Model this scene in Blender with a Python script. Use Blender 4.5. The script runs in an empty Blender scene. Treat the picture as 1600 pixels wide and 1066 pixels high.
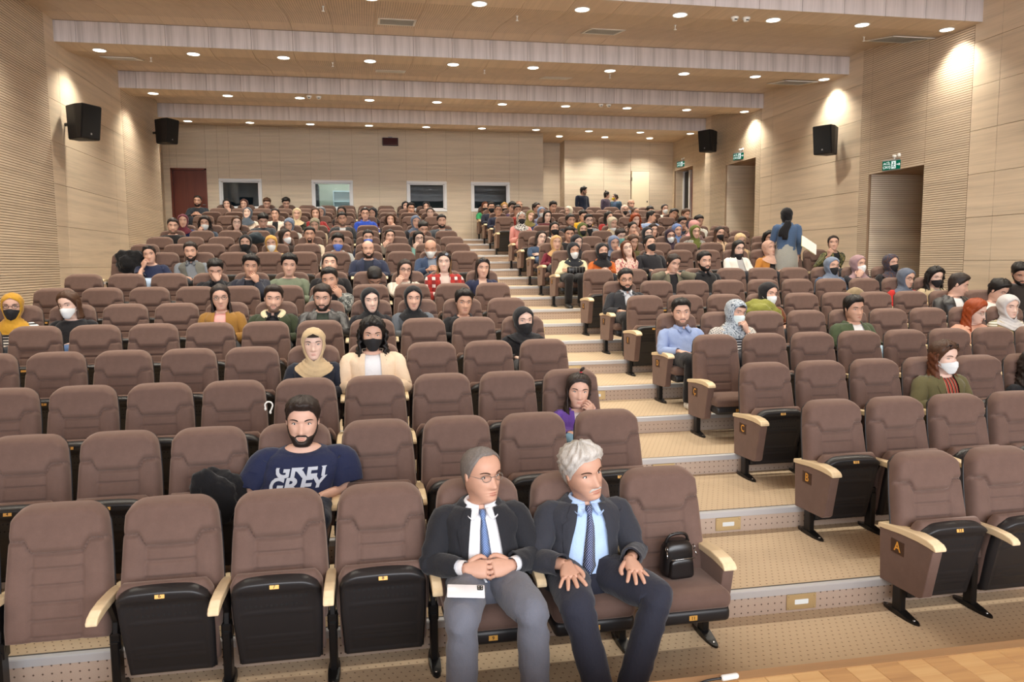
import bpy, bmesh, math, random
import numpy as np
from mathutils import Matrix, Vector
random.seed(7); RNG = np.random.default_rng(7)
PI = math.pi
SC = bpy.context.scene
COL = SC.collection

# ------------------------------------------------------------------ camera, world, light, exposure
F_PX = 1193.945
YAW, PITCH, ROLL = 0.1860, -0.1010, -0.0080
CAM_POS = (-2.001, -4.416, 2.271)
def cam_axes():
    f = np.array([math.sin(YAW)*math.cos(PITCH), math.cos(YAW)*math.cos(PITCH), math.sin(PITCH)])
    r = np.array([math.cos(YAW), -math.sin(YAW), 0.0]); u = np.cross(r, f)
    c, s = math.cos(ROLL), math.sin(ROLL)
    return c*r + s*u, -s*r + c*u, f
R_AX, U_AX, F_AX = cam_axes()
cd = bpy.data.cameras.new('camera'); cam = bpy.data.objects.new('camera', cd); COL.objects.link(cam)
cd.sensor_width = 36.0; cd.lens = 36.0*F_PX/1600.0; cd.clip_end = 200; cd.clip_start = 0.05
mw = Matrix.Identity(4)
for i in range(3):
    mw[i][0] = R_AX[i]; mw[i][1] = U_AX[i]; mw[i][2] = -F_AX[i]; mw[i][3] = CAM_POS[i]
cam.matrix_world = mw
SC.camera = cam
def at(u, v, X=None, Y=None, Z=None):
    """where the sight line through a point of the 1600x1066 photograph meets a plane of the hall"""
    d = (u-800)/F_PX*R_AX - (v-533)/F_PX*U_AX + F_AX
    i, val = (0, X) if X is not None else (1, Y) if Y is not None else (2, Z)
    return np.array(CAM_POS) + (val-CAM_POS[i])/d[i]*d

wd = bpy.data.worlds.new('hall_air'); SC.world = wd; wd.use_nodes = True
wd.node_tree.nodes['Background'].inputs[0].default_value = (0.9, 0.86, 0.82, 1)
wd.node_tree.nodes['Background'].inputs[1].default_value = 0.05
SC.view_settings.view_transform = 'Standard'; SC.view_settings.look = 'None'
SC.view_settings.exposure = 0.0; SC.view_settings.gamma = 1.0; SC.view_settings.use_curve_mapping = False
EXPO = 0.0
SC.view_settings.exposure = EXPO
SC.cycles.max_bounces = 8; SC.cycles.diffuse_bounces = 5; SC.cycles.glossy_bounces = 3
SC.cycles.transmission_bounces = 4; SC.cycles.transparent_max_bounces = 6
SC.cycles.caustics_reflective = False; SC.cycles.caustics_refractive = False
SC.cycles.sample_clamp_indirect = 6.0
SC.cycles.use_denoising = True
DOWN_W, DOWN_COL = 245.0, (1.0, 0.93, 0.79)     # recessed downlights
WASH_W, WASH_COL = 1700.0, (0.93, 0.95, 1.0)   # the lit stage behind the photographer
def area_light(name, loc, target, sx, sy, w, col):
    l = bpy.data.lights.new(name, 'AREA'); l.shape = 'RECTANGLE'; l.size = sx; l.size_y = sy; l.energy = w; l.color = col
    o = bpy.data.objects.new(name, l); COL.objects.link(o); o.location = loc
    d = Vector(target)-Vector(loc); o.rotation_euler = d.to_track_quat('-Z', 'Y').to_euler()
    return o
area_light('stage_wash', (0.3, -9.2, 3.6), (0.3, 8.0, 3.2), 13.0, 4.5, WASH_W, WASH_COL)

# ------------------------------------------------------------------ hall measures (metres, seat pitch 0.56)
RD, RH = 1.036, 0.16535          # row depth, row rise
GAP = 1.286                      # aisle width
PITCHX = 0.56
SLOT = [0, 1, 2, 3, 4, 5, 6, 7, 9, 10, 11, 12, 13, 15, 16, 17, 18]
LETTERS = ['A', 'B', 'C', 'Ç', 'D', 'E', 'F', 'G', 'Ğ', 'H', 'I', 'İ', 'J', 'K', 'L', 'M', 'N']
XL, XR = -7.0, 7.6
YN = -0.062                      # nosing in front of each step
def seat_x(c): return (c-11.5)*PITCHX if c <= 11 else GAP+(c-11.5)*PITCHX
ORD = ['front', 'second', 'third', 'fourth', 'fifth', 'sixth', 'seventh', 'eighth', 'ninth', 'tenth', 'eleventh', 'twelfth', 'thirteenth', 'fourteenth', 'fifteenth', 'sixteenth', 'rearmost']
NTH = ['first', 'second', 'third', 'fourth', 'fifth', 'sixth', 'seventh', 'eighth', 'ninth', 'tenth', 'eleventh', 'twelfth']

# ------------------------------------------------------------------ helpers
def srgb(r, g, b):
    f = lambda c: (c/255/12.92) if c/255 <= 0.04045 else ((c/255+0.055)/1.055)**2.4
    return (f(r), f(g), f(b), 1.0)
class MB:
    """collects vertices and faces of one mesh"""
    def __init__(s): s.v = []; s.f = []; s.m = []; s.n = 0
    def add(s, V, F, mi=0, flip=False):
        V = np.asarray(V, float).reshape(-1, 3); o = s.n
        s.v.append(V); s.n += len(V)
        for f in F:
            q = [int(i)+o for i in f]
            s.f.append(q[::-1] if flip else q); s.m.append(mi)
        return s
    def box(s, x0, x1, y0, y1, z0, z1, mi=0):
        V = [(x, y, z) for x in (x0, x1) for y in (y0, y1) for z in (z0, z1)]
        return s.add(V, [(0, 1, 3, 2), (4, 6, 7, 5), (0, 4, 5, 1), (2, 3, 7, 6), (0, 2, 6, 4), (1, 5, 7, 3)], mi)
    def verts(s): return np.concatenate(s.v) if s.v else np.zeros((0, 3))
def mesh_from(name, V, F, mats=(), mi=None, smooth=True, angle=None):
    me = bpy.data.meshes.new(name)
    V = np.asarray(V, float)
    me.from_pydata(V.tolist(), [], F)
    for m in mats: me.materials.append(m)
    if mi is not None and len(mats) > 1: me.polygons.foreach_set('material_index', np.asarray(mi, np.int32))
    if smooth: me.polygons.foreach_set('use_smooth', np.ones(len(F), bool))
    me.update()
    return me
def link(name, me, parent=None, loc=None):
    o = bpy.data.objects.new(name, me); COL.objects.link(o)
    if parent is not None: o.parent = parent
    if loc is not None: o.location = loc
    return o
def mbo(name, mb, mats, parent=None, smooth=False, loc=None):
    if not isinstance(mats, (list, tuple)): mats = [mats]
    return link(name, mesh_from(name, mb.verts(), mb.f, mats, mb.m, smooth), parent, loc)
def tag(o, label=None, cat=None, group=None, kind=None):
    if label: o['label'] = label
    if cat: o['category'] = cat
    if group: o['group'] = group
    if kind: o['kind'] = kind
    return o
def thing(name, loc, label, cat, group=None, rz=0.0):
    o = bpy.data.objects.new(name, None); COL.objects.link(o); o.location = loc; o.rotation_euler = (0, 0, rz)
    o.empty_display_size = 0.1
    return tag(o, label, cat, group)
def grid_faces(n, m, closed=False):
    """n rows of m points; closed joins the last column to the first"""
    i = np.arange(n-1)[:, None]; k = m if closed else m-1; j = np.arange(k)[None, :]; j2 = (j+1) % m
    a = i*m+j; b = i*m+j2; c = (i+1)*m+j2; d = (i+1)*m+j
    return np.stack([a, b, c, d], -1).reshape(-1, 4).tolist()
def loft(rings, cap0=True, cap1=True):
    rings = np.asarray(rings, float); n, m, _ = rings.shape
    F = grid_faces(n, m, True)
    if cap0: F.append(list(range(m))[::-1])
    if cap1: F.append([(n-1)*m+j for j in range(m)])
    return rings.reshape(-1, 3), F
def tube(path, rad, sides=8, squash=1.0):
    """tapered tube along a path"""
    P = np.asarray(path, float); n = len(P); rad = np.broadcast_to(np.asarray(rad, float), (n,))
    T = np.gradient(P, axis=0); T /= np.linalg.norm(T, axis=1)[:, None]+1e-9
    ref = np.array([0.0, 0, 1]) if abs(T[0][2]) < 0.8 else np.array([0.0, 1, 0])
    nrm = np.cross(T[0], ref); nrm /= np.linalg.norm(nrm); a = np.arange(sides)*2*PI/sides
    out = []
    for k in range(n):
        nrm = nrm-T[k]*nrm.dot(T[k]); nrm /= np.linalg.norm(nrm); bi = np.cross(T[k], nrm)
        out.append(P[k]+rad[k]*(np.cos(a)[:, None]*nrm+squash*np.sin(a)[:, None]*bi))
    return np.array(out)
def crom(P, n):
    """smooth path through the points P, n samples"""
    P = np.asarray(P, float); Q = np.vstack([2*P[0]-P[1], P, 2*P[-1]-P[-2]]); k = len(P)-1
    t = np.linspace(0, k, n); i = np.minimum(t.astype(int), k-1); u = (t-i)[:, None]
    a, b, c, d = Q[i], Q[i+1], Q[i+2], Q[i+3]
    return 0.5*(2*b+(c-a)*u+(2*a-5*b+4*c-d)*u**2+(3*b-a-3*c+d)*u**3)
def ell(c, r, nu=8, nv=6, rot=None):
    """ellipsoid"""
    ph = np.linspace(-PI/2, PI/2, nv+1)[1:-1]; th = np.arange(nu)*2*PI/nu
    R = np.stack([np.outer(np.cos(ph), np.cos(th)), np.outer(np.cos(ph), np.sin(th)), np.repeat(np.sin(ph)[:, None], nu, 1)], -1)
    V = np.vstack([R.reshape(-1, 3), [[0, 0, -1], [0, 0, 1]]])*np.asarray(r)
    if rot is not None: V = V @ np.asarray(rot).T
    F = grid_faces(nv-1, nu, True); b = (nv-1)*nu
    F += [(b, (j+1) % nu, j) for j in range(nu)]+[(b+1, (nv-2)*nu+j, (nv-2)*nu+(j+1) % nu) for j in range(nu)]
    return V+np.asarray(c), F
def rbox(x0, x1, y0, y1, z0, z1, bev=0.01, seg=2):
    """rounded box as vertices and faces"""
    bm = bmesh.new(); bmesh.ops.create_cube(bm, size=1.0)
    for v in bm.verts:
        v.co = ((x0+x1)/2+v.co.x*(x1-x0), (y0+y1)/2+v.co.y*(y1-y0), (z0+z1)/2+v.co.z*(z1-z0))
    bmesh.ops.bevel(bm, geom=bm.edges[:], offset=bev, segments=seg, affect='EDGES', profile=0.5)
    return bm_out(bm)
def bm_out(bm):
    bm.verts.index_update(); V = [tuple(v.co) for v in bm.verts]; F = [[v.index for v in f.verts] for f in bm.faces]; bm.free()
    return np.array(V), F
def prism(poly, ax, a0, a1, bev=0.0, seg=2):
    """polygon (two coordinates) extruded along axis ax"""
    bm = bmesh.new()
    def co(p, a):
        return {0: (a, p[0], p[1]), 1: (p[0], a, p[1]), 2: (p[0], p[1], a)}[ax]
    A = [bm.verts.new(co(p, a0)) for p in poly]; B = [bm.verts.new(co(p, a1)) for p in poly]; n = len(poly)
    bm.faces.new(A); bm.faces.new(B[::-1])
    for i in range(n): bm.faces.new([A[i], B[i], B[(i+1) % n], A[(i+1) % n]])
    bmesh.ops.recalc_face_normals(bm, faces=bm.faces[:])
    if bev: bmesh.ops.bevel(bm, geom=bm.edges[:], offset=bev, segments=seg, affect='EDGES', profile=0.5)
    return bm_out(bm)
FONT_CACHE = {}
def text_mesh(s, size, mat, depth=0.0008, bold=0.012):
    k = (s, size, mat.name)
    if k in FONT_CACHE: return FONT_CACHE[k]
    cu = bpy.data.curves.new('lettering', 'FONT'); cu.body = s; cu.size = size; cu.align_x = 'CENTER'; cu.align_y = 'CENTER'; cu.extrude = depth
    cu.offset = size*bold; cu.resolution_u = 3
    o = bpy.data.objects.new('lettering', cu); COL.objects.link(o)
    dg = bpy.context.evaluated_depsgraph_get()
    me = bpy.data.meshes.new_from_object(o.evaluated_get(dg)); me.materials.clear(); me.materials.append(mat)
    bpy.data.objects.remove(o); bpy.data.curves.remove(cu)
    FONT_CACHE[k] = me
    return me

# ------------------------------------------------------------------ materials
MATS = {}
def new_mat(name, col, rough=0.6, metal=0.0, sheen=0.0, spec=0.5):
    m = bpy.data.materials.new(name); m.use_nodes = True; b = m.node_tree.nodes['Principled BSDF']
    b.inputs['Base Color'].default_value = col; b.inputs['Roughness'].default_value = rough; b.inputs['Metallic'].default_value = metal
    b.inputs['Specular IOR Level'].default_value = spec
    if sheen: b.inputs['Sheen Weight'].default_value = sheen; b.inputs['Sheen Roughness'].default_value = 0.45
    return m
class NT:
    """small node-writing helper"""
    def __init__(s, m): s.t = m.node_tree; s.b = s.t.nodes['Principled BSDF']
    def n(s, typ, **kw):
        x = s.t.nodes.new(typ)
        for k, v in kw.items(): setattr(x, k, v)
        return x
    def l(s, a, b): s.t.links.new(a, b)
    def math(s, op, a, b=None, c=None):
        x = s.n('ShaderNodeMath', operation=op)
        for i, q in enumerate((a, b, c)):
            if q is None: continue
            if isinstance(q, (int, float)): x.inputs[i].default_value = q
            else: s.l(q, x.inputs[i])
        return x.outputs[0]
    def xyz(s, kind='Object', scale=(1, 1, 1), rot=(0, 0, 0)):
        tc = s.n('ShaderNodeTexCoord'); mp = s.n('ShaderNodeMapping'); mp.inputs['Scale'].default_value = scale; mp.inputs['Rotation'].default_value = rot
        s.l(tc.outputs[kind], mp.inputs['Vector']); return mp.outputs[0]
    def sep(s, v):
        x = s.n('ShaderNodeSeparateXYZ'); s.l(v, x.inputs[0]); return x.outputs
    def noise(s, v, scale, detail=3, rough=0.5, dist=0.0):
        x = s.n('ShaderNodeTexNoise'); x.inputs['Scale'].default_value = scale; x.inputs['Detail'].default_value = detail
        x.inputs['Roughness'].default_value = rough; x.inputs['Distortion'].default_value = dist
        s.l(v, x.inputs['Vector']); return x.outputs['Fac']
    def ramp(s, f, stops):
        x = s.n('ShaderNodeValToRGB'); e = x.color_ramp.elements
        while len(e) < len(stops): e.new(0.5)
        for q, (p, c) in zip(e, stops): q.position = p; q.color = c
        s.l(f, x.inputs[0]); return x.outputs[0]
    def mix(s, f, a, b):
        x = s.n('ShaderNodeMix', data_type='RGBA')
        for i, q in ((0, f), (6, a), (7, b)):
            if isinstance(q, (int, float)): x.inputs[i].default_value = q
            elif isinstance(q, tuple): x.inputs[i].default_value = q
            else: s.l(q, x.inputs[i])
        return x.outputs[2]
    def col(s, c): s.l(c, s.b.inputs['Base Color'])
    def bump(s, h, strength=0.3, dist=0.01):
        x = s.n('ShaderNodeBump'); x.inputs['Strength'].default_value = strength; x.inputs['Distance'].default_value = dist
        s.l(h, x.inputs['Height']); s.l(x.outputs[0], s.b.inputs['Normal'])
def scale_col(c, k): return (c[0]*k, c[1]*k, c[2]*k, 1)
def wood_mat(name, c, along, streak=0.14, rough=0.45, coarse=1.0):
    """bleached timber: grain runs along the axis `along`"""
    m = new_mat(name, c, rough); t = NT(m)
    sc = [9*coarse, 9*coarse, 9*coarse]; sc[along] = 0.35*coarse
    sf = [70, 70, 70]; sf[along] = 1.6
    a = t.noise(t.xyz('Object', tuple(sc)), 1.0, 4, 0.6); b = t.noise(t.xyz('Object', tuple(sf)), 1.0, 2, 0.6)
    f = t.math('ADD', t.math('MULTIPLY', a, 0.7), t.math('MULTIPLY', b, 0.3))
    t.col(t.ramp(f, [(0.30, scale_col(c, 1-streak*1.6)), (0.5, c), (0.70, scale_col(c, 1+streak))]))
    t.bump(b, 0.05, 0.002)
    return m
WALL_C = srgb(212, 194, 170)
M = {}
M['wall'] = wood_mat('bleached_oak_wall', WALL_C, 1)
M['wall_back'] = wood_mat('bleached_oak_back', srgb(222, 206, 184), 0)
M['groove'] = new_mat('groove_backing_brown', srgb(146, 122, 98), 0.9)  # one plain brown, darker than the panels, for groove faces and backings
M['fascia'] = wood_mat('bleached_oak_fascia', srgb(204, 197, 197), 2, 0.24)
M['soffit'] = wood_mat('slatted_oak_soffit', srgb(208, 187, 162), 1, 0.10)
M['soffit_plain'] = wood_mat('plain_oak_soffit', srgb(208, 187, 162), 1, 0.10)
def soffit_slats():
    m = M['soffit']; t = NT(m)
    x = t.sep(t.xyz('Object'))[0]
    w = t.math('FRACT', t.math('MULTIPLY', x, 1/0.036)); g = t.math('LESS_THAN', w, 0.24)
    src = t.b.inputs['Base Color'].links[0].from_socket
    t.col(t.mix(t.math('MULTIPLY', g, 0.55), src, srgb(92, 70, 52)))
soffit_slats()
def carpet(name, c, ax2):
    m = new_mat(name, c, 0.95, spec=0.15); t = NT(m)
    s = t.sep(t.xyz('Object')); p = 0.0465
    u = t.math('MULTIPLY', s[0], 1/p); v = t.math('MULTIPLY', s[ax2], 1/p)
    if ax2 == 1: u, v = t.math('ADD', u, t.math('MULTIPLY', v, 0.5)), v
    du = t.math('ABSOLUTE', t.math('SUBTRACT', t.math('FRACT', u), 0.5)); dv = t.math('ABSOLUTE', t.math('SUBTRACT', t.math('FRACT', v), 0.5))
    dot = t.math('LESS_THAN', t.math('ADD', du, dv), 0.135 if ax2 == 2 else 0.125)
    pile = t.noise(t.xyz('Object', (260, 260, 260)), 1.0, 3, 0.7); soil = t.noise(t.xyz('Object', (3, 3, 3)), 1.0, 4, 0.6)
    base = t.mix(pile, scale_col(c, 0.78), scale_col(c, 1.2)); base = t.mix(t.math('MULTIPLY', soil, 0.25), base, scale_col(c, 0.7))
    t.col(t.mix(t.math('MULTIPLY', dot, 0.85), base, srgb(62, 44, 36))); t.bump(pile, 0.25, 0.004)
    return m
M['tread'] = carpet('dotted_carpet_tread', srgb(196, 174, 146), 1)
M['riser'] = carpet('dotted_carpet_riser', srgb(190, 170, 154), 2)
M['nosing'] = new_mat('brushed_aluminium', srgb(190, 190, 192), 0.45, 0.25)
M['nosing_in'] = new_mat('rubber_insert', srgb(60, 56, 54), 0.7)
def velvet():
    c = srgb(107, 86, 78); m = new_mat('brown_velour', c, 0.9, 0, 0.45, 0.1); t = NT(m)
    n = t.noise(t.xyz('Object', (9, 9, 9)), 1.0, 4, 0.65); f = t.noise(t.xyz('Object', (240, 240, 240)), 1.0, 2, 0.6)
    t.col(t.mix(t.math('ADD', t.math('MULTIPLY', n, 0.75), t.math('MULTIPLY', f, 0.25)), scale_col(c, 0.70), scale_col(c, 1.28)))
    t.b.inputs['Sheen Tint'].default_value = srgb(215, 190, 175)
    t.bump(f, 0.2, 0.002); return m
M['velour'] = velvet()
M['plastic'] = new_mat('black_plastic', srgb(34, 33, 35), 0.42)
M['steel'] = new_mat('black_steel', srgb(24, 23, 24), 0.35, 0.3)
M['chrome'] = new_mat('bright_steel', srgb(180, 180, 180), 0.25, 1.0)
M['birch'] = wood_mat('birch_armrest', srgb(228, 206, 168), 1, 0.08, 0.35, 4)
M['gold'] = new_mat('gold_plate', srgb(222, 168, 84), 0.4, 0.15)
M['ink'] = new_mat('dark_ink', srgb(60, 34, 14), 0.6)
M['letter_bg'] = new_mat('dark_brown_plate', srgb(62, 34, 20), 0.5)
M['letter'] = new_mat('amber_letter', srgb(226, 160, 58), 0.5)
M['mahogany'] = wood_mat('mahogany_door', srgb(104, 48, 32), 2, 0.2, 0.4)
M['pvc'] = new_mat('white_pvc_frame', srgb(222, 224, 228), 0.4)
M['white'] = new_mat('white_plastic', srgb(236, 236, 232), 0.45)
M['cream'] = new_mat('cream_paint', srgb(226, 214, 186), 0.5)
M['spk'] = new_mat('speaker_black', srgb(24, 23, 24), 0.6)
M['grille'] = new_mat('speaker_grille', srgb(14, 14, 15), 0.8)
M['booth'] = new_mat('booth_paint', srgb(70, 84, 92), 0.7)
M['grey'] = new_mat('grey_metal', srgb(150, 150, 150), 0.5, 0.3)
def floorboards():
    c = srgb(216, 168, 106); m = new_mat('oak_stage_boards', c, 0.32); t = NT(m)
    n = t.noise(t.xyz('Object', (1.2, 26, 26)), 1.0, 4, 0.6, 0.6); rnd = t.n('ShaderNodeObjectInfo').outputs['Random']
    k = t.math('ADD', t.math('MULTIPLY', n, 0.8), t.math('MULTIPLY', rnd, 0.4))
    t.col(t.ramp(k, [(0.25, srgb(160, 116, 70)), (0.55, srgb(190, 146, 92)), (0.85, srgb(206, 168, 114))]))
    return m
M['boards'] = floorboards()
def emit(name, col, s):
    m = bpy.data.materials.new(name); m.use_nodes = True; nt = m.node_tree; nt.nodes.clear()
    e = nt.nodes.new('ShaderNodeEmission'); e.inputs[0].default_value = col; e.inputs[1].default_value = s
    o = nt.nodes.new('ShaderNodeOutputMaterial'); nt.links.new(e.outputs[0], o.inputs[0]); return m
M['lamp'] = emit('downlight_glow', (1.0, 0.93, 0.80, 1), 9.0)
M['led'] = emit('step_light_glow', (1.0, 0.97, 0.92, 1), 0.8)
M['sign'] = emit('exit_sign_green', srgb(20, 130, 96), 0.55)
M['sign_w'] = emit('exit_sign_white', (0.9, 1, 0.95, 1), 0.9)
def glass_mat():
    m = bpy.data.materials.new('booth_glass'); m.use_nodes = True; nt = m.node_tree; nt.nodes.clear()
    a = nt.nodes.new('ShaderNodeBsdfTransparent'); a.inputs[0].default_value = (0.60, 0.72, 0.78, 1); g = nt.nodes.new('ShaderNodeBsdfGlossy'); g.inputs[1].default_value = 0.02
    mx = nt.nodes.new('ShaderNodeMixShader'); mx.inputs[0].default_value = 0.06; o = nt.nodes.new('ShaderNodeOutputMaterial')
    nt.links.new(a.outputs[0], mx.inputs[1]); nt.links.new(g.outputs[0], mx.inputs[2]); nt.links.new(mx.outputs[0], o.inputs[0]); return m
M['glass'] = glass_mat()
# ------------------------------------------------------------------ floor: stepped tiers, nosings, stage
def build_floor():
    mb = MB(); x0, x1 = -7.7, 10.0
    for s in range(19):
        ya = -2.2 if s == 0 else (s-1)*RD+YN; yb = 21.6 if s == 18 else s*RD+YN; z = s*RH
        mb.add([(x0, ya, z), (x1, ya, z), (x1, yb, z), (x0, yb, z)], [(0, 1, 2, 3)], 0)
        if s < 18: mb.add([(x0, yb, z), (x1, yb, z), (x1, yb, z+RH), (x0, yb, z+RH)], [(0, 1, 2, 3)], 1)
    fl = mbo('floor', mb, [M['tread'], M['riser']]); tag(fl, kind='structure')
    for s in range(1, 19):
        y = (s-1)*RD+YN; z = s*RH; mb = MB()
        pr = [(y-0.012, z-0.040), (y-0.012, z+0.001), (y-0.006, z+0.006), (y+0.028, z+0.006), (y+0.028, z-0.0), (y-0.002, z-0.002), (y-0.002, z-0.040)]
        V, F = prism(pr, 0, -7.0, 7.6); mb.add(V, F, 0)
        mb.box(-7.0, 7.6, y+0.029, y+0.046, z-0.002, z+0.005, 1)
        tag(mbo('trim_%d' % s, mb, [M['nosing'], M['nosing_in']]), kind='structure')
    # stage with separate boards
    st = mbo('floor_stage', MB().box(-9, 9, -9.2, -1.80, 0.0, 0.628), M['groove']); tag(st, kind='structure')
    x = -2.9; k = 0
    while x < 4.0:
        y1 = -1.80; L = 0.35+(k*0.67) % 1.15
        while y1 > -4.6:
            y0 = y1-L; V, F = rbox(-0.0575, 0.0575, -L/2, L/2, 0.622, 0.65, 0.0015, 1)
            link('plank', mesh_from('plank', V, F, [M['boards']], smooth=False), st, (x, (y0+y1)/2, 0)); y1 = y0-0.0012; L = 1.5
        x += 0.1165; k += 1
    edge = mbo('trim_19', MB().box(-7.6, 7.6, -1.80, -1.745, 0.0, 0.652), wood_mat('stage_edge_oak', srgb(150, 112, 72), 0)); tag(edge, kind='structure')
    # low step lamps let into the risers of the aisle
    pl = MB(); V, F = rbox(-0.105, 0.105, -0.008, 0, -0.052, 0.052, 0.003, 1); pl.add(V, F)
    for a in (-0.09, 0.09):
        for b in (-0.038, 0.038): pl.add(*ell((a, -0.009, b), (0.006, 0.004, 0.006), 6, 4))
    pme = mesh_from('face_plate', pl.verts(), pl.f, [new_mat('champagne_plate', srgb(196, 172, 128), 0.4, 0.35)], smooth=False)
    V, F = rbox(-0.048, 0.048, -0.012, 0.0, -0.016, 0.016, 0.003, 1); lme = mesh_from('light_slot', V, F, [M['led']], smooth=False)
    for s in range(1, 18):
        y = (s-1)*RD+YN; z = (s-1)*RH
        t = thing('step_light', (0.72 if s < 3 else 0.60, y-0.001, z+0.068), 'small square step light in the %s riser of the aisle' % NTH_ANY(s), 'step light', 'step lights in the aisle risers')
        link('face_plate', pme, t); link('light_slot', lme, t)
def NTH_ANY(s):
    w = ['first', 'second', 'third', 'fourth', 'fifth', 'sixth', 'seventh', 'eighth', 'ninth', 'tenth', 'eleventh', 'twelfth', 'thirteenth', 'fourteenth', 'fifteenth', 'sixteenth', 'seventeenth', 'eighteenth', 'nineteenth', 'twentieth', 'twenty-first']
    return w[s-1]
build_floor()

# ------------------------------------------------------------------ walls
def mapper(kind, base):
    if kind == 'L': return lambda a, d, z: (base+d, a, z)       # left wall, faces +X
    if kind == 'R': return lambda a, d, z: (base-d, a, z)       # right wall, faces -X
    return lambda a, d, z: (a, base-d, z)                        # back wall, faces -Y
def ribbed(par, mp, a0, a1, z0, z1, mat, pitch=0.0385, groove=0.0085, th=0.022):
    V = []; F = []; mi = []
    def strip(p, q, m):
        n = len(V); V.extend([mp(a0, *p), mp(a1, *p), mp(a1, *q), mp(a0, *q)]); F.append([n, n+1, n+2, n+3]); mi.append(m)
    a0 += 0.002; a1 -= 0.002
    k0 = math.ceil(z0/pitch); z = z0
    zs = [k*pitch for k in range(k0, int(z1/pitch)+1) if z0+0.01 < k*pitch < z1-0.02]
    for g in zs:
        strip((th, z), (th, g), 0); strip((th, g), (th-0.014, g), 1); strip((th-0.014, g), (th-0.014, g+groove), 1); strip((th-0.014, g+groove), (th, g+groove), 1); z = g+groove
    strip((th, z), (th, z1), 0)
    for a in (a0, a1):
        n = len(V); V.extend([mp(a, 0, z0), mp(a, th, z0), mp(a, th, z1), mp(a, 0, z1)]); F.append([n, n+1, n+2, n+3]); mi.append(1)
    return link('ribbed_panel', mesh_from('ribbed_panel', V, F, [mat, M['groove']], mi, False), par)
def smooth_panels(par, mp, ys, zs, mat):
    for a0, a1 in zip(ys[:-1], ys[1:]):
        for z0, z1 in zip(zs[:-1], zs[1:]):
            p = np.array([mp(a0+0.003, 0.0, z0+0.003), mp(a1-0.003, 0.022, z1-0.003)]); lo, hi = p.min(0), p.max(0)
            V, F = rbox(lo[0], hi[0], lo[1], hi[1], lo[2], hi[2], 0.0025, 1)
            link('panel', mesh_from('panel', V, F, [mat], smooth=False), par)
ZJ = [0.20+0.687*k for k in range(0, 9)]+[6.36]
def wall_backing(name, boxes, mat=None):
    mb = MB()
    for b in boxes: mb.box(*b)
    return tag(mbo(name, mb, mat or M['groove']), kind='structure')
WL = wall_backing('wall_left', [(-7.3, -7.0, -9.5, 16.2, 0, 6.4), (-7.85, -7.55, 16.0, 21.5, 0, 6.4)])
ml = mapper('L', XL)
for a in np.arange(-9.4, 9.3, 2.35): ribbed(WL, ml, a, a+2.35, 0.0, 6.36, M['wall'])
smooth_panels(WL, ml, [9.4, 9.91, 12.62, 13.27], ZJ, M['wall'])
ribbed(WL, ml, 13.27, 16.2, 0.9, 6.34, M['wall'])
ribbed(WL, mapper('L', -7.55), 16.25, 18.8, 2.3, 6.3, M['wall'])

D1 = (7.56, 9.06, 3.93); D2 = (13.5, 15.13, 4.86); D3 = (18.38, 19.84, 5.27)
WR = wall_backing('wall_right', [(7.6, 7.9, -9.5, D1[0], 0, 6.4), (7.6, 7.9, D1[1], D2[0], 0, 6.4), (7.6, 7.9, D2[1], 16.42, 0, 6.4), (7.6, 7.9, *D1[:2], D1[2], 6.4), (7.6, 7.9, *D2[:2], D2[2], 6.4),
    (8.1, 8.4, 16.2, D3[0], 0, 6.4), (8.1, 8.4, D3[1], 21.5, 0, 6.4), (8.1, 8.4, *D3[:2], D3[2], 6.4)])
mr = mapper('R', XR)
smooth_panels(WR, mr, [-9.4, -7.5, -4.8, -2.1, 0.6, 3.3, 6.01, 6.55], ZJ, M['wall'])
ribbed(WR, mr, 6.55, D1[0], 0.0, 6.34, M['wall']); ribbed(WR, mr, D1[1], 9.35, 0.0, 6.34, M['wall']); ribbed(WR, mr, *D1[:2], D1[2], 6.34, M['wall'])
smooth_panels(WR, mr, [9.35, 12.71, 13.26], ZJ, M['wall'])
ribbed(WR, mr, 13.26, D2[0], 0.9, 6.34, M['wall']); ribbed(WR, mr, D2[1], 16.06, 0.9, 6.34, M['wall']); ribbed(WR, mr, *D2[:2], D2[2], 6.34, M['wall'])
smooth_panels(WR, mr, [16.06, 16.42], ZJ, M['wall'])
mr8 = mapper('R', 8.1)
ribbed(WR, mr8, 16.42, D3[0], 2.3, 6.3, M['wall']); ribbed(WR, mr8, D3[1], 20.0, 2.3, 6.3, M['wall']); ribbed(WR, mr8, *D3[:2], D3[2], 6.3, M['wall'])
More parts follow.
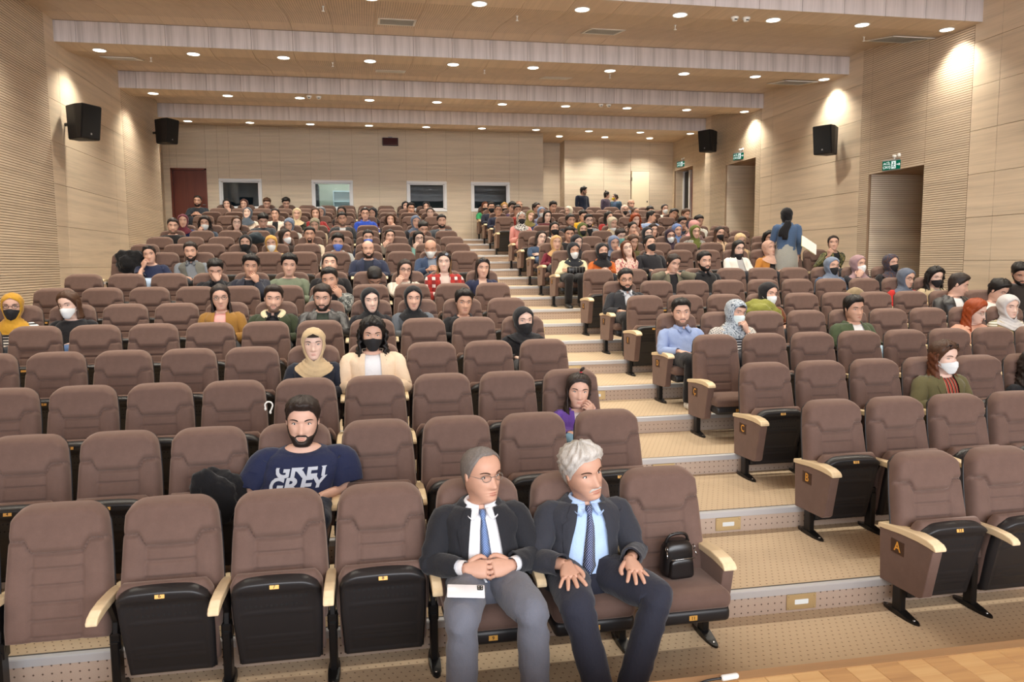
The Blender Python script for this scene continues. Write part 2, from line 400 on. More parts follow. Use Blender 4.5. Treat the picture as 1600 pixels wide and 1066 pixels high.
# passages behind the three openings in the right wall
for i, (x, (ya, yb, zt), fz) in enumerate([(7.62, D1, 8*RH), (7.62, D2, 14*RH), (8.12, D3, 18*RH)]):
    depth = 1.9 if i < 2 else 0.55
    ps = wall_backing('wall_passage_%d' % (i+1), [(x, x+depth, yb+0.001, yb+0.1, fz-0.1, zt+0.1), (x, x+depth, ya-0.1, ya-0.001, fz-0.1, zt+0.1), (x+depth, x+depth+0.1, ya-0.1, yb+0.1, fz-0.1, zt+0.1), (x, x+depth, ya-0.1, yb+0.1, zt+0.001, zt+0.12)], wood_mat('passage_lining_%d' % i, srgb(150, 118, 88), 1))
    ribbed(ps, mapper('B', yb-0.004), x-0.005, x+depth, fz, zt, M['wall_back'])
    if i < 2: ribbed(ps, mapper('R', x+depth-0.004), ya, yb, fz, zt, M['wall'])
    if i == 2:
        d = mbo('door_2', MB().box(8.42, 8.47, ya+0.02, yb-0.62, fz, zt-0.02), M['mahogany']); tag(d, kind='structure')
        mbo('door_frame', MB().box(8.36, 8.46, yb-0.60, yb-0.50, fz, zt-0.02).box(8.36, 8.46, yb-0.10, yb-0.02, fz, zt-0.02), M['pvc'], d)
        mbo('door_glass', MB().box(8.40, 8.42, yb-0.50, yb-0.10, fz, zt-0.05), M['steel'], d)

YB = 18.8
fz = 18*RH
WIN = [(-6.07, -4.90, 3.86, 4.74), (-3.52, -2.34, 3.86, 4.73), (-0.78, 0.41, 3.84, 4.73), (1.14, 2.33, 3.84, 4.73)]
DOOR = (-7.35, -6.39, fz, 5.02)
WB = wall_backing('wall_back', [(-7.6, DOOR[0], YB, YB+0.16, 2.5, 6.4), (DOOR[0], DOOR[1], YB, YB+0.16, DOOR[3], 6.4), (DOOR[1], WIN[0][0], YB, YB+0.16, 2.5, 6.4), (WIN[0][1], WIN[1][0], YB, YB+0.16, 2.5, 6.4), (WIN[1][1], WIN[2][0], YB, YB+0.16, 2.5, 6.4), (WIN[2][1], WIN[3][0], YB, YB+0.16, 2.5, 6.4), (WIN[3][1], 3.38, YB, YB+0.16, 2.5, 6.4)]
    + [(w[0], w[1], YB, YB+0.16, 2.5, w[2]) for w in WIN]+[(w[0], w[1], YB, YB+0.16, w[3], 6.4) for w in WIN]
    + [(3.2, 3.36, YB, 20.8, 2.5, 6.4), (3.3, 4.36, 20.62, 20.8, 2.5, 6.4), (4.39, 8.4, 20.03, 20.8, 2.5, 6.4)])
mbk = mapper('B', YB)
JX = [-7.58]+[-7.165+1.397*k for k in range(8)]+[3.38]
holes = [DOOR]+[w for w in WIN]
for a0, a1 in zip(JX[:-1], JX[1:]):
    segs = [(a0, a1)]
    cuts = sorted([a0, a1]+[q for hl in holes for q in hl[:2] if a0 < q < a1])
    for c0, c1 in zip(cuts[:-1], cuts[1:]):
        hl = [q for q in holes if q[0]-1e-6 <= c0 and c1 <= q[1]+1e-6]
        if hl:
            ribbed(WB, mbk, c0, c1, hl[0][3], 6.3, M['wall_back'])
            if hl[0] is not DOOR: ribbed(WB, mbk, c0, c1, fz, hl[0][2], M['wall_back'])
        else: ribbed(WB, mbk, c0, c1, fz, 6.3, M['wall_back'])
for a0, a1 in ((4.37, 5.70), (5.70, 6.62), (7.27, 8.1)): ribbed(WB, mapper('B', 20.03), a0, a1, fz, 6.22, M['wall_back'])
ribbed(WB, mapper('B', 20.03), 6.62, 7.27, 5.28, 6.22, M['wall_back'])
ribbed(WB, mapper('B', 20.62), 3.37, 4.37, fz, 6.22, M['wall_back'])
ribbed(WB, mapper('R', 4.39), 20.01, 20.60, fz, 6.22, M['wall_back'])
# doors
d1 = mbo('door_1', MB().box(DOOR[0]+0.03, DOOR[1]-0.03, YB+0.09, YB+0.13, fz, DOOR[3]-0.03), M['mahogany']); tag(d1, kind='structure')
mbo('door_frame', MB().box(DOOR[0], DOOR[0]+0.05, YB-0.03, YB+0.15, fz, DOOR[3]).box(DOOR[1]-0.05, DOOR[1], YB-0.03, YB+0.15, fz, DOOR[3]).box(DOOR[0], DOOR[1], YB-0.03, YB+0.15, DOOR[3]-0.05, DOOR[3]), M['mahogany'], d1)
mbo('door_handle', MB().box(DOOR[1]-0.16, DOOR[1]-0.06, YB+0.05, YB+0.07, fz+1.02, fz+1.04), M['chrome'], d1)
V, F = rbox(6.64, 7.25, 19.96, 20.0, fz, 5.26, 0.006, 1); d3 = link('door_3', mesh_from('door_3', V, F, [M['cream']], smooth=False)); tag(d3, kind='structure')
mbo('door_lock', MB().box(7.16, 7.19, 19.94, 19.97, 4.25, 4.30), M['steel'], d3)
mbo('door_hinge', MB().box(6.62, 6.65, 19.94, 19.97, 4.95, 5.06).box(6.62, 6.65, 19.94, 19.97, 3.4, 3.5), M['chrome'], d3)
# booth windows
for i, (a0, a1, z0, z1) in enumerate(WIN):
    w = MB(); t = 0.075
    for q in ((a0, a1, z0, z0+t), (a0, a1, z1-t, z1), (a0, a0+t, z0+t, z1-t), (a1-t, a1, z0+t, z1-t)):
        V, F = rbox(q[0], q[1], YB-0.045, YB+0.08, q[2], q[3], 0.01, 1); w.add(V, F)
    for q in ((a0+t, a1-t, z0+t, z0+t+0.03), (a0+t, a1-t, z1-t-0.03, z1-t), (a0+t, a0+t+0.03, z0+t, z1-t), (a1-t-0.03, a1-t, z0+t, z1-t)):
        w.box(q[0], q[1], YB-0.02, YB+0.06, q[2], q[3])
    wo = mbo('window_%d' % (i+1), w, M['pvc']); tag(wo, kind='structure')
    mbo('window_pane', MB().box(a0+t, a1-t, YB+0.015, YB+0.022, z0+t, z1-t), M['glass'], wo)
# control booth behind the windows
bo = MB()
bo.add([(-6.3, YB+0.2, 2.9), (3.1, YB+0.2, 2.9), (3.1, 21.3, 2.9), (-6.3, 21.3, 2.9)], [(0, 1, 2, 3)])
bo.add([(-6.3, 21.3, 2.9), (3.1, 21.3, 2.9), (3.1, 21.3, 5.6), (-6.3, 21.3, 5.6)], [(0, 1, 2, 3)])
bo.add([(-6.3, YB+0.2, 5.6), (3.1, YB+0.2, 5.6), (3.1, 21.3, 5.6), (-6.3, 21.3, 5.6)], [(0, 1, 2, 3)])
for x in (-6.3, -4.2, -1.7, 3.1): bo.box(x-0.04, x+0.04, YB+0.2, 21.3, 2.9, 5.6)
tag(mbo('wall_booth', bo, M['booth']), kind='structure')
tag(mbo('wall_booth_inner', MB().box(-4.15, -1.75, 21.2, 21.29, 2.9, 5.58), M['cream']), kind='structure')
sh = MB(); sx0, sx1 = -3.0, -2.2
for q in ((sx0, sx0+0.03, 3.0, 4.62), (sx1-0.03, sx1, 3.0, 4.62)): sh.box(q[0], q[1], 20.75, 21.15, q[2], q[3])
sh.box(sx0, sx1, 21.12, 21.15, 3.0, 4.62)
so = thing('shelf_unit', (0, 0, 0), 'grey white shelf unit inside the lit control booth', 'shelf unit')
mbo('carcass', sh, M['white'], so)
for z in (3.5, 3.95, 4.28, 4.6): mbo('shelf', MB().box(sx0+0.03, sx1-0.03, 20.75, 21.12, z-0.02, z+0.02), M['white'], so)
ra = thing('equipment_rack', (-3.68, 20.2, 2.98), 'tall black equipment rack behind the second booth window', 'rack')
V, F = rbox(-0.28, 0.28, -0.3, 0.3, 0, 1.75, 0.01, 1); link('rack_case', mesh_from('rack_case', V, F, [M['spk']], smooth=False), ra)
for k in range(5): mbo('rack_panel', MB().box(-0.24, 0.24, -0.315, -0.3, 0.75+k*0.19, 0.75+k*0.19+0.15), M['steel'], ra)
cs = thing('mixing_console', (-2.55, 19.45, 3.86), 'black mixing console on the sill inside the second booth window', 'console')
V, F = prism([(-0.28, 0), (0.25, 0), (0.25, 0.16), (-0.28, 0.07)], 0, -0.38, 0.38, 0.012, 1); link('console_body', mesh_from('console_body', V, F, [M['spk']], smooth=False), cs)
for k in range(10): mbo('fader', MB().box(-0.33+k*0.07, -0.31+k*0.07, -0.12, -0.08, 0.085, 0.125), M['grey'], cs)
bl = bpy.data.lights.new('booth_lamp', 'POINT'); bl.energy = 130; bl.color = (1, 0.95, 0.85); bl.shadow_soft_size = 0.15
ob = bpy.data.objects.new('booth_lamp', bl); COL.objects.link(ob); ob.location = (-2.9, 19.6, 5.4)

# ------------------------------------------------------------------ stage end of the hall, behind the photographer (seen in the booth glass)
tag(mbo('wall_stage', MB().box(-7.3, 7.9, -9.6, -9.4, 0, 6.4), new_mat('stage_back_cloth', srgb(150, 176, 186), 0.9)), kind='structure')
bar = thing('lighting_bar', (0, -6.9, 5.05), 'long black lighting bar over the stage', 'bar')
V, F = loft(tube([(-6, 0, 0), (6, 0, 0)], 0.03, 8)); link('pipe', mesh_from('pipe', V, F, [M['steel']]), bar)
can = MB(); V, F = loft(tube([(0, 0, 0), (0, 0.02, -0.06), (0, 0.06, -0.3), (0, 0.065, -0.34)], [0.05, 0.10, 0.12, 0.13], 12)); can.add(V, F)
cme = mesh_from('lamp_housing', can.verts(), can.f, [M['spk']])
for k in range(10):
    c = thing('stage_spotlight', (-4.5+k, -6.9, 5.0), 'black stage spotlight on the lighting bar, %s from the left wall' % NTH_ANY(k+1), 'spotlight', 'stage spotlights on the lighting bar')
    link('lamp_housing', cme, c)

# ------------------------------------------------------------------ ceiling: saw-tooth beams, slatted soffit boards, fascia boards
BEAMS = [-7.0, -3.65, -0.30, 3.05, 6.41, 9.80, 13.18, 16.42]
def soffit_profile(b, nb, top):
    L = nb-b; pts = [(b, 5.98), (b+0.55, 5.98)]
    for t in np.linspace(0.12, 1, 8): pts.append((b+0.55+t*(L-1.0), 5.98+(top-5.98)*(t*t*(3-2*t)*0.6+t*0.4)))
    pts.append((nb, top)); return pts
PROF = {}
for b, nb in zip(BEAMS, BEAMS[1:]+[None]):
    PROF[b] = soffit_profile(b, nb, 6.33) if nb else soffit_profile(b, 19.0, 6.22)+[(20.75, 6.22)]
def soffit_z(y):
    b = max(q for q in BEAMS if q <= y+1e-6); p = np.array(PROF[b]); return float(np.interp(y, p[:, 0], p[:, 1]))
CE = tag(mbo('ceiling', MB().box(-8, 10.2, -9.6, 21.4, 6.40, 6.6), M['groove']), kind='structure')
PW = 0.695; PX = [0.31+PW*k for k in range(-11, 12)]
for b in BEAMS[1:]:
    pr = PROF[b]; V = []; F = []
    for (y, z) in pr: V += [(-PW/2+0.0025, y, z), (PW/2-0.0025, y, z)]
    F = grid_faces(len(pr), 2); n = len(V)
    for (y, z) in pr: V += [(-PW/2+0.0025, y, z+0.02), (PW/2-0.0025, y, z+0.02)]
    for i in range(len(pr)-1):
        a = 2*i; F += [[a, a+2, n+a+2, n+a], [a+1, n+a+1, n+a+3, a+3]]
    sm = mesh_from('soffit_panel', V, F, [M['soffit'], M['soffit_plain']], [1 if i in (0, len(pr)-2) or i >= len(pr)-1 else 0 for i in range(len(F))], False)
    V, F = rbox(-PW/2+0.0025, PW/2-0.0025, b-0.004, b+0.018, 5.981, 6.325, 0.002, 1); fm = mesh_from('fascia_panel', V, F, [M['fascia']], smooth=False)
    for x in PX:
        xc = x+PW/2
        if xc-PW/2 > 7.55 or xc+PW/2 < -7.05:
            if b < 16: continue
        if xc < -7.9: continue
        link('soffit_panel', sm, CE, (xc, 0, 0)); link('fascia_panel', fm, CE, (xc, 0, 0))
# recessed downlights
ring = MB(); a = np.arange(20)*2*PI/20
prf = [(0.118, -0.004), (0.120, -0.010), (0.108, -0.013), (0.100, -0.006), (0.100, 0.0)]
R_ = np.array([[(r*math.cos(t), r*math.sin(t), z) for t in a] for r, z in prf]); V, F = loft(R_, False, False); rme = mesh_from('trim_ring', V, F, [M['white']])
disc = MB(); disc.add([(0.1*math.cos(t), 0.1*math.sin(t), -0.005) for t in a], [list(range(20))[::-1]]); dme = mesh_from('diffuser', disc.verts(), disc.f, [M['lamp']], smooth=False)
ld = bpy.data.lights.new('downlight', 'SPOT'); ld.energy = DOWN_W; ld.color = DOWN_COL; ld.spot_size = math.radians(125); ld.spot_blend = 0.75; ld.shadow_soft_size = 0.10
def downlight(x, y, z, label):
    t = thing('downlight', (x, y, z), label, 'ceiling light', 'round downlights in the ceiling beams')
    link('trim_ring', rme, t); link('diffuser', dme, t)
    o = bpy.data.objects.new('downlight_beam', ld); COL.objects.link(o); o.location = (x, y, z-0.03)
beam_names = {-3.65: 'beam over the stage front', -0.30: 'beam over the front seats', 3.05: 'beam before the nearest visible beam', 6.41: 'nearest visible ceiling beam', 9.80: 'second visible ceiling beam', 13.18: 'third visible ceiling beam', 16.42: 'farthest ceiling beam'}
for b in BEAMS[3:]:
    for k in range(10): downlight(-6.42+1.525*k, b+0.43, 5.98, 'round downlight under the %s, %s from the left' % (beam_names[b], NTH_ANY(k+1)))
for k, (u, v) in enumerate([(874, 213), (945, 214.5), (1015, 216)]):
    p = at(u, v, Z=6.215); downlight(p[0], p[1], 6.215, 'small downlight above the standing group at the rear, %s from left' % NTH_ANY(k+1))
# air grilles, sprinklers, detectors
vents = [(620, 34, 0.62), (942, 49, 0.62), (191, 90.5, 0.6), (610, 111.5, 0.6), (868, 122, 0.6), (1404, 61, 0.8), (1238, 128.5, 0.75)]
vn = ['over the middle of the nearest visible ceiling bay', 'right of centre in the nearest visible ceiling bay', 'by the left wall in the second ceiling bay', 'over the middle of the second ceiling bay', 'right of centre in the second ceiling bay', 'by the right wall in the nearest ceiling bay', 'by the right wall in the second ceiling bay']
gm = [M['white'], new_mat('grille_dark', srgb(150, 148, 144), 0.7)]
for (u, v, wdt), nm in zip(vents, vn):
    y = 8.0
    for _ in range(6):
        p = at(u, v, Z=soffit_z(y)); y = p[1]
    sl = math.atan2(soffit_z(y+0.1)-soffit_z(y-0.1), 0.2)
    t = thing('air_grille', (p[0], y, soffit_z(y)-0.004), 'white square air grille %s' % nm, 'air vent', 'ceiling air grilles'); t.rotation_euler = (sl, 0, 0)
    h = wdt/2; fr = MB()
    for q in ((-h, h, -h, -h+0.035), (-h, h, h-0.035, h), (-h, -h+0.035, -h, h), (h-0.035, h, -h, h)): fr.box(q[0], q[1], q[2], q[3], -0.012, 0.0)
    mbo('grille_frame', fr, gm[0], t); mbo('grille_back', MB().box(-h+0.03, h-0.03, -h+0.03, h-0.03, -0.002, 0.0), gm[1], t)
    for k in range(9):
        yy = -h+0.07+k*(2*h-0.14)/8; V, F = prism([(yy-0.018, -0.011), (yy-0.014, -0.013), (yy+0.018, -0.003), (yy+0.014, -0.001)], 0, -h+0.03, h-0.03)
        link('louvre_slat', mesh_from('louvre_slat', V, F, [gm[0]], smooth=False), t)
spm = MB(); V, F = loft(tube([(0, 0, 0), (0, 0, -0.02), (0, 0, -0.07)], [0.022, 0.007, 0.007], 8)); spm.add(V, F); V, F = loft(tube([(0, 0, -0.07), (0, 0, -0.075)], [0.026, 0.026], 10)); spm.add(V, F)
sme = mesh_from('sprinkler', spm.verts(), spm.f, [M['white']])
for k, (u, v) in enumerate([(505, 15), (808, 30), (1055, 44), (236, 94), (520, 102), (757, 113), (953, 120), (1350, 62)]):
    y = 8.0
    for _ in range(6):
        p = at(u, v, Z=soffit_z(y)-0.05); y = p[1]
    o = link('sprinkler', sme, None, (p[0], y, soffit_z(y))); tag(o, 'small white sprinkler head in the %s ceiling bay, %s from the left' % ('nearest visible' if k < 3 or k == 7 else 'second visible', NTH_ANY(k+1 if k < 3 else 4 if k == 7 else k-2)), 'sprinkler', 'ceiling sprinkler heads')
dtm = MB(); V, F = loft(tube([(0, 0, 0), (0, 0, -0.02), (0, 0, -0.03), (0, 0, -0.055), (0, 0, -0.06)], [0.06, 0.06, 0.045, 0.04, 0.025], 14)); dtm.add(V, F); dtm.box(-0.022, 0.022, -0.046, -0.038, -0.05, -0.035, 1)
dme2 = mesh_from('smoke_detector', dtm.verts(), dtm.f, [M['white'], M['steel']], dtm.m)
for (u, v), nm in zip([(1148, 30), (1166, 31), (483, 152), (498, 153), (939, 165), (951, 165.5)], ['left one of the pair on the nearest visible beam', 'right one of the pair on the nearest visible beam', 'left one of the pair left of centre on the third beam', 'right one of the pair left of centre on the third beam', 'left one of the pair right of centre on the third beam', 'right one of the pair right of centre on the third beam']):
    p = at(u, v, Z=5.95); y = min(max(p[1], 6.45), 16.9)
    tag(link('smoke_detector', dme2, None, (p[0], p[1], 5.98)), 'white smoke detector, '+nm, 'smoke detector', 'ceiling smoke detectors')
# ------------------------------------------------------------------ wall fixtures: loudspeakers, exit signs, rear display
def loudspeaker(loc, rz, label):
    t = thing('loudspeaker', loc, label, 'loudspeaker', 'wall loudspeakers', rz)
    # local: front faces -Y, tapered towards the back, tilted down
    pl = [(-0.20, -0.20), (0.20, -0.20), (0.20, -0.02), (0.11, 0.26), (-0.11, 0.26), (-0.20, -0.02)]
    bm = bmesh.new()
    A = [bm.verts.new((x, y-0.02, -0.27)) for x, y in pl]; B = [bm.verts.new((x, y+0.0, 0.29)) for x, y in pl]
    for v in A:
        if v.co.y < -0.1: v.co.y += 0.09
    bm.faces.new(A[::-1]); bm.faces.new(B)
    for i in range(6): bm.faces.new([A[i], A[(i+1) % 6], B[(i+1) % 6], B[i]])
    bmesh.ops.recalc_face_normals(bm, faces=bm.faces[:]); bmesh.ops.bevel(bm, geom=bm.edges[:], offset=0.012, segments=2, affect='EDGES')
    V, F = bm_out(bm); link('cabinet', mesh_from('cabinet', V, F, [M['spk']], smooth=False), t)
    V = [(-0.185, -0.137, -0.25), (0.185, -0.137, -0.25), (0.185, -0.208, 0.27), (-0.185, -0.208, 0.27)]; V += [(x, y+0.03, z) for x, y, z in V]
    F = [(0, 1, 2, 3), (4, 7, 6, 5), (0, 4, 5, 1), (1, 5, 6, 2), (2, 6, 7, 3), (3, 7, 4, 0)]
    link('grille', mesh_from('grille', V, F, [M['grille']], smooth=False), t)
    mbo('badge', MB().box(-0.015, 0.015, -0.149, -0.138, -0.20, -0.17), M['grey'], t)
    V, F = loft(tube([(0, 0.20, 0), (0, 0.40, 0)], 0.03, 8)); link('bracket', mesh_from('bracket', V, F, [M['steel']]), t)
loudspeaker((-6.62, 9.86, 4.68), math.radians(62), 'black wall loudspeaker on the smooth left wall panels, nearer the stage')
loudspeaker((-6.60, 15.42, 5.46), math.radians(62), 'black wall loudspeaker high on the left wall near the rear corner')
loudspeaker((7.24, 9.98, 4.70), math.radians(-62), 'black wall loudspeaker on the smooth right wall panels beside the nearer doorway')
loudspeaker((7.24, 15.52, 5.54), math.radians(-62), 'black wall loudspeaker high on the right wall above the farther doorway')
def exit_sign(y, z, x, label):
    t = thing('exit_sign', (x-0.06, y, z), label, 'exit sign', 'green exit signs over the doorways')
    s = 0.5   # turned half towards the seats
    t.rotation_euler = (0, 0, math.radians(-70))
    V, F = rbox(-0.19, 0.19, -0.02, 0.02, -0.10, 0.10, 0.008, 1); link('sign_case', mesh_from('sign_case', V, F, [M['grey']], smooth=False), t)
    f = mbo('sign_face', MB().box(-0.18, 0.18, -0.024, -0.02, -0.085, 0.075), M['sign'], t)
    mbo('pictogram', MB().box(0.00, 0.085, -0.026, -0.024, -0.07, 0.065), M['sign_w'], f)
    # running figure, door edge and arrow as dark cut-outs, and the two lines of lettering
    fig = MB(); fig.add(*ell((0.045, -0.027, 0.035), (0.012, 0.002, 0.012), 8, 4))
    for p, q in (((0.045, 0.02), (0.035, -0.02)), ((0.035, -0.02), (0.06, -0.035)), ((0.06, -0.035), (0.055, -0.06)), ((0.035, -0.02), (0.015, -0.045)), ((0.043, 0.012), (0.065, 0.0)), ((0.043, 0.012), (0.02, 0.0))):
        fig.add(*loft(tube([(p[0], -0.027, p[1]), (q[0], -0.027, q[1])], 0.006, 6)))
    mbo('running_figure', fig, M['sign'], f)
    mbo('arrow', MB().box(0.10, 0.165, -0.026, -0.024, -0.008, 0.008).add([(0.145, -0.026, -0.03), (0.172, -0.026, 0), (0.145, -0.026, 0.03)], [(0, 1, 2)]), M['sign_w'], f)
    for k, w in enumerate(('ACİL', 'ÇIKIŞ')):
        o = link('lettering', text_mesh(w, 0.062, M['sign_w']), f, (-0.09, -0.026, 0.028-0.066*k)); o.rotation_euler = (PI/2, 0, 0)
    lm = MB(); V, F = rbox(-0.03, 0.03, -0.03, 0.03, 0.0, 0.05, 0.008, 1); lm.add(V+np.array([0.04, 0, 0.13]), F); lm.add(*ell((0.14, -0.02, 0.16), (0.035, 0.035, 0.035), 10, 6)); lm.box(0.03, 0.05, -0.01, 0.01, 0.09, 0.14)
    mbo('emergency_lamp', lm, M['white'], t, True)
exit_sign(8.34, 4.02, 7.6, 'green and white exit sign above the nearer doorway in the right wall')
exit_sign(14.3, 4.99, 7.6, 'green and white exit sign above the farther doorway in the right wall')
exit_sign(19.2, 5.42, 8.1, 'green and white exit sign above the open door in the rear right corner')
t = thing('display_box', (-1.23, YB-0.10, 5.85), 'dark red display box high on the rear wall above the booth windows', 'display')
V, F = rbox(-0.23, 0.23, -0.05, 0.05, -0.115, 0.115, 0.01, 1); link('case', mesh_from('case', V, F, [new_mat('dark_red_case', srgb(52, 20, 22), 0.35)], smooth=False), t)
mbo('red_screen', MB().box(-0.21, 0.21, -0.055, -0.05, -0.095, 0.095), new_mat('dark_red_glass', srgb(58, 14, 20), 0.15), t)
mbo('bracket', MB().box(-0.06, 0.06, -0.03, 0.06, 0.115, 0.14), M['grey'], t)

# ------------------------------------------------------------------ seats
def smoothstep(x, a, b):
    t = np.clip((x-a)/(b-a), 0, 1); return t*t*(3-2*t)
BZ = np.array([0.30, 0.42, 0.60, 0.83, 0.93, 1.03]); BW = np.array([0.250, 0.262, 0.264, 0.254, 0.247, 0.238])
def back_yc(z): return -0.045-0.150*np.clip((1.015-z)/0.70, 0, 1)**1.15
def outline(u, v, zb, zt, grow=0.0, r=0.105):
    z0 = zb+v*(zt-zb); hw = np.interp(z0, BZ, BW)+grow; x = u*hw
    e = np.clip((np.abs(x)-(hw-r))/r, 0, 1); drop = r*(1-np.sqrt(np.clip(1-e**2, 0, 1)))
    crown = 0.012*(x/0.25)**2
    z = zb+v*(zt-crown-drop*0.92-zb)
    return x, z
def backrest_mesh():
    nu, nv = 52, 104
    u = np.linspace(-1, 1, nu+1); u = np.sign(u)*np.abs(u)**0.85; v = np.linspace(0, 1, nv+1); v = 1-(1-v)**1.0
    U, Vv = np.meshgrid(u, v); X, Z = outline(U, Vv, 0.325, 1.018)
    hw = np.interp(Z, BZ, BW); au = np.abs(X)/hw
    H = 0.69
    e = np.minimum(np.minimum((1-np.abs(U))*0.25, (1-Vv)*H), Vv*H)
    puff = np.sqrt(np.clip(1-(1-np.clip(e/0.045, 0, 1))**2, 0, 1))
    T = 0.062+0.012*(1-au**2)
    gc = 0.775+0.062*smoothstep(au, 0.46, 0.64)
    head = smoothstep(Z, 0, 1)*0
    head = 0.024*smoothstep(Z-gc, -0.004, 0.045)
    bol = 0.014*smoothstep(au, 0.45, 0.72)*(Z < gc)
    g = 0.026*np.exp(-((Z-gc)/0.007)**2)
    inner = smoothstep(0.50-au, 0.0, 0.06)
    for zz in (0.700, 0.615, 0.530, 0.445, 0.362): g = g+0.017*np.exp(-((Z-zz)/0.0065)**2)*inner
    g = g+0.010*np.exp(-((au-0.47)/0.030)**2)*smoothstep(gc-Z, 0.0, 0.02)
    Y = back_yc(Z)-puff*(T+head+bol)+g*puff
    P = np.stack([X, Y, Z], -1); n, m = P.shape[:2]
    F = grid_faces(n, m)
    # side and rear closing skin
    B = np.stack([X*0.985, back_yc(Z)+0.012, Z], -1)
    V = np.vstack([P.reshape(-1, 3), B.reshape(-1, 3)]); o = n*m
    edge = [j for j in range(m)]+[i*m+m-1 for i in range(1, n)]+[(n-1)*m+j for j in range(m-2, -1, -1)]+[i*m for i in range(n-2, 0, -1)]
    for a, b in zip(edge, edge[1:]+edge[:1]): F.append([b, a, a+o, b+o])
    return mesh_from('backrest', V, F, [M['velour']])
def shell_mesh():
    nu, nv = 20, 28
    U, Vv = np.meshgrid(np.linspace(-1, 1, nu+1), np.linspace(0, 1, nv+1)); X, Z = outline(U, Vv, 0.315, 1.015, 0.004)
    e = np.minimum(np.minimum((1-np.abs(U))*0.25, (1-Vv)*0.69), Vv*0.69); puff = np.sqrt(np.clip(1-(1-np.clip(e/0.05, 0, 1))**2, 0, 1))
    P = np.stack([X, back_yc(Z)+0.014+0.030*puff, Z], -1); Q = np.stack([X, back_yc(Z)+0.006, Z], -1); n, m = P.shape[:2]; o = n*m
    F = [f[::-1] for f in grid_faces(n, m)]
    edge = [j for j in range(m)]+[i*m+m-1 for i in range(1, n)]+[(n-1)*m+j for j in range(m-2, -1, -1)]+[i*m for i in range(n-2, 0, -1)]
    for a, b in zip(edge, edge[1:]+edge[:1]): F.append([a, b, b+o, a+o])
    F += [[q+o for q in f] for f in grid_faces(n, m)]
    return mesh_from('back_shell', np.vstack([P.reshape(-1, 3), Q.reshape(-1, 3)]), F, [M['plastic']])
def cushion_down():
    nu, nv = 20, 26
    # closed cushion: rounded box with a waterfall front edge
    V, F = rbox(-0.242, 0.242, -0.635, -0.185, 0.345, 0.455, 0.045, 5)
    V = V.copy(); x, y, z = V.T
    top = smoothstep(z, 0.38, 0.455)
    V[:, 2] = z+top*(0.010*(1-(x/0.24)**2)-0.025*smoothstep(y, -0.5, -0.2)-0.018*smoothstep(-y, 0.55, 0.64))
    V[:, 0] = x*(1-0.05*smoothstep(-y, 0.50, 0.64))
    return mesh_from('seat_cushion', V, F, [M['velour']])
def shell_down():
    bm = MB(); V, F = rbox(-0.235, 0.235, -0.622, -0.20, 0.272, 0.356, 0.028, 3); V = V.copy()
    V[:, 0] *= (1-0.05*smoothstep(-V[:, 1], 0.50, 0.64)); V[:, 2] += 0.02*smoothstep(V[:, 1], -0.35, -0.2)*(V[:, 2] < 0.31)
    bm.add(V, F)
    V, F = rbox(-0.12, 0.12, -0.45, -0.25, 0.245, 0.285, 0.015, 1); bm.add(V, F)
    return mesh_from('seat_shell', bm.verts(), bm.f, [M['plastic']])
def fold_y(z): return -0.215-0.145*np.clip((z-0.10)/0.54, 0, 1.1)
def shell_up():
    nu, nv = 26, 44; zb, zt, r = 0.105, 0.640, 0.10
    U, Vv = np.meshgrid(np.linspace(-1, 1, nu+1), np.linspace(0, 1, nv+1)); z0 = zb+Vv*(zt-zb); hw = 0.222+0.012*smoothstep(z0, 0.1, 0.5); X = U*hw
    e = np.clip((np.abs(X)-(hw-r))/r, 0, 1); Z = zb+Vv*(zt-0.012*(X/0.22)**2-0.085*(1-np.sqrt(np.clip(1-e**2, 0, 1)))-zb)
    ed = np.minimum(np.minimum((1-np.abs(U))*0.22, (1-Vv)*0.53), Vv*0.53); puff = np.sqrt(np.clip(1-(1-np.clip(ed/0.022, 0, 1))**2, 0, 1))
    rel = 0.020*smoothstep(Z, 0.555, 0.585)                      # raised lip along the top
    rel = rel-0.010*smoothstep(ed, 0.020, 0.032)*(Z < 0.55)
    for zz in (0.215, 0.245, 0.275, 0.43): rel = rel+0.006*np.exp(-((Z-zz)/0.007)**2)*(np.abs(U) < 0.82)
    Y = fold_y(Z)-0.045*puff-rel*puff
    P = np.stack([X, Y, Z], -1); n, m = P.shape[:2]; Q = np.stack([X*0.99, fold_y(Z)+0.02, Z], -1); o = n*m
    F = grid_faces(n, m); edge = [j for j in range(m)]+[i*m+m-1 for i in range(1, n)]+[(n-1)*m+j for j in range(m-2, -1, -1)]+[i*m for i in range(n-2, 0, -1)]
    for a, b in zip(edge, edge[1:]+edge[:1]): F.append([b, a, a+o, b+o])
    mb = MB(); mb.add(np.vstack([P.reshape(-1, 3), Q.reshape(-1, 3)]), F)
    for zz in (0.475, 0.525):                                   # rows of small sound-absorbing holes
        for k in range(13):
            x = -0.155+k*0.0258; y = fold_y(zz)-0.0355; mb.add([(x-0.005, y, zz-0.005), (x+0.005, y, zz-0.005), (x+0.005, y-0.001, zz+0.005), (x-0.005, y-0.001, zz+0.005)], [(0, 1, 2, 3)], 1)
    return mesh_from('seat_shell', mb.verts(), mb.f, [M['plastic'], M['grille']], mb.m)
def cushion_up():
    V, F = rbox(-0.240, 0.240, -0.085, 0.005, 0.12, 0.672, 0.04, 4); V = V.copy(); x, y, z = V.T
    c = np.clip((np.abs(x)-0.15)/0.09, 0, 1)*smoothstep(z, 0.5, 0.67); V[:, 2] = z-0.06*c**2-0.012*(x/0.24)**2*smoothstep(z, 0.5, 0.67)
    V[:, 1] = fold_y(V[:, 2])+0.02+y+0.065
    return mesh_from('seat_cushion', V, F, [M['velour']])
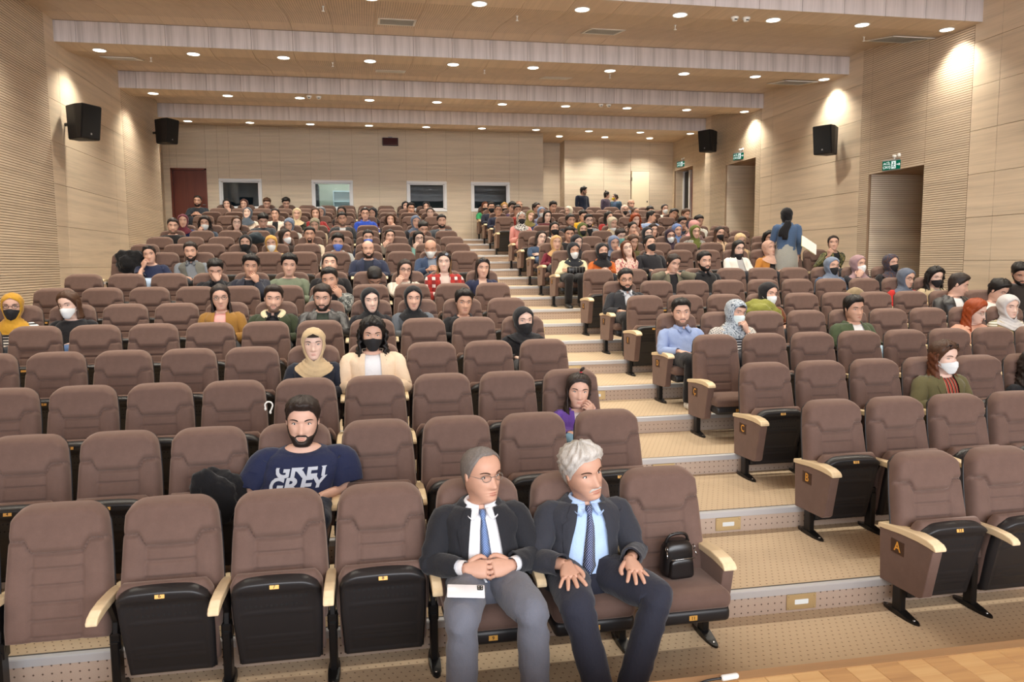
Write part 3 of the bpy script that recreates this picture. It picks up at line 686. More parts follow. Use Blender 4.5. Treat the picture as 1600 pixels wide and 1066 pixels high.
def arm_mesh(w=0.056):
    pr = [(-0.030, 0.520), (-0.035, 0.552), (-0.12, 0.566), (-0.24, 0.580), (-0.38, 0.590), (-0.48, 0.586), (-0.535, 0.572), (-0.558, 0.552), (-0.556, 0.533), (-0.50, 0.540), (-0.40, 0.545), (-0.24, 0.540), (-0.10, 0.525)]
    V, F = prism(pr, 0, -w/2, w/2, 0.007, 2); return V, F
def leg_mesh():
    mb = MB(); V, F = rbox(-0.022, 0.022, -0.255, -0.175, 0.02, 0.30, 0.006, 1); mb.add(V, F)
    V, F = prism([(-0.24, 0.28), (-0.13, 0.28), (-0.11, 0.40), (-0.14, 0.53), (-0.30, 0.53), (-0.22, 0.40)], 0, -0.014, 0.014, 0.003, 1); mb.add(V, F)
    V, F = loft(tube([(-0.029, -0.20, 0.30), (0.029, -0.20, 0.30)], 0.020, 10)); mb.add(V, F)
    V, F = rbox(-0.028, 0.028, -0.24, -0.16, 0.25, 0.34, 0.008, 1); mb.add(V, F)
    # foot plate with pointed ends
    pts = [(-0.405, 0.006), (-0.385, 0.022), (-0.33, 0.036), (-0.20, 0.040), (-0.10, 0.036), (-0.075, 0.020)]
    for s in (0,):
        rows = []
        for y, w in zip((-0.405, -0.385, -0.33, -0.24, -0.16, -0.10, -0.075), (0.006, 0.020, 0.031, 0.036, 0.033, 0.022, 0.006)):
            hgt = 0.012+0.022*math.exp(-((y+0.22)/0.09)**2); rows.append([(-w, y, 0.0), (w, y, 0.0), (w*0.9, y, hgt), (-w*0.9, y, hgt)])
        V, F = loft(rows); mb.add(V, F)
    for y in (-0.36, -0.115): mb.add(*ell((0, y, 0.016), (0.010, 0.010, 0.006), 8, 4), 1)
    return mesh_from('leg', mb.verts(), mb.f, [M['steel'], M['chrome']], mb.m, smooth=False)
SM = dict(back=backrest_mesh(), shell=shell_mesh(), c_dn=cushion_down(), s_dn=shell_down(), c_up=cushion_up(), s_up=shell_up(), leg=leg_mesh())
V, F = arm_mesh(); SM['arm'] = mesh_from('armrest', V, F, [M['birch']], smooth=False)
V, F = arm_mesh(0.080); SM['arm_w'] = mesh_from('armrest', V, F, [M['birch']], smooth=False)
pr = [(-0.045, 0.528), (-0.24, 0.548), (-0.50, 0.548), (-0.535, 0.540), (-0.462, 0.215), (-0.43, 0.195), (-0.065, 0.178)]
V, F = prism(pr, 0, -0.034, 0.034, 0.006, 2); SM['panel'] = mesh_from('end_panel', V, F, [M['velour']], smooth=False)
V, F = rbox(-0.002, 0.002, -0.060, 0.060, -0.044, 0.044, 0.001, 1); SM['lplate'] = mesh_from('letter_plate', V, F, [M['letter_bg']], smooth=False)
V, F = rbox(-0.024, 0.024, -0.003, 0.0, -0.014, 0.014, 0.001, 1); SM['nplate'] = mesh_from('number_plate', V, F, [M['gold']], smooth=False)
def leg_set(t, x, end, side=-1):
    link('leg', SM['leg'], t, (x, 0, 0))
    link('armrest', SM['arm_w' if end else 'arm'], t, (x, 0, 0))
ROWS_IN_VIEW = {0: (4, 13), 1: (4, 15), 2: (3, 17), 3: (2, 19)}
OCC = {}          # (row, col) -> True when somebody sits there
def build_seat(r, c, down, bare=False, occ=False):
    x, y, z = seat_x(c), SLOT[r]*RD, SLOT[r]*RH
    left = c <= 11; k = (12-c) if left else (c-11)
    st = 'occupied' if occ else ('lowered empty' if down else 'folded empty')
    lab = '%s brown seat, %s from the aisle, %s row, block %s of the aisle' % (st, NTH[k-1], ORD[r], 'left' if left else 'right')
    if bare: lab = 'brown seat without its cushion, %s from the aisle, front row, block left of the aisle' % NTH[k-1]
    t = thing('auditorium_seat', (x, y, z), lab, 'seat', 'auditorium seats left of the aisle' if left else 'auditorium seats right of the aisle')
    link('backrest', SM['back'], t); link('back_shell', SM['shell'], t)
    if not bare:
        link('seat_cushion', SM['c_dn' if down else 'c_up'], t); s = link('seat_shell', SM['s_dn' if down else 's_up'], t)
        if r <= 7:
            p = link('number_plate', SM['nplate'], s, (0, -0.6225, 0.313) if down else (0, fold_y(0.606)-0.0655, 0.606))
            if not down: p.rotation_euler = (math.radians(-14), 0, 0)
            if r <= 3:
                q = link('seat_number', text_mesh(str(c), 0.026, M['ink'], 0.0004), t, (0, -0.6262, 0.313) if down else (0, fold_y(0.606)-0.0700, 0.606)); q.rotation_euler = (PI/2 if down else PI/2-math.radians(14), 0, 0)
    e0 = -PITCHX/2
    if left: leg_set(t, e0, False)
    if c == 11:
        link('leg', SM['leg'], t, (-e0-0.03, 0, 0)); link('end_panel', SM['panel'], t, (-e0-0.03, 0, 0)); link('armrest', SM['arm_w'], t, (-e0-0.03, 0, 0))
    if not left and c > 12: leg_set(t, e0, False)
    if c == 12:
        link('leg', SM['leg'], t, (e0+0.034, 0, 0)); pn = link('end_panel', SM['panel'], t, (e0+0.034, 0, 0)); link('armrest', SM['arm_w'], t, (e0+0.034, 0, 0))
        lp = link('letter_plate', SM['lplate'], pn, (-0.0350, -0.225, 0.447))
        o = link('row_letter', text_mesh(LETTERS[r], 0.088, M['letter'], 0.0006), pn, (-0.0374, -0.225, 0.447)); o.rotation_euler = (PI/2, 0, -PI/2)
    if c == 21: leg_set(t, -e0, False)
    return t
# ------------------------------------------------------------------ people
HH = 0.285                       # head height, chin to crown
def table(pts, n=240, win=19):
    z = np.linspace(-0.40, 1.0, n); p = np.array(pts); y = np.interp(z, p[:, 0], p[:, 1])
    k = np.hanning(win+2)[1:-1]; k /= k.sum(); s = np.convolve(np.pad(y, win//2, 'edge'), k, 'valid'); s[z > 0.93] = y[z > 0.93]
    return z, s
T_F = table([(-0.40, 0.16), (-0.25, 0.15), (-0.10, 0.20), (-0.045, 0.33), (0.0, 0.395), (0.05, 0.415), (0.11, 0.40), (0.18, 0.41), (0.27, 0.405), (0.40, 0.395), (0.50, 0.39), (0.58, 0.415), (0.66, 0.42), (0.76, 0.40), (0.86, 0.33), (0.93, 0.24), (0.97, 0.155), (1.0, 0.0)])
T_A = table(win=31, pts=[(-0.40, 0.23), (-0.25, 0.215), (-0.10, 0.215), (-0.03, 0.215), (0.03, 0.222), (0.10, 0.262), (0.20, 0.294), (0.32, 0.318), (0.45, 0.332), (0.60, 0.345), (0.74, 0.340), (0.85, 0.285), (0.93, 0.205), (0.97, 0.135), (1.0, 0.0)])
T_B = table([(-0.40, 0.30), (-0.25, 0.27), (-0.10, 0.26), (0.05, 0.275), (0.20, 0.33), (0.35, 0.385), (0.52, 0.43), (0.68, 0.435), (0.80, 0.39), (0.90, 0.29), (0.96, 0.18), (1.0, 0.0)])
def tv(T, z): return np.interp(z, T[0], T[1])
def head_pt(z, th, off=0.0, face=1.0, low=False):
    """surface of the head; z in head heights from the chin, th angle from the nose (positive to the person's left), off in metres"""
    z, th = np.broadcast_arrays(np.asarray(z, float), np.asarray(th, float))
    at_ = np.abs(np.arctan2(np.sin(th), np.cos(th))); rise = 0.105*smoothstep(at_, 0.55, 1.55)*(1-smoothstep(at_, 1.7, 2.3)); ze = z-rise*(1-smoothstep(z, -0.02, 0.50))*smoothstep(z, -0.30, -0.05)
    a, f, b = tv(T_A, ze), tv(T_F, ze), tv(T_B, z); s, c = np.sin(th), np.cos(th); n = 2/2.25
    x = a*np.sign(s)*np.abs(s)**n; y = np.where(c > 0, -f, b)*np.abs(c)**n
    fr = (c > 0)*1.0*face
    ww = 0.052+0.028*np.exp(-((z-0.31)/0.06)**2)
    nz = np.interp(z, [0.24, 0.265, 0.30, 0.34, 0.42, 0.50, 0.55], [0, 0.075, 0.125, 0.125, 0.075, 0.030, 0.0])
    y = y-fr*nz*np.exp(-(x/ww)**2)
    y = y+fr*0.040*np.exp(-((np.abs(x)-0.155)/0.085)**2-((z-0.495)/0.055)**2)          # eye sockets
    y = y-fr*0.018*np.exp(-(x/0.21)**2-((z-0.575)/0.035)**2)                            # brow ridge
    y = y-fr*0.022*np.exp(-((np.abs(x)-0.20)/0.08)**2-((z-0.37)/0.07)**2)               # cheek bones
    y = y-fr*(0.022*np.exp(-(x/0.105)**2)*(np.exp(-((z-0.195)/0.016)**2)+1.1*np.exp(-((z-0.145)/0.018)**2))-0.016*np.exp(-(x/0.12)**2-((z-0.170)/0.010)**2))
    y = y-fr*0.015*np.exp(-(x/0.09)**2-((z-0.05)/0.045)**2)                             # chin
    up = np.clip((z-0.62)/0.38, 0, 1)**1.6
    ox = off*s*np.sqrt(1-up**2*0.9); oy = -off*c*np.sqrt(1-up**2*0.9); oz = off*up
    return np.stack([x*HH+ox, y*HH+oy, (z-0.5)*HH+oz], -1)
def warp_th(n):
    t = -PI+2*PI*np.arange(n)/n
    return t-0.42*np.sin(t)
def head_grid(q):
    n = 40 if q >= 2 else 28 if q == 1 else 20
    if q >= 2: z = np.array([-0.07, -0.03, 0.0, 0.03, 0.06, 0.09, 0.12, 0.143, 0.157, 0.170, 0.183, 0.197, 0.215, 0.24, 0.265, 0.285, 0.305, 0.33, 0.36, 0.39, 0.42, 0.45, 0.475, 0.50, 0.525, 0.55, 0.575, 0.60, 0.64, 0.68, 0.73, 0.78, 0.83, 0.88, 0.92, 0.955, 0.98, 0.995])
    elif q == 1: z = np.array([-0.07, -0.02, 0.03, 0.08, 0.13, 0.155, 0.172, 0.19, 0.22, 0.26, 0.29, 0.33, 0.38, 0.43, 0.48, 0.52, 0.57, 0.62, 0.70, 0.78, 0.86, 0.92, 0.965, 0.99])
    else: z = np.array([-0.07, 0.0, 0.06, 0.12, 0.17, 0.21, 0.26, 0.31, 0.38, 0.45, 0.51, 0.57, 0.66, 0.76, 0.86, 0.94, 0.985])
    return z, warp_th(n)
NECK_Z = 0.928
HEAD_C = np.array([0.0, -0.250, 0.9505+HH/2])     # centre of the head in the seated figure
# ---- skeletons: all lengths in hall metres, seat-local, facing -Y
TORSO = np.array([[0.435, -0.335, 0.190, 0.150], [0.49, -0.335, 0.195, 0.160], [0.55, -0.318, 0.188, 0.150], [0.62, -0.290, 0.178, 0.138], [0.70, -0.262, 0.176, 0.132], [0.77, -0.243, 0.186, 0.132], [0.825, -0.232, 0.200, 0.124], [0.865, -0.228, 0.180, 0.104], [0.893, -0.228, 0.140, 0.082], [0.915, -0.230, 0.090, 0.070], [0.940, -0.234, 0.064, 0.064]])
def arm(S, E_, W): return np.array([S, E_, W])
SH = (0.196, -0.226, 0.826)
ARMS = {'lap': [SH, (0.272, -0.300, 0.615), (0.135, -0.520, 0.628)], 'clasp': [SH, (0.275, -0.350, 0.640), (0.085, -0.495, 0.700)], 'chin': [SH, (0.200, -0.490, 0.690), (0.105, -0.395, 0.870)],
        'face': [SH, (0.190, -0.500, 0.720), (0.060, -0.440, 0.930)], 'cross': [SH, (0.265, -0.350, 0.640), (-0.06, -0.455, 0.690)], 'neck': [SH, (0.355, -0.390, 0.845), (0.120, -0.290, 0.905)],
        'pinch': [SH, (0.290, -0.330, 0.625), (0.120, -0.520, 0.655)], 'knee': [SH, (0.290, -0.370, 0.620), (0.172, -0.605, 0.672)], 'reach': [SH, (0.330, -0.38, 0.70), (0.30, -0.52, 0.84)], 'rest': [SH, (0.285, -0.30, 0.635), (0.255, -0.52, 0.622)]}
def hand_dir(kind, s):
    d = {'lap': ((-0.55*s, -0.80, -0.22), (0.1*s, -0.25, 0.96)), 'clasp': ((-0.88*s, -0.40, 0.25), (0.3*s, -0.85, 0.35)), 'chin': ((-0.45*s, -0.15, 0.88), (0.5*s, -0.8, 0.2)), 'face': ((-0.35*s, 0.25, 0.90), (0.5*s, -0.8, 0.2)), 'cross': ((-0.9*s, 0.1, 0.1), (0, -0.9, 0.4)),
         'neck': ((-0.75*s, 0.55, 0.35), (0.4*s, -0.1, 0.9)), 'pinch': ((-0.93*s, -0.30, 0.02), (0.25*s, -0.80, 0.55)), 'knee': ((0.04*s, -0.96, -0.24), (0.10*s, -0.24, 0.96)), 'reach': ((-0.1*s, -0.5, 0.85), (0.9*s, -0.3, 0.1)), 'rest': ((-0.15*s, -0.97, -0.15), (0.1*s, -0.15, 0.98)), 'hang': ((0, -0.1, -1), (1.0*s, 0, 0)), 'hold': ((-0.3*s, -0.9, 0.1), (0.2*s, 0, 1))}
    return d[kind]
HCURL = {'lap': 0.45, 'clasp': 1.0, 'chin': 1.15, 'face': 0.9, 'cross': 0.5, 'neck': 0.8, 'pinch': 0.95, 'knee': 0.16, 'reach': 1.2, 'rest': 0.25, 'hang': 0.4, 'hold': 0.9}
HSPREAD = {'knee': 0.30, 'lap': 0.06}
def hand_mesh(wrist, d, nrm, side, curl, spread=0.05, seg=6, k=1.0):
    """palm, four unequal fingers bent at the knuckles, thumb from the side of the palm; d points to the fingers, nrm is the back of the hand"""
    X = np.array(d, float); X /= np.linalg.norm(X); Z = np.array(nrm, float); Z -= X*Z.dot(X); Z /= np.linalg.norm(Z); Y = np.cross(Z, X)*side
    # Y now points to the thumb side
    Y = -Y if False else Y
    mb = MB()
    def W(p): return np.asarray(wrist)+k*(p[..., 0:1]*X+p[..., 1:2]*Y+p[..., 2:3]*Z)
    rings = []
    m = 10; a = np.arange(m)*2*PI/m
    for x, w, t in ((-0.02, 0.027, 0.021), (0.0, 0.029, 0.021), (0.03, 0.040, 0.020), (0.065, 0.046, 0.017), (0.092, 0.045, 0.014), (0.102, 0.040, 0.009)):
        rings.append(np.stack([np.full(m, x), w*np.sign(np.cos(a))*np.abs(np.cos(a))**0.75, t*np.sin(a)-0.002], -1))
    V, F = loft(W(np.array(rings))); mb.add(V, F)
    for j, (by, L, r) in enumerate(((0.034, 0.082, 0.0100), (0.0115, 0.092, 0.0105), (-0.0115, 0.086, 0.0100), (-0.033, 0.066, 0.0088))):
        sp = spread*(1.5-j)*0.9; ang = 0.0; p = np.array([0.088, by, 0.0]); path = [p.copy()]; c = curl*(0.85+0.12*j)
        for fr, da in ((0.46, 0.55), (0.30, 0.85), (0.24, 0.55)):
            ang += c*da; step = fr*L; n = 2 if seg > 6 else 1
            for _ in range(n):
                p = p+step/n*np.array([math.cos(ang)*math.cos(sp), math.sin(sp), -math.sin(ang)]); path.append(p.copy())
        q = len(path); rad = np.interp(np.linspace(0, 1, q), [0, 0.5, 0.9, 1.0], [r*1.05, r*0.98, r*0.85, r*0.60])
        R3 = tube(W(np.array(path)), rad*k, seg); V, F = loft(R3); mb.add(V, F)
        # nail
    path = np.array([[0.012, 0.026, -0.004], [0.040, 0.052, -0.010], [0.066, 0.066, -0.014-0.012*curl], [0.094, 0.066-0.012*curl, -0.016-0.026*curl]]); path = crom(path, 7 if seg > 6 else 4)
    V, F = loft(tube(W(path), np.interp(np.linspace(0, 1, len(path)), [0, 0.3, 0.85, 1], [0.016, 0.0135, 0.010, 0.006])*k, seg)); mb.add(V, F)
    return mb
def skeleton(pose):
    """pose: (right-arm kind, left-arm kind, stance); the right arm is the one on the photograph's left"""
    ra, la, st = pose
    S = {'stand': st in ('stand', 'hold'), 'arms': {}}
    S['torso'] = TORSO.copy()
    for s, kd in ((-1, ra), (1, la)):
        if kd == 'hang': A = [(0.205, -0.225, 0.838), (0.262, -0.215, 0.565), (0.255, -0.275, 0.320)]
        elif kd == 'hold': A = [(0.205, -0.225, 0.838), (0.275, -0.300, 0.590), (0.200, -0.500, 0.650)]
        else: A = ARMS[kd]
        S['arms'][s] = (np.array([(p[0]*s, p[1], p[2]) for p in A]), kd)
    if S['stand']:
        S['torso'] = np.array([[0.22, -0.250, 0.185, 0.140], [0.32, -0.245, 0.195, 0.150], [0.42, -0.240, 0.185, 0.138], [0.50, -0.238, 0.170, 0.125], [0.60, -0.236, 0.170, 0.122], [0.70, -0.234, 0.180, 0.126], [0.77, -0.232, 0.188, 0.125], [0.825, -0.230, 0.196, 0.118], [0.865, -0.228, 0.186, 0.100], [0.895, -0.228, 0.145, 0.080], [0.915, -0.230, 0.095, 0.070], [0.940, -0.234, 0.064, 0.064]])
        S['legs'] = {s: np.array([(0.095*s, -0.245, 0.30), (0.105*s, -0.255, -0.16), (0.110*s, -0.235, -0.66)]) for s in (-1, 1)}
        S['hip'] = 0.25
    else:
        wd = 0.175 if 'knee' in (ra, la) or 'pinch' in (ra, la) else 0.125
        S['legs'] = {s: np.array([(0.10*s, -0.36, 0.525), (wd*s, -0.815, 0.535), (wd*1.02*s, -0.775, 0.085)]) for s in (-1, 1)}
        if st == 'splay': S['legs'] = {-1: np.array([(-0.10, -0.36, 0.525), (-0.15, -0.80, 0.525), (-0.06, -0.93, 0.085)]), 1: np.array([(0.10, -0.36, 0.525), (0.275, -0.790, 0.535), (0.09, -0.90, 0.085)])}
        if st == 'pinchlegs': S['legs'] = {-1: np.array([(-0.10, -0.36, 0.525), (-0.185, -0.83, 0.53), (-0.20, -0.86, 0.085)]), 1: np.array([(0.10, -0.36, 0.525), (0.165, -0.83, 0.53), (0.175, -0.86, 0.085)])}
        S['hip'] = 0.48
    return S
def torso_at(S, z, grow=0.0):
    T = S['torso']; return np.interp(z, T[:, 0], T[:, 1]), np.interp(z, T[:, 0], T[:, 2])+grow, np.interp(z, T[:, 0], T[:, 3])+grow
def torso_pt(S, z, th, grow=0.0):
    yc, a, b = torso_at(S, z, grow); s, c = np.sin(th), np.cos(th); n = 2/2.3
    return np.stack([a*np.sign(s)*np.abs(s)**n, yc-b*np.sign(c)*np.abs(c)**n, z+0*th], -1)
ARM_R = [0.060, 0.059, 0.050, 0.045, 0.041, 0.031]
def arm_path(A, n):
    S, E_, W = A; e0 = E_+(S-E_)*0.16; e1 = E_+(W-E_)*0.16
    return crom(np.array([S, S+(E_-S)*0.45, e0*0.5+E_*0.5, e1*0.6+E_*0.4, E_+(W-E_)*0.55, W]), n)
def leg_path(L, n):
    h, k, a = L; return crom(np.array([h, h+(k-h)*0.5, k+(h-k)*0.06, k+(a-k)*0.12, k+(a-k)*0.5, a]), n)
BODY_CACHE = {}
def body_template(pose, q):
    """one continuous surface: trunk, limbs and neck grown together, the head's own rings stitched on at the neck, hands at the wrists"""
    key = (pose, q)
    if key in BODY_CACHE: return BODY_CACHE[key]
    S = skeleton(pose); mb = MB(); th = np.arange(20)*2*PI/20
    zz = np.linspace(S['torso'][0, 0], NECK_Z+0.035, 18)
    V, F = loft(np.array([torso_pt(S, np.full(20, z), th, -0.012 if z < 0.9 else 0.0) for z in zz])); mb.add(V, F)
    for s in (-1, 1):
        A, kd = S['arms'][s]; p = arm_path(A, 12); V, F = loft(tube(p, np.interp(np.linspace(0, 1, 12), np.linspace(0, 1, 6), [0.046, 0.047, 0.044, 0.041, 0.038, 0.031]), 10)); mb.add(V, F); mb.add(*ell(A[0]-np.array([0.02*s, 0, 0.012]), (0.050, 0.050, 0.050), 10, 7))
        L = S['legs'][s]; p = leg_path(L, 12); V, F = loft(tube(p, np.interp(np.linspace(0, 1, 12), [0, 0.3, 0.5, 0.62, 0.8, 1], [0.092, 0.082, 0.064, 0.058, 0.056, 0.040])-0.006, 10)); mb.add(V, F)
        a = L[2]; V, F = loft(tube(np.array([a+(0, 0.06, -0.05), a+(0, 0.0, -0.04), a+(0, -0.10, -0.055), a+(0, -0.18, -0.065)]), [0.03, 0.042, 0.036, 0.022], 8)); mb.add(V, F)
    me = mesh_from('figure', mb.verts(), mb.f); o = link('figure', me)
    rm = o.modifiers.new('r', 'REMESH'); rm.mode = 'VOXEL'; rm.voxel_size = 0.016 if q >= 2 else 0.026 if q == 1 else 0.034
    sm = o.modifiers.new('s', 'SMOOTH'); sm.factor = 0.5; sm.iterations = 3
    dg = bpy.context.evaluated_depsgraph_get(); m2 = bpy.data.meshes.new_from_object(o.evaluated_get(dg))
    bpy.data.objects.remove(o)
    bm = bmesh.new(); bm.from_mesh(m2); bpy.data.meshes.remove(m2)
    geom = bm.verts[:]+bm.edges[:]+bm.faces[:]
    bmesh.ops.bisect_plane(bm, geom=geom, plane_co=(0, 0, NECK_Z-0.006), plane_no=(0, 0, 1), dist=1e-5)
    def is_neck(c): return c.z > NECK_Z-0.0061 and abs(c.x) < 0.12 and c.y < 0.0
    if any(k in ('face', 'neck', 'chin', 'reach') for k in pose[:2]):
        dele = [f for f in bm.faces if is_neck(f.calc_center_median()) and (f.calc_center_median()-Vector((0, -0.234, NECK_Z))).length < 0.085 and f.calc_center_median().z < NECK_Z+0.06]
    else: dele = [f for f in bm.faces if f.calc_center_median().z > NECK_Z-0.006+1e-6]
    bmesh.ops.delete(bm, geom=dele, context='FACES')
    loose = [v for v in bm.verts if not v.link_faces]; bmesh.ops.delete(bm, geom=loose, context='VERTS')
    V_, F_ = bm_out(bm); bm = bmesh.new(); vs_ = [bm.verts.new(v) for v in V_]
    for f_ in F_: bm.faces.new([vs_[i] for i in f_])
    bm.verts.index_update(); nb = len(bm.verts)
    loop = [e for e in bm.edges if e.is_boundary and abs(e.verts[0].co.z-(NECK_Z-0.006)) < 2e-3]
    zg, tg = head_grid(q); n, m = len(zg), len(tg)
    Zg, Tg = np.meshgrid(zg, tg, indexing='ij'); H = head_pt(Zg, Tg)+HEAD_C
    hv = [[bm.verts.new(H[i, j]) for j in range(m)] for i in range(n)]
    for i in range(n-1):
        for j in range(m): bm.faces.new([hv[i][j], hv[i][(j+1) % m], hv[i+1][(j+1) % m], hv[i+1][j]])
    top = bm.verts.new(np.array([0, 0.0, HH*0.5])+HEAD_C)
    for j in range(m): bm.faces.new([hv[n-1][j], hv[n-1][(j+1) % m], top])
    bm.verts.index_update(); bm.edges.ensure_lookup_table()
    rim = [bm.edges.get([hv[0][j], hv[0][(j+1) % m]]) for j in range(m)]
    try: bmesh.ops.bridge_loops(bm, edges=loop+rim)
    except Exception: pass
    bmesh.ops.recalc_face_normals(bm, faces=bm.faces[:])
    V, F = bm_out(bm)
    w = np.zeros(len(V)); w[nb:nb+n*m+1] = 1.0
    low = np.concatenate([np.full(m, 0.55), np.full(m, 0.85)]); w[nb:nb+2*m] = low
    zi = V[:nb, 2]; w[:nb] = 0.0
    mi = [0]*len(F); out = MB(); out.add(V, F); ws = [w]; ms = mi
    def put(V, F, mat, wt):
        out.add(V, F); ws.append(np.full(len(V), wt)); ms.extend([mat]*len(F))
    # ears, eyes, brows, lips
    for s in (-1, 1):
        c = np.array([0.325*s, 0.035, -0.03])*HH+HEAD_C
        V, F = ell(c, (0.012, 0.024, 0.034), 8 if q else 6, 6 if q else 4, np.array(Matrix.Rotation(math.radians(22*s), 3, 'Z'))); put(V, F, 0, 1)
        ex = 0.152*HH*s; p = head_pt(0.498, math.asin(min(1, 0.152/0.40))*s*0.98)
        ey = p[1]+0.001
        V, F = ell(np.array([ex, ey+0.0045, (0.498-0.5)*HH])+HEAD_C, (0.0165, 0.010, 0.0078), 10 if q else 6, 6 if q else 4); put(V, F, 1, 1)
        V, F = ell(np.array([ex, ey-0.0025, (0.498-0.5)*HH])+HEAD_C, (0.0068, 0.0040, 0.0066), 8 if q else 6, 4); put(V, F, 2, 1)
        if q >= 1:   # upper lash line and lower lid
            t = np.linspace(-1, 1, 6); P = np.stack([ex+0.0185*t, ey-0.0035+0.006*t**2, (0.498-0.5)*HH+0.0085*(1-t**2)], -1)+HEAD_C; V, F = loft(tube(P, 0.0021, 5)); put(V, F, 2, 1)
        t = np.linspace(-1, 1, 7); bx = (0.165*HH+0.026*t)*s
        bz = 0.585+0.022*(1-t**2)+0.006*t; bp = np.array([head_pt(bz[i], math.asin(max(-1, min(1, bx[i]/HH/0.40))), 0.002) for i in range(7)]); bp[:, 0] = bx
        V, F = loft(tube(bp+HEAD_C, np.array([0.0035, 0.0052, 0.0055, 0.005, 0.0045, 0.0035, 0.002])*(1.0 if q else 1.3), 6 if q else 4, 0.8)); put(V, F, 3, 1)
    t = np.linspace(-1, 1, 9)
    for zc, rr, arch in ((0.188, 0.0030, 0.010), (0.152, 0.0038, -0.012)):
        P = np.array([head_pt(zc+arch*(1-abs(k))**1.0*0.6, k*0.25, -0.0008) for k in t]); V, F = loft(tube(P+HEAD_C, rr*np.sqrt(np.clip(1.02-t**2, 0.05, 1)), 6)); put(V, F, 4, 1)
    for s in (-1, 1):
        A, kd = S['arms'][s]; d, nr = hand_dir(kd, s)
        hm = hand_mesh(A[2], d, nr, -s, HCURL[kd], HSPREAD.get(kd, 0.05), 10 if q >= 3 else 6 if q else 5, 1.08)
        put(hm.verts(), hm.f, 0, 0)
    r = (out.verts(), out.f, np.concatenate(ws), np.array(ms), S)
    BODY_CACHE[key] = r
    return r
# ---- person materials
def cached(name, fn):
    if name not in MATS: MATS[name] = fn()
    return MATS[name]
SKINS = [srgb(212, 170, 150), srgb(198, 154, 132), srgb(180, 136, 114), srgb(224, 190, 174)]
def skin(i):
    def f():
        m = new_mat('skin_tone_%d' % i, SKINS[i], 0.5, spec=0.35); t = NT(m); n = t.noise(t.xyz('Object', (30, 30, 30)), 1, 3, 0.6)
        t.col(t.mix(n, scale_col(SKINS[i], 0.93), scale_col(SKINS[i], 1.06))); m.node_tree.nodes['Principled BSDF'].inputs['Subsurface Weight'].default_value = 0.0; return m
    return cached('skin%d' % i, f)
def plain(name, c, rough=0.5, **kw): return cached(name, lambda: new_mat(name, c, rough, **kw))
def lips(i, red=False):
    c = SKINS[i]; k = (c[0]*0.80, c[1]*0.52, c[2]*0.52, 1) if not red else (c[0]*0.85, c[1]*0.35, c[2]*0.35, 1); return plain('lips_%d_%d' % (i, red), k, 0.4)
HAIRC = {'black': srgb(26, 22, 21), 'dark': srgb(40, 30, 26), 'brown': srgb(72, 48, 34), 'auburn': srgb(92, 52, 32), 'red': srgb(142, 62, 26), 'ombre': srgb(112, 82, 50), 'blonde': srgb(176, 138, 84), 'grey': srgb(128, 124, 120), 'silver': srgb(190, 186, 180), 'stubble': srgb(120, 96, 84), 'salt': srgb(112, 106, 102), 'green': srgb(92, 84, 40)}
def hair_mat(k):
    def f():
        c = HAIRC[k]; m = new_mat('hair_'+k, c, 0.5, spec=0.35); t = NT(m); n = t.noise(t.xyz('Object', (160, 160, 22)), 1, 3, 0.6)
        t.col(t.mix(n, scale_col(c, 0.65), scale_col(c, 1.45))); t.bump(n, 0.5, 0.006); return m
    return cached('hair_'+k, f)
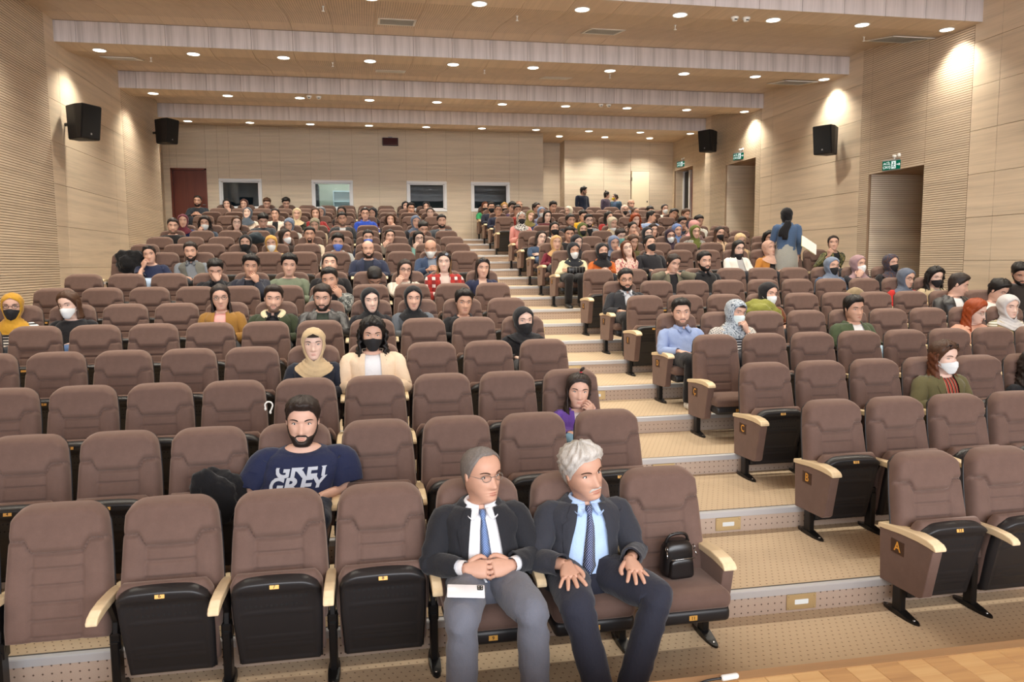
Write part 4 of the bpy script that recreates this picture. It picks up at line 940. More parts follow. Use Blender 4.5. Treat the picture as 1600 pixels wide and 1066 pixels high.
def cloth(spec):
    """spec: (r,g,b) or (pattern, (r,g,b), (r,g,b)[, (r,g,b)])"""
    key = 'cloth_'+str(spec)
    def f():
        pat = spec[0] if isinstance(spec[0], str) else None
        c = srgb(*(spec[1] if pat else spec)); m = new_mat('fabric', c, 0.85, 0, 0.15, 0.25); t = NT(m)
        w = t.noise(t.xyz('Object', (14, 14, 9)), 1, 3, 0.55); fi = t.noise(t.xyz('Object', (300, 300, 300)), 1, 1, 0.5)
        base = t.mix(fi, scale_col(c, 0.86), scale_col(c, 1.14))
        if pat:
            c2 = srgb(*spec[2]); o = t.sep(t.xyz('Object'))
            if pat == 'stripes': k = t.math('LESS_THAN', t.math('FRACT', t.math('MULTIPLY', o[2], 1/0.030)), 0.5); base = t.mix(k, base, c2)
            elif pat == 'vstripes':
                k = t.math('LESS_THAN', t.math('FRACT', t.math('MULTIPLY', o[0], 1/0.034)), 0.40); base = t.mix(k, base, c2)
                k2 = t.math('LESS_THAN', t.math('FRACT', t.math('MULTIPLY', t.math('ADD', o[0], 0.008), 1/0.034)), 0.12); base = t.mix(k2, base, srgb(*spec[3]))
            elif pat == 'plaid':
                k = t.math('LESS_THAN', t.math('FRACT', t.math('MULTIPLY', o[0], 1/0.11)), 0.42); k2 = t.math('LESS_THAN', t.math('FRACT', t.math('MULTIPLY', o[2], 1/0.11)), 0.42)
                base = t.mix(t.math('MULTIPLY', t.math('ADD', k, k2), 0.42), base, c2); base = t.mix(t.math('MULTIPLY', k, k2), base, srgb(*spec[3]))
            elif pat in ('camo', 'floral', 'print'):
                sc = {'camo': 16, 'floral': 30, 'print': 42}[pat]; n1 = t.noise(t.xyz('Object', (sc, sc, sc)), 1, 1, 0.4, 0.6); n2 = t.noise(t.xyz('Object', (sc*1.3+5, sc, sc)), 1, 1, 0.4, 0.6)
                base = t.mix(t.math('GREATER_THAN', n1, 0.54), base, c2); base = t.mix(t.math('GREATER_THAN', n2, 0.60), base, srgb(*spec[3]))
            elif pat == 'dots':
                p = 0.0125; u = t.math('FRACT', t.math('ADD', t.math('MULTIPLY', o[0], 1/p), t.math('MULTIPLY', o[2], 1/p))); v = t.math('FRACT', t.math('SUBTRACT', t.math('MULTIPLY', o[0], 1/p), t.math('MULTIPLY', o[2], 1/p)))
                d = t.math('ADD', t.math('ABSOLUTE', t.math('SUBTRACT', u, 0.5)), t.math('ABSOLUTE', t.math('SUBTRACT', v, 0.5))); base = t.mix(t.math('LESS_THAN', d, 0.34), base, c2)
            elif pat == 'houndstooth':
                p = 0.020; u = t.math('LESS_THAN', t.math('FRACT', t.math('MULTIPLY', o[0], 1/p)), 0.5); v = t.math('LESS_THAN', t.math('FRACT', t.math('ADD', t.math('MULTIPLY', o[2], 1/p), t.math('MULTIPLY', o[0], 0.5/p))), 0.5); base = t.mix(t.math('MULTIPLY', u, v), base, c2)
        t.col(base); t.bump(t.math('ADD', t.math('MULTIPLY', w, 1.0), t.math('MULTIPLY', fi, 0.06)), 0.35, 0.03)
        if pat == 'leather' or spec in LEATHERS: t.b.inputs['Roughness'].default_value = 0.35; t.b.inputs['Specular IOR Level'].default_value = 0.6
        return m
    return cached(key, f)
LEATHERS = set()
# ---- garments, hair, scarves, masks
NTH_ = {3: 40, 2: 32, 1: 22, 0: 16}
def ripple(V, amp, seed, f=(38, 27, 33)):
    r = np.random.default_rng(seed); ph = r.uniform(0, 6.28, 6)
    k = np.sin(V[:, 0]*f[0]+V[:, 2]*f[1]*0.6+ph[0])*np.sin(V[:, 2]*f[2]+V[:, 1]*21+ph[1])+0.6*np.sin(V[:, 2]*71+V[:, 0]*33+ph[2])*np.sin(V[:, 1]*47+V[:, 0]*19+ph[3])
    return amp*k
def torso_cloth(S, q, grow, hem, neck=0.915, drop=0.018, w=None, seed=0, amp=0.0, flare=0.0):
    m = NTH_[q]+1; n = {3: 26, 2: 20, 1: 14, 0: 10}[q]; V = []
    zz = hem+(neck-hem)*np.linspace(0, 1, n)**0.85
    for z in zz:
        yc, a, b = torso_at(S, z, grow); ph = 0.0 if w is None else math.asin(min(0.98, max(0.0, w(z))/a))
        th = ph+(2*PI-2*ph)*np.linspace(0, 1, m)
        g = grow+flare*max(0, (0.55-z))
        R = torso_pt(S, np.full(m, z), th, g)
        t = smoothstep(z, neck-0.05, neck); R[:, 2] -= drop*t*np.clip(np.cos(th), 0, 1)**2
        if w is not None:
            e = np.exp(-np.linspace(0, 1, m)*m*0.6)+np.exp(-(1-np.linspace(0, 1, m))*m*0.6); R[:, 1] -= 0.006*e
        V.append(R)
    V = np.array(V)
    if w is None: V = V[:, :-1]; F = grid_faces(n, m-1, True)
    else: F = grid_faces(n, m)
    sh = V.shape; P = V.reshape(-1, 3)
    if amp:
        d = P-np.array([0, -0.24, 0]); d[:, 2] = 0; d /= np.linalg.norm(d, axis=1)[:, None]+1e-6; P = P+d*ripple(P, amp, seed)[:, None]*np.clip((0.93-P[:, 2])/0.1, 0, 1)[:, None]
    # turned-in edge at the neck
    k = sh[1]; inner = P[(n-1)*k:]+np.array([0, 0, -0.012]); c = P[(n-1)*k:].mean(0); inner = c+(inner-c)*np.array([0.90, 0.90, 1.0])
    o = len(P); P = np.vstack([P, inner])
    for j in range(k if w is None else k-1):
        j2 = (j+1) % k; F.append([(n-1)*k+j, (n-1)*k+j2, o+j2, o+j])
    return P, F
def sleeve(S, s, q, grow, end=0.96, seed=0, amp=0.0, flare=0.0):
    A, kd = S['arms'][s]; n = {3: 30, 2: 22, 1: 14, 0: 10}[q]; sides = {3: 18, 2: 14, 1: 10, 0: 8}[q]
    S_, E_, W_ = A; e0 = E_+(S_-E_)*0.16; e1 = E_+(W_-E_)*0.16; inn = np.array([-1.0*s, 0, 0])
    full = crom(np.array([S_+inn*0.095+np.array([0, 0.004, 0.012]), S_+inn*0.045+np.array([0, 0.002, 0.012]), S_+np.array([0, 0, 0.0])-inn*0.012, S_+(E_-S_)*0.45-inn*0.004, e0*0.5+E_*0.5, e1*0.6+E_*0.4, E_+(W_-E_)*0.55, W_]), 500)
    i0 = 143; body_ = full[i0:]; k = int(len(body_)*end); idx = np.concatenate([np.linspace(0, i0, 6 if q else 4)[:-1], i0+np.linspace(0, k-1, n)]).round().astype(int); p = full[idx]
    t = np.concatenate([np.linspace(-0.2, 0, 6 if q else 4)[:-1], np.linspace(0, end, n)]); r = np.interp(t, [-0.2, -0.08, 0, 0.2, 0.4, 0.6, 0.8, 1.0], [0.030, 0.050, 0.058, 0.058, 0.050, 0.045, 0.041, 0.031])+grow+flare*np.clip(t, 0, 1); n = len(p)
    R = tube(p, r, sides)
    if amp:
        ax = p[:, None, :]; d = R-ax; k2 = ripple(R.reshape(-1, 3), amp, seed).reshape(R.shape[:2]); bend = 0.6+1.6*np.exp(-((t-0.5)/0.14)**2)+0.8*np.exp(-((t-0.95)/0.1)**2)
        ring = np.sin(t*62+seed)[:, None]*amp*0.35*(bend-0.6)[:, None]*(end > 0.5); R = ax+d*(1+(k2*bend[:, None]+ring)/r[:, None])[..., None]
    mb = MB(); V, F = loft(R, True, False); mb.add(V, F)
    if end > 0.3:   # turned cuff
        inner = p[-1]+(R[-1]-p[-1])*0.80+(p[-2]-p[-1])/np.linalg.norm(p[-2]-p[-1])*0.01; F2 = [[j, (j+1) % sides, sides+(j+1) % sides, sides+j] for j in range(sides)]; mb.add(np.vstack([R[-1], inner]), F2)
    return mb
def trousers(S, q, grow, seed=0, amp=0.0):
    mb = MB(); m = NTH_[q]; th = np.arange(m)*2*PI/m
    zs = np.linspace(S['torso'][0, 0]-0.004, S['hip']+0.075, 7); V, F = loft(np.array([torso_pt(S, np.full(m, z), th, grow+0.010) for z in zs])); mb.add(V, F)
    n = {3: 34, 2: 22, 1: 14, 0: 10}[q]; sides = {3: 20, 2: 14, 1: 10, 0: 8}[q]
    for s in (-1, 1):
        p = leg_path(S['legs'][s], n); t = np.linspace(0, 1, n); r = np.interp(t, [0, 0.3, 0.5, 0.62, 0.8, 1], [0.100, 0.088, 0.074, 0.068, 0.066, 0.062])+grow
        R = tube(p, r, sides)
        if amp:
            d = R-p[:, None]; k2 = ripple(R.reshape(-1, 3), amp, seed+s).reshape(R.shape[:2]); bend = 0.6+1.2*np.exp(-((t-0.12)/0.10)**2)+1.0*np.exp(-((t-0.55)/0.10)**2); R = p[:, None]+d*(1+k2*bend[:, None]/r[:, None])[..., None]
        V, F = loft(R); mb.add(V, F)
    return mb
def shoe(S, s, q):
    a = S['legs'][s][2]; rows = []
    for y, w, h in ((0.075, 0.030, 0.060), (0.05, 0.042, 0.085), (0.0, 0.046, 0.105), (-0.06, 0.044, 0.085), (-0.12, 0.050, 0.062), (-0.18, 0.048, 0.050), (-0.22, 0.034, 0.040), (-0.235, 0.016, 0.030)):
        m = 12; t = np.arange(m)*2*PI/m; z0 = a[2]-0.085; rows.append(np.stack([a[0]+w*np.sign(np.cos(t))*np.abs(np.cos(t))**0.7, np.full(m, a[1]+y), z0+h/2+h/2*np.sign(np.sin(t))*np.abs(np.sin(t))**0.7], -1))
    return loft(np.array(rows))
def collar(S, q, spread=0.5):
    """stand-and-fall shirt collar, open in front, with two points"""
    mb = MB(); m = 23; th = np.linspace(0.20, 2*PI-0.20, m); c = np.array([0, -0.236, 0])
    prof = ((0.072, 0.902), (0.076, 0.938), (0.080, 0.944), (0.090, 0.930), (0.104, 0.900))
    R = np.array([np.stack([r*1.02*np.sin(th), -r*0.98*np.cos(th), np.full(m, z)-0.020*np.clip(np.cos(th), 0, 1)**2], -1)+c for r, z in prof])
    F = grid_faces(len(prof), m); V = R.reshape(-1, 3); mb.add(V, F)
    for s in (1, -1):
        f = torso_pt(S, np.array([0.865, 0.835]), np.array([0.0, 0.0]), 0.022); y = f[:, 1]
        P = np.array([(0.018*s, -0.332, 0.912), (0.078*s, -0.298, 0.908), (0.084*s, y[0]-0.004, 0.876), (0.055*s, y[1]-0.004, 0.852), (0.030*s, y[0]-0.016, 0.880)]); Q = P+np.array([0, 0.006, 0])
        mb.add(np.vstack([P, Q]), [(0, 1, 2, 3, 4), (9, 8, 7, 6, 5)]+[(i, 5+i, 5+(i+1) % 5, (i+1) % 5) for i in range(5)], 0, s < 0)
    return mb
def lapels(S, w, grow, ztop=0.905, zbut=0.60):
    mb = MB(); n = 14
    for s in (1, -1):
        zs = np.linspace(zbut, ztop, n); rows = []
        for i, z in enumerate(zs):
            t = (z-zbut)/(ztop-zbut); lw = np.interp(t, [0, 0.25, 0.62, 0.74, 0.76, 0.82, 1.0], [0.004, 0.034, 0.066, 0.070, 0.045, 0.060, 0.040]); x0 = w(z)-0.004; row = []
            for k in np.linspace(0, 1, 4):
                x = x0+lw*k; yc, a, b = torso_at(S, z, grow+0.007+0.004*math.sin(k*PI)); th = math.asin(min(0.97, x/a)); p = torso_pt(S, np.array([z]), np.array([th]), grow+0.007+0.004*math.sin(k*PI))[0]; row.append((p[0]*s, p[1], p[2]))
            rows.append(row)
        F = grid_faces(n, 4); mb.add(np.array(rows).reshape(-1, 3), F, 0, s < 0)
    # collar behind the neck
    m = 17; th = np.linspace(0.9, 2*PI-0.9, m); c = np.array([0, -0.232, 0])
    R = np.array([np.stack([r*1.08*np.sin(th), -r*np.cos(th), np.full(m, z)-0.03*np.clip(np.cos(th), 0, 1)], -1)+c for r, z in ((0.086, 0.935), (0.095, 0.942), (0.112, 0.925), (0.135, 0.895))]); mb.add(R.reshape(-1, 3), grid_faces(4, m))
    return mb
def necktie(S, tip=0.545, grow=0.024):
    mb = MB(); zs = [0.905, 0.885, 0.868, 0.860, 0.80, 0.74, 0.68, 0.62, tip+0.045, tip]; wd = [0.018, 0.020, 0.014, 0.013, 0.022, 0.027, 0.031, 0.034, 0.038, 0.002]; rows = []
    for z, w in zip(zs, wd):
        zc = min(z, 0.89); y = torso_pt(S, np.array([max(zc, 0.60)]), np.array([0.0]), grow)[0, 1]-(0.012 if z > 0.865 else 0.004)
        if z < 0.60: y = torso_pt(S, np.array([0.60]), np.array([0.0]), grow)[0, 1]-0.006-(0.60-z)*0.75
        if z > 0.89: y = -0.335
        rows.append([(-w, y+0.006, z), (0, y-0.004, z), (w, y+0.006, z), (0, y+0.010, z)])
    V, F = loft(np.array(rows)); mb.add(V, F); return mb
HL = np.radians([0, 28, 46, 60, 72, 80, 88, 95, 106, 125, 150, 180]); HLZ = np.array([0.80, 0.80, 0.735, 0.63, 0.54, 0.44, 0.36, 0.46, 0.32, 0.14, 0.05, 0.02])
def hair_cap(q, side=0.012, top=0.030, quiff=0.0, line=None, seed=0, rough=0.003, zmax=0.995):
    m = {3: 48, 2: 40, 1: 26, 0: 18}[q]; n = {3: 18, 2: 14, 1: 9, 0: 7}[q]; th = warp_th(m); zl = np.interp(np.abs(th), HL, HLZ if line is None else line)
    t = np.linspace(0, 1, n)[:, None]; Z = zl[None]+(zmax-zl[None])*t; TH = np.repeat(th[None], n, 0)
    off = 0.003+(side+(top-side)*smoothstep(Z, 0.60, 0.92))*smoothstep(t, 0.0, 0.42)+quiff*np.exp(-(TH/0.75)**2)*smoothstep(Z, 0.76, 0.90)*smoothstep(-Z, -1.0, -0.90)
    r = np.random.default_rng(seed); ph = r.uniform(0, 6.28, 4); off = off+rough*(np.sin(TH*9+Z*23+ph[0])+np.sin(TH*17-Z*37+ph[1]))*smoothstep(t, 0.05, 0.3)
    P = head_pt(Z, TH, off); V = P.reshape(-1, 3); F = grid_faces(n, m, True); c = P[-1].mean(0)+(0, 0, 0.002); V = np.vstack([V, c]); F += [[(n-1)*m+j, (n-1)*m+(j+1) % m, n*m] for j in range(m)]
    return V, F
def fringe(q, off=0.007):
    """hair left at the sides and back of a bald head"""
    m = {3: 40, 2: 34, 1: 24, 0: 18}[q]; n = 6; th = np.linspace(math.radians(66), 2*PI-math.radians(66), m); a = np.minimum(th, 2*PI-th); zl = np.interp(a, HL, HLZ); zt = np.interp(a, np.radians([66, 90, 130, 180]), [0.62, 0.70, 0.74, 0.74])
    t = np.linspace(0, 1, n)[:, None]; Z = zl+(zt-zl)*t; P = head_pt(Z, np.repeat(th[None], n, 0), off*np.sin(PI*np.clip(t, 0.1, 0.9))); return P.reshape(-1, 3), grid_faces(n, m)
def long_hair(q, length=0.9, vol=0.020, curl=0.0, seed=0, front=62):
    """curtain of hair hanging from the crown past the ears; length in head heights below the chin"""
    m = {3: 40, 2: 34, 1: 24, 0: 18}[q]; n = {3: 26, 2: 22, 1: 16, 0: 12}[q]; zz = np.linspace(0.82, -length, n); rows = []; r = np.random.default_rng(seed); ph = r.uniform(0, 6.28, 6)
    for z in zz:
        th0 = math.radians(np.interp(z, [-length, -0.3, 0.0, 0.25, 0.6, 0.82], [front-26, front-24, front-4, front+10, front+6, 42])); th = np.linspace(th0, 2*PI-th0, m); zc = max(z, 0.30)
        a = tv(T_A, zc)*HH; b = tv(T_B, max(z, 0.45))*HH*(1 if z > 0.2 else 1-0.12*min(1, (0.2-z)/0.6)); f = tv(T_F, 0.45)*HH*0.80+0.055*smoothstep(-z, 0.05, 0.45); v = vol*(0.5+0.5*smoothstep(0.82-z, 0.0, 0.35))
        sp = 1+0.30*smoothstep(-z, -0.15, 0.4)
        s, c = np.sin(th), np.cos(th); w = curl*(np.sin(z*26+th*7+ph[0])+np.sin(z*41-th*11+ph[1])+0.7*np.sin(th*19+z*9+ph[2]))
        x = (a*sp+v+w)*s; y = np.where(c > 0, -f, b+v*0.6)*np.abs(c)**0.9*np.where(c > 0, 1, 1)+np.where(c > 0, -w*0.6, w*0.3)-0.004
        up = smoothstep(z, 0.60, 0.82); P = np.stack([x*(1-0.10*up), y, np.full(m, (z-0.5)*HH)], -1); rows.append(P)
    O = np.array(rows); I = O.copy(); I[..., 0] *= 0.86; I[..., 1] = O[..., 1]*0.86
    V = np.vstack([O.reshape(-1, 3), I.reshape(-1, 3)]); o = n*m; F = grid_faces(n, m)+[[k+o for k in f[::-1]] for f in grid_faces(n, m)]
    for i in range(n-1): F += [[i*m, (i+1)*m, (i+1)*m+o, i*m+o], [i*m+m-1, i*m+m-1+o, (i+1)*m+m-1+o, (i+1)*m+m-1]]
    for j in range(m-1): F += [[(n-1)*m+j, (n-1)*m+j+1, (n-1)*m+j+1+o, (n-1)*m+j+o]]
    return V, F
def headscarf(q, seed=0, drape=0.50, off=0.016):
    m = {3: 52, 2: 44, 1: 30, 0: 22}[q]; r = np.random.default_rng(seed); ph = r.uniform(0, 6.28, 6)
    zu = np.concatenate([np.linspace(0.99, 0.84, {3: 7, 2: 6, 1: 4, 0: 3}[q]), np.linspace(0.79, 0.0, {3: 18, 2: 15, 1: 10, 0: 8}[q])]); zd = np.linspace(-0.05, -drape, {3: 14, 2: 11, 1: 8, 0: 6}[q]); rows = []; zs = []
    for z in zu:
        t0 = math.radians(np.interp(z, [-0.06, 0.0, 0.05, 0.15, 0.30, 0.50, 0.64, 0.73, 0.79, 0.84], [12, 24, 36, 47, 55, 58, 52, 38, 20, 0])); th = t0+(2*PI-2*t0)*np.linspace(0, 1, m); e = np.minimum(np.arange(m), m-1-np.arange(m))/m
        of = (off+0.004*np.sin(th*5+z*16+ph[0])*smoothstep(0.9-z, 0, 0.2))*(smoothstep(e, -0.02, 0.05) if t0 > 0 else 1.0)+0.001
        P = head_pt(np.full(m, z), th, of, 0.0); back = np.clip(-np.cos(th), 0, 1); P[:, 1] += 0.018*back*smoothstep(z, 0.2, 0.6); rows.append(P); zs.append(z)
    for z in zd:
        th = 2*PI*np.linspace(0, 1, m); k = -z/drape; rx = np.interp(k, [0, 0.2, 0.5, 0.8, 1.0], [0.096, 0.100, 0.128, 0.168, 0.192]); rf = np.interp(k, [0, 0.25, 0.6, 1.0], [0.118, 0.122, 0.160, 0.186]); rb = np.interp(k, [0, 0.3, 1.0], [0.10, 0.09, 0.115])
        s, c = np.sin(th), np.cos(th); rp = 0.005*np.sin(th*4+z*44+ph[1])+0.004*np.sin(th*9-z*60+ph[2]); sag = 0.20*k*np.clip(c, 0, 1)
        P = np.stack([(rx+rp)*s, np.where(c > 0, -(rf+rp), rb+rp)*np.abs(c)**0.95, np.full(m, (z-0.5)*HH)-sag*HH*0.6+0.065*k*s**2], -1); rows.append(P); zs.append(z)
    V = np.array(rows); n = len(rows); F = grid_faces(n, m); top = V[0].mean(0)+(0, 0, 0.004); P = np.vstack([V.reshape(-1, 3), top]); F += [[j+1, j, n*m] for j in range(m-1)]
    return P, F, np.append(np.repeat(zs, m), 1.0)
def face_mask(q):
    m = {3: 26, 2: 22, 1: 14, 0: 10}[q]; n = {3: 16, 2: 13, 1: 9, 0: 6}[q]; th = np.radians(np.linspace(-68, 68, m)); a = np.degrees(np.abs(th))
    zt = np.interp(a, [0, 12, 30, 68], [0.435, 0.405, 0.385, 0.33]); zb = np.interp(a, [0, 25, 45, 68], [-0.055, -0.04, 0.03, 0.16]); t = np.linspace(0, 1, n)[:, None]; Z = zb+(zt-zb)*t; TH = np.repeat(th[None], n, 0)
    P = head_pt(Z, TH, 0.006, 0.0); b = np.interp(Z, [-0.06, 0.05, 0.20, 0.32, 0.44], [0.006, 0.016, 0.034, 0.040, 0.020])*np.exp(-(TH/0.52)**2); b = b+0.0022*np.sin(t*PI*7)*np.exp(-(TH/0.9)**4); P[..., 1] -= b
    V = P.reshape(-1, 3); F = grid_faces(n, m); mb = MB(); mb.add(V, F)
    if q >= 1:
        for s, j in ((-1, 0), (1, m-1)):
            for i in (1, n-2):
                p0 = P[i, j]; p1 = np.array([0.345*s*HH, 0.05*HH, (0.47-0.5)*HH+(0.02 if i > 2 else -0.02)]); mid = (p0+p1)/2+np.array([0.012*s, 0, 0]); mb.add(*loft(tube(crom([p0, mid, p1], 6), 0.0018, 5)))
    return mb.verts(), mb.f
def beard(q, kind):
    m, n = {3: (56, 16), 2: (44, 13), 1: (30, 9), 0: (20, 6)}[q]; lim = 34 if kind == 'goatee' else 103; off = {'beard': 0.008, 'stubble': 0.0022, 'moustache': 0.006, 'goatee': 0.006}[kind]; mb = MB()
    def patch(th, zb, zt, lip=False):
        t = np.linspace(0, 1, n)[:, None]; Z = zb+(zt-zb)*t; TH = np.repeat(th[None], n, 0); e = np.minimum(np.linspace(0, 1, len(th)), np.linspace(1, 0, len(th)))[None]
        of = -0.001+(off+0.001)*np.sqrt(np.clip(1-(2*t-1)**4, 0, 1))*smoothstep(e, -0.01, 0.10)+(0.0014*np.sin(TH*40+Z*90) if kind == 'beard' else 0)
        P = head_pt(Z, TH, of); mb.add(P.reshape(-1, 3), grid_faces(n, len(th)))
    if kind != 'moustache':
        th = np.radians(np.linspace(-lim, lim, m)); a = np.degrees(np.abs(th)); patch(th, np.interp(a, [0, 40, 75, 103], [-0.075, -0.075, -0.02, 0.14]), np.interp(a, [0, 12, 19, 25, 34, 55, 70, 82, 92, 103], [0.112, 0.114, 0.150, 0.205, 0.215, 0.225, 0.275, 0.43, 0.47, 0.30]))
    th = np.radians(np.linspace(-27, 27, max(9, m//3))); a = np.degrees(np.abs(th)); patch(th, np.interp(a, [0, 18, 27], [0.216, 0.208, 0.165]), np.interp(a, [0, 5, 16, 27], [0.250, 0.262, 0.250, 0.205]))
    return mb.verts(), mb.f
def spectacles(q, zc=0.497, sun=False, fw=0.026, fh=0.020):
    mb = MB(); r = 0.0019 if q >= 2 else 0.0026; y0 = head_pt(zc, 0.0)[1]-0.004; zz = (zc-0.5)*HH
    if sun: y0 = head_pt(zc-0.03, 0.25, 0.030)[1]; zz += 0.0
    for s in (-1, 1):
        t = np.linspace(0, 2*PI, 17 if q >= 1 else 11)[:-1]; c = np.array([0.037*s+0.006*s, y0, zz]); E_ = np.stack([c[0]+fw*np.cos(t), y0+0.010*(np.cos(t)*s*0.5+0.5)**2, c[2]+fh*np.sin(t)-(0 if not sun else 0)], -1)
        R = []; k = len(t)
        for i in range(k):
            d = (E_[i]-c)/np.linalg.norm(E_[i]-c); R.append([E_[i]+d*r, E_[i]+np.array([0, -r, 0]), E_[i]-d*r, E_[i]+np.array([0, r, 0])])
        R = np.array(R); F = [[i*4+j, i*4+(j+1) % 4, ((i+1) % k)*4+(j+1) % 4, ((i+1) % k)*4+j] for i in range(k) for j in range(4)]; mb.add(R.reshape(-1, 3), F)
        if sun or q >= 2: mb.add(E_*0.995+np.array([0, 0.0005, 0.0005*0]), [list(range(k))], 1)
        e = E_[0 if s > 0 else k//2]; mb.add(*loft(tube([e, (0.335*HH*s, -0.02, zz+0.004), (0.345*HH*s, 0.025, zz-0.004)], r, 5)))
    mb.add(*loft(tube([(-0.018, y0, zz+0.004), (0, y0-0.003, zz+0.007), (0.018, y0, zz+0.004)], r, 5)))
    return mb
def rot_head(yaw, pitch, roll):
    return np.array(Matrix.Rotation(math.radians(yaw), 3, 'Z') @ Matrix.Rotation(math.radians(pitch), 3, 'X') @ Matrix.Rotation(math.radians(roll), 3, 'Y'))
PIV = np.array([0, -0.235, 0.935])
PEOPLE = []
def P(u, vt, vc, label, row=None, **k): PEOPLE.append(dict(u=u, vt=vt, vc=vc, label=label, row=row, **k))
EYE_W = lambda: plain('eye_white', srgb(226, 220, 214), 0.3)
IRIS = lambda: plain('iris', srgb(34, 22, 16), 0.3)
def build_person(s, idx):
    q = s['q']; rng = np.random.default_rng(1000+idx); seed = 1000+idx
    pose = s.get('pose', ('lap', 'lap', 'sit')); V0, F0, W0, MI0, S = body_template(pose, min(q, 3))
    yaw, pitch, roll = s.get('yaw', rng.uniform(-9, 9)), s.get('pitch', rng.uniform(-2, 7)), s.get('roll', rng.uniform(-4, 4)); R = rot_head(yaw, pitch, roll)
    kx = s.get('kx', 0.91 if s.get('f') else 1.0); hs = s.get('hs', 0.96 if s.get('f') else 1.0); fat = s.get('fat', 0.0)
    root = thing('person', s['loc'], s['label'], 'person', None, s.get('rz', 0.0))
    hc = R @ ((HEAD_C-PIV)*hs)+PIV; off = np.array(s['target'])-hc; hip = S['hip']
    def field(A, wt=None):
        A = np.asarray(A, float).copy(); t = smoothstep(A[:, 2], hip, 0.86) if wt is None else wt
        low = A[:, 2] < 0.93 if wt is None else np.zeros(len(A), bool)
        A[low, 0] *= kx
        if fat: A[:, 0] *= 1+fat*np.exp(-((A[:, 2]-0.72)/0.2)**2)*(wt is None); A[:, 1] -= fat*0.35*np.exp(-((A[:, 2]-0.66)/0.12)**2)*(np.abs(A[:, 0]) < 0.3)*(wt is None)*np.clip((-A[:, 1]-0.24)/0.1, 0, 1)
        return A+t[:, None]*off
    def headf(A, zf=None, full=False):
        A = (np.asarray(A, float)+HEAD_C-PIV)*hs; Rr = A @ R.T
        if zf is not None: w = np.clip(1+(np.asarray(zf)+0.06)/0.34, 0, 1)[:, None]; Rr = Rr*w+A*(1-w)
        return Rr+PIV+off
    B = V0.copy(); rot = ((B-PIV)*hs) @ R.T+PIV; w = W0[:, None]; t = smoothstep(B[:, 2], hip, 0.86)[:, None]
    Bl = B.copy(); Bl[:, 0] = np.where(Bl[:, 2] < 0.93, Bl[:, 0]*kx, Bl[:, 0])
    Bv = np.where(w > 0, (rot*w+B*(1-w))+off, Bl+t*off)
    hcol = s.get('hairc', 'dark'); sk = s.get('skin', int(rng.integers(0, 3)))
    mats = [skin(sk), EYE_W(), IRIS(), hair_mat(hcol if hcol not in ('silver', 'grey', 'salt', 'stubble', 'ombre', 'blonde') else 'brown'), lips(sk, s.get('lipstick', False))]
    me = mesh_from('body', Bv, F0, mats, MI0); link('body', me, root)
    def put(name, V, F, mat, lab=None, smooth=True):
        o = link(name, mesh_from(name, V, F, [mat], smooth=smooth), root)
        if lab: o['label'] = lab
        return o
    amp = {3: 0.006, 2: 0.0045, 1: 0.003, 0: 0.0}[q]
    kind, col = s['top'][0], s['top'][1]; inner = s['top'][2] if len(s['top']) > 2 else (40, 40, 44)
    def sleeves(name, gr, end, c, fl=0.0):
        for sd in (-1, 1):
            sv = sleeve(S, sd, q, gr, end, seed+sd, amp*(0.3 if end < 0.5 else 1), fl); put(name, field(sv.verts()), sv.f, cloth(c))
    hem = S['torso'][0, 0]+0.02 if S['stand'] else 0.46
    if kind in ('tee', 'sweater', 'shirt', 'hoodie', 'blouse'):
        V, F = torso_cloth(S, q, 0.016, hem if kind != 'tunic' else hem, 0.915, 0.030 if kind in ('tee', 'blouse') else 0.016, None, seed, amp); put('top', field(V), F, cloth(col))
        if kind == 'tee': sleeves('sleeve', 0.024, 0.36, col, 0.012)
        else: sleeves('sleeve', 0.014, 0.95, col)
        if kind == 'shirt' and q >= 1: c = collar(S, q); put('collar', field(c.verts()), c.f, cloth(col))
        if kind == 'hoodie':
            m = 20; th = np.linspace(0.5, 2*PI-0.5, m); pth = np.stack([0.105*np.sin(th), -0.232-0.095*np.cos(th), 0.905-0.03*np.cos(th)], -1); V, F = loft(tube(pth, 0.026, 8)); put('hood', field(V), F, cloth(col))
    else:   # open garment over an inner top
        coat = kind == 'coat'; zb = 0.60 if kind == 'suit' else 0.50
        wd = (lambda z: np.interp(z, [0.46, 0.60, 0.75, 0.90], [0.045, 0.006, 0.050, 0.058])) if kind == 'suit' else (lambda z: np.interp(z, [0.46, 0.60, 0.75, 0.90], [0.075, 0.070, 0.066, 0.060]))
        if s.get('open'): k_ = s['open']; wd = lambda z: np.interp(z, [0.46, 0.56, 0.64, 0.75, 0.90], [0.12*k_, 0.10*k_, 0.095*k_, 0.080*k_, 0.056])
        if s.get('closed'): wd = lambda z: np.interp(z, [0.46, 0.72, 0.90], [0.004, 0.004, 0.055])
        V, F = torso_cloth(S, q, 0.014, hem, 0.915, 0.022, None, seed+5, amp*0.6); put('shirt', field(V), F, cloth(inner))
        if (kind == 'suit' or s.get('collar')) and q >= 1: c = collar(S, q); put('shirt_collar', field(c.verts()), c.f, cloth(s.get('collarc', inner)))
        V, F = torso_cloth(S, q, 0.027, hem-0.015, 0.912, 0.0, wd, seed, amp, 0.12 if coat else 0.0); put('vest' if kind == 'vest' else 'jacket', field(V), F, cloth(col))
        sleeves('sleeve', 0.014 if kind == 'vest' else 0.020, 0.93, s.get('sleevec', inner if kind == 'vest' else col))
        if q >= 1 and kind in ('suit', 'jacket', 'coat'):
            lp = lapels(S, wd, 0.027, 0.905, 0.60 if kind == 'suit' else 0.66); put('lapel', field(lp.verts()), lp.f, cloth(s.get('lapelc', col)))
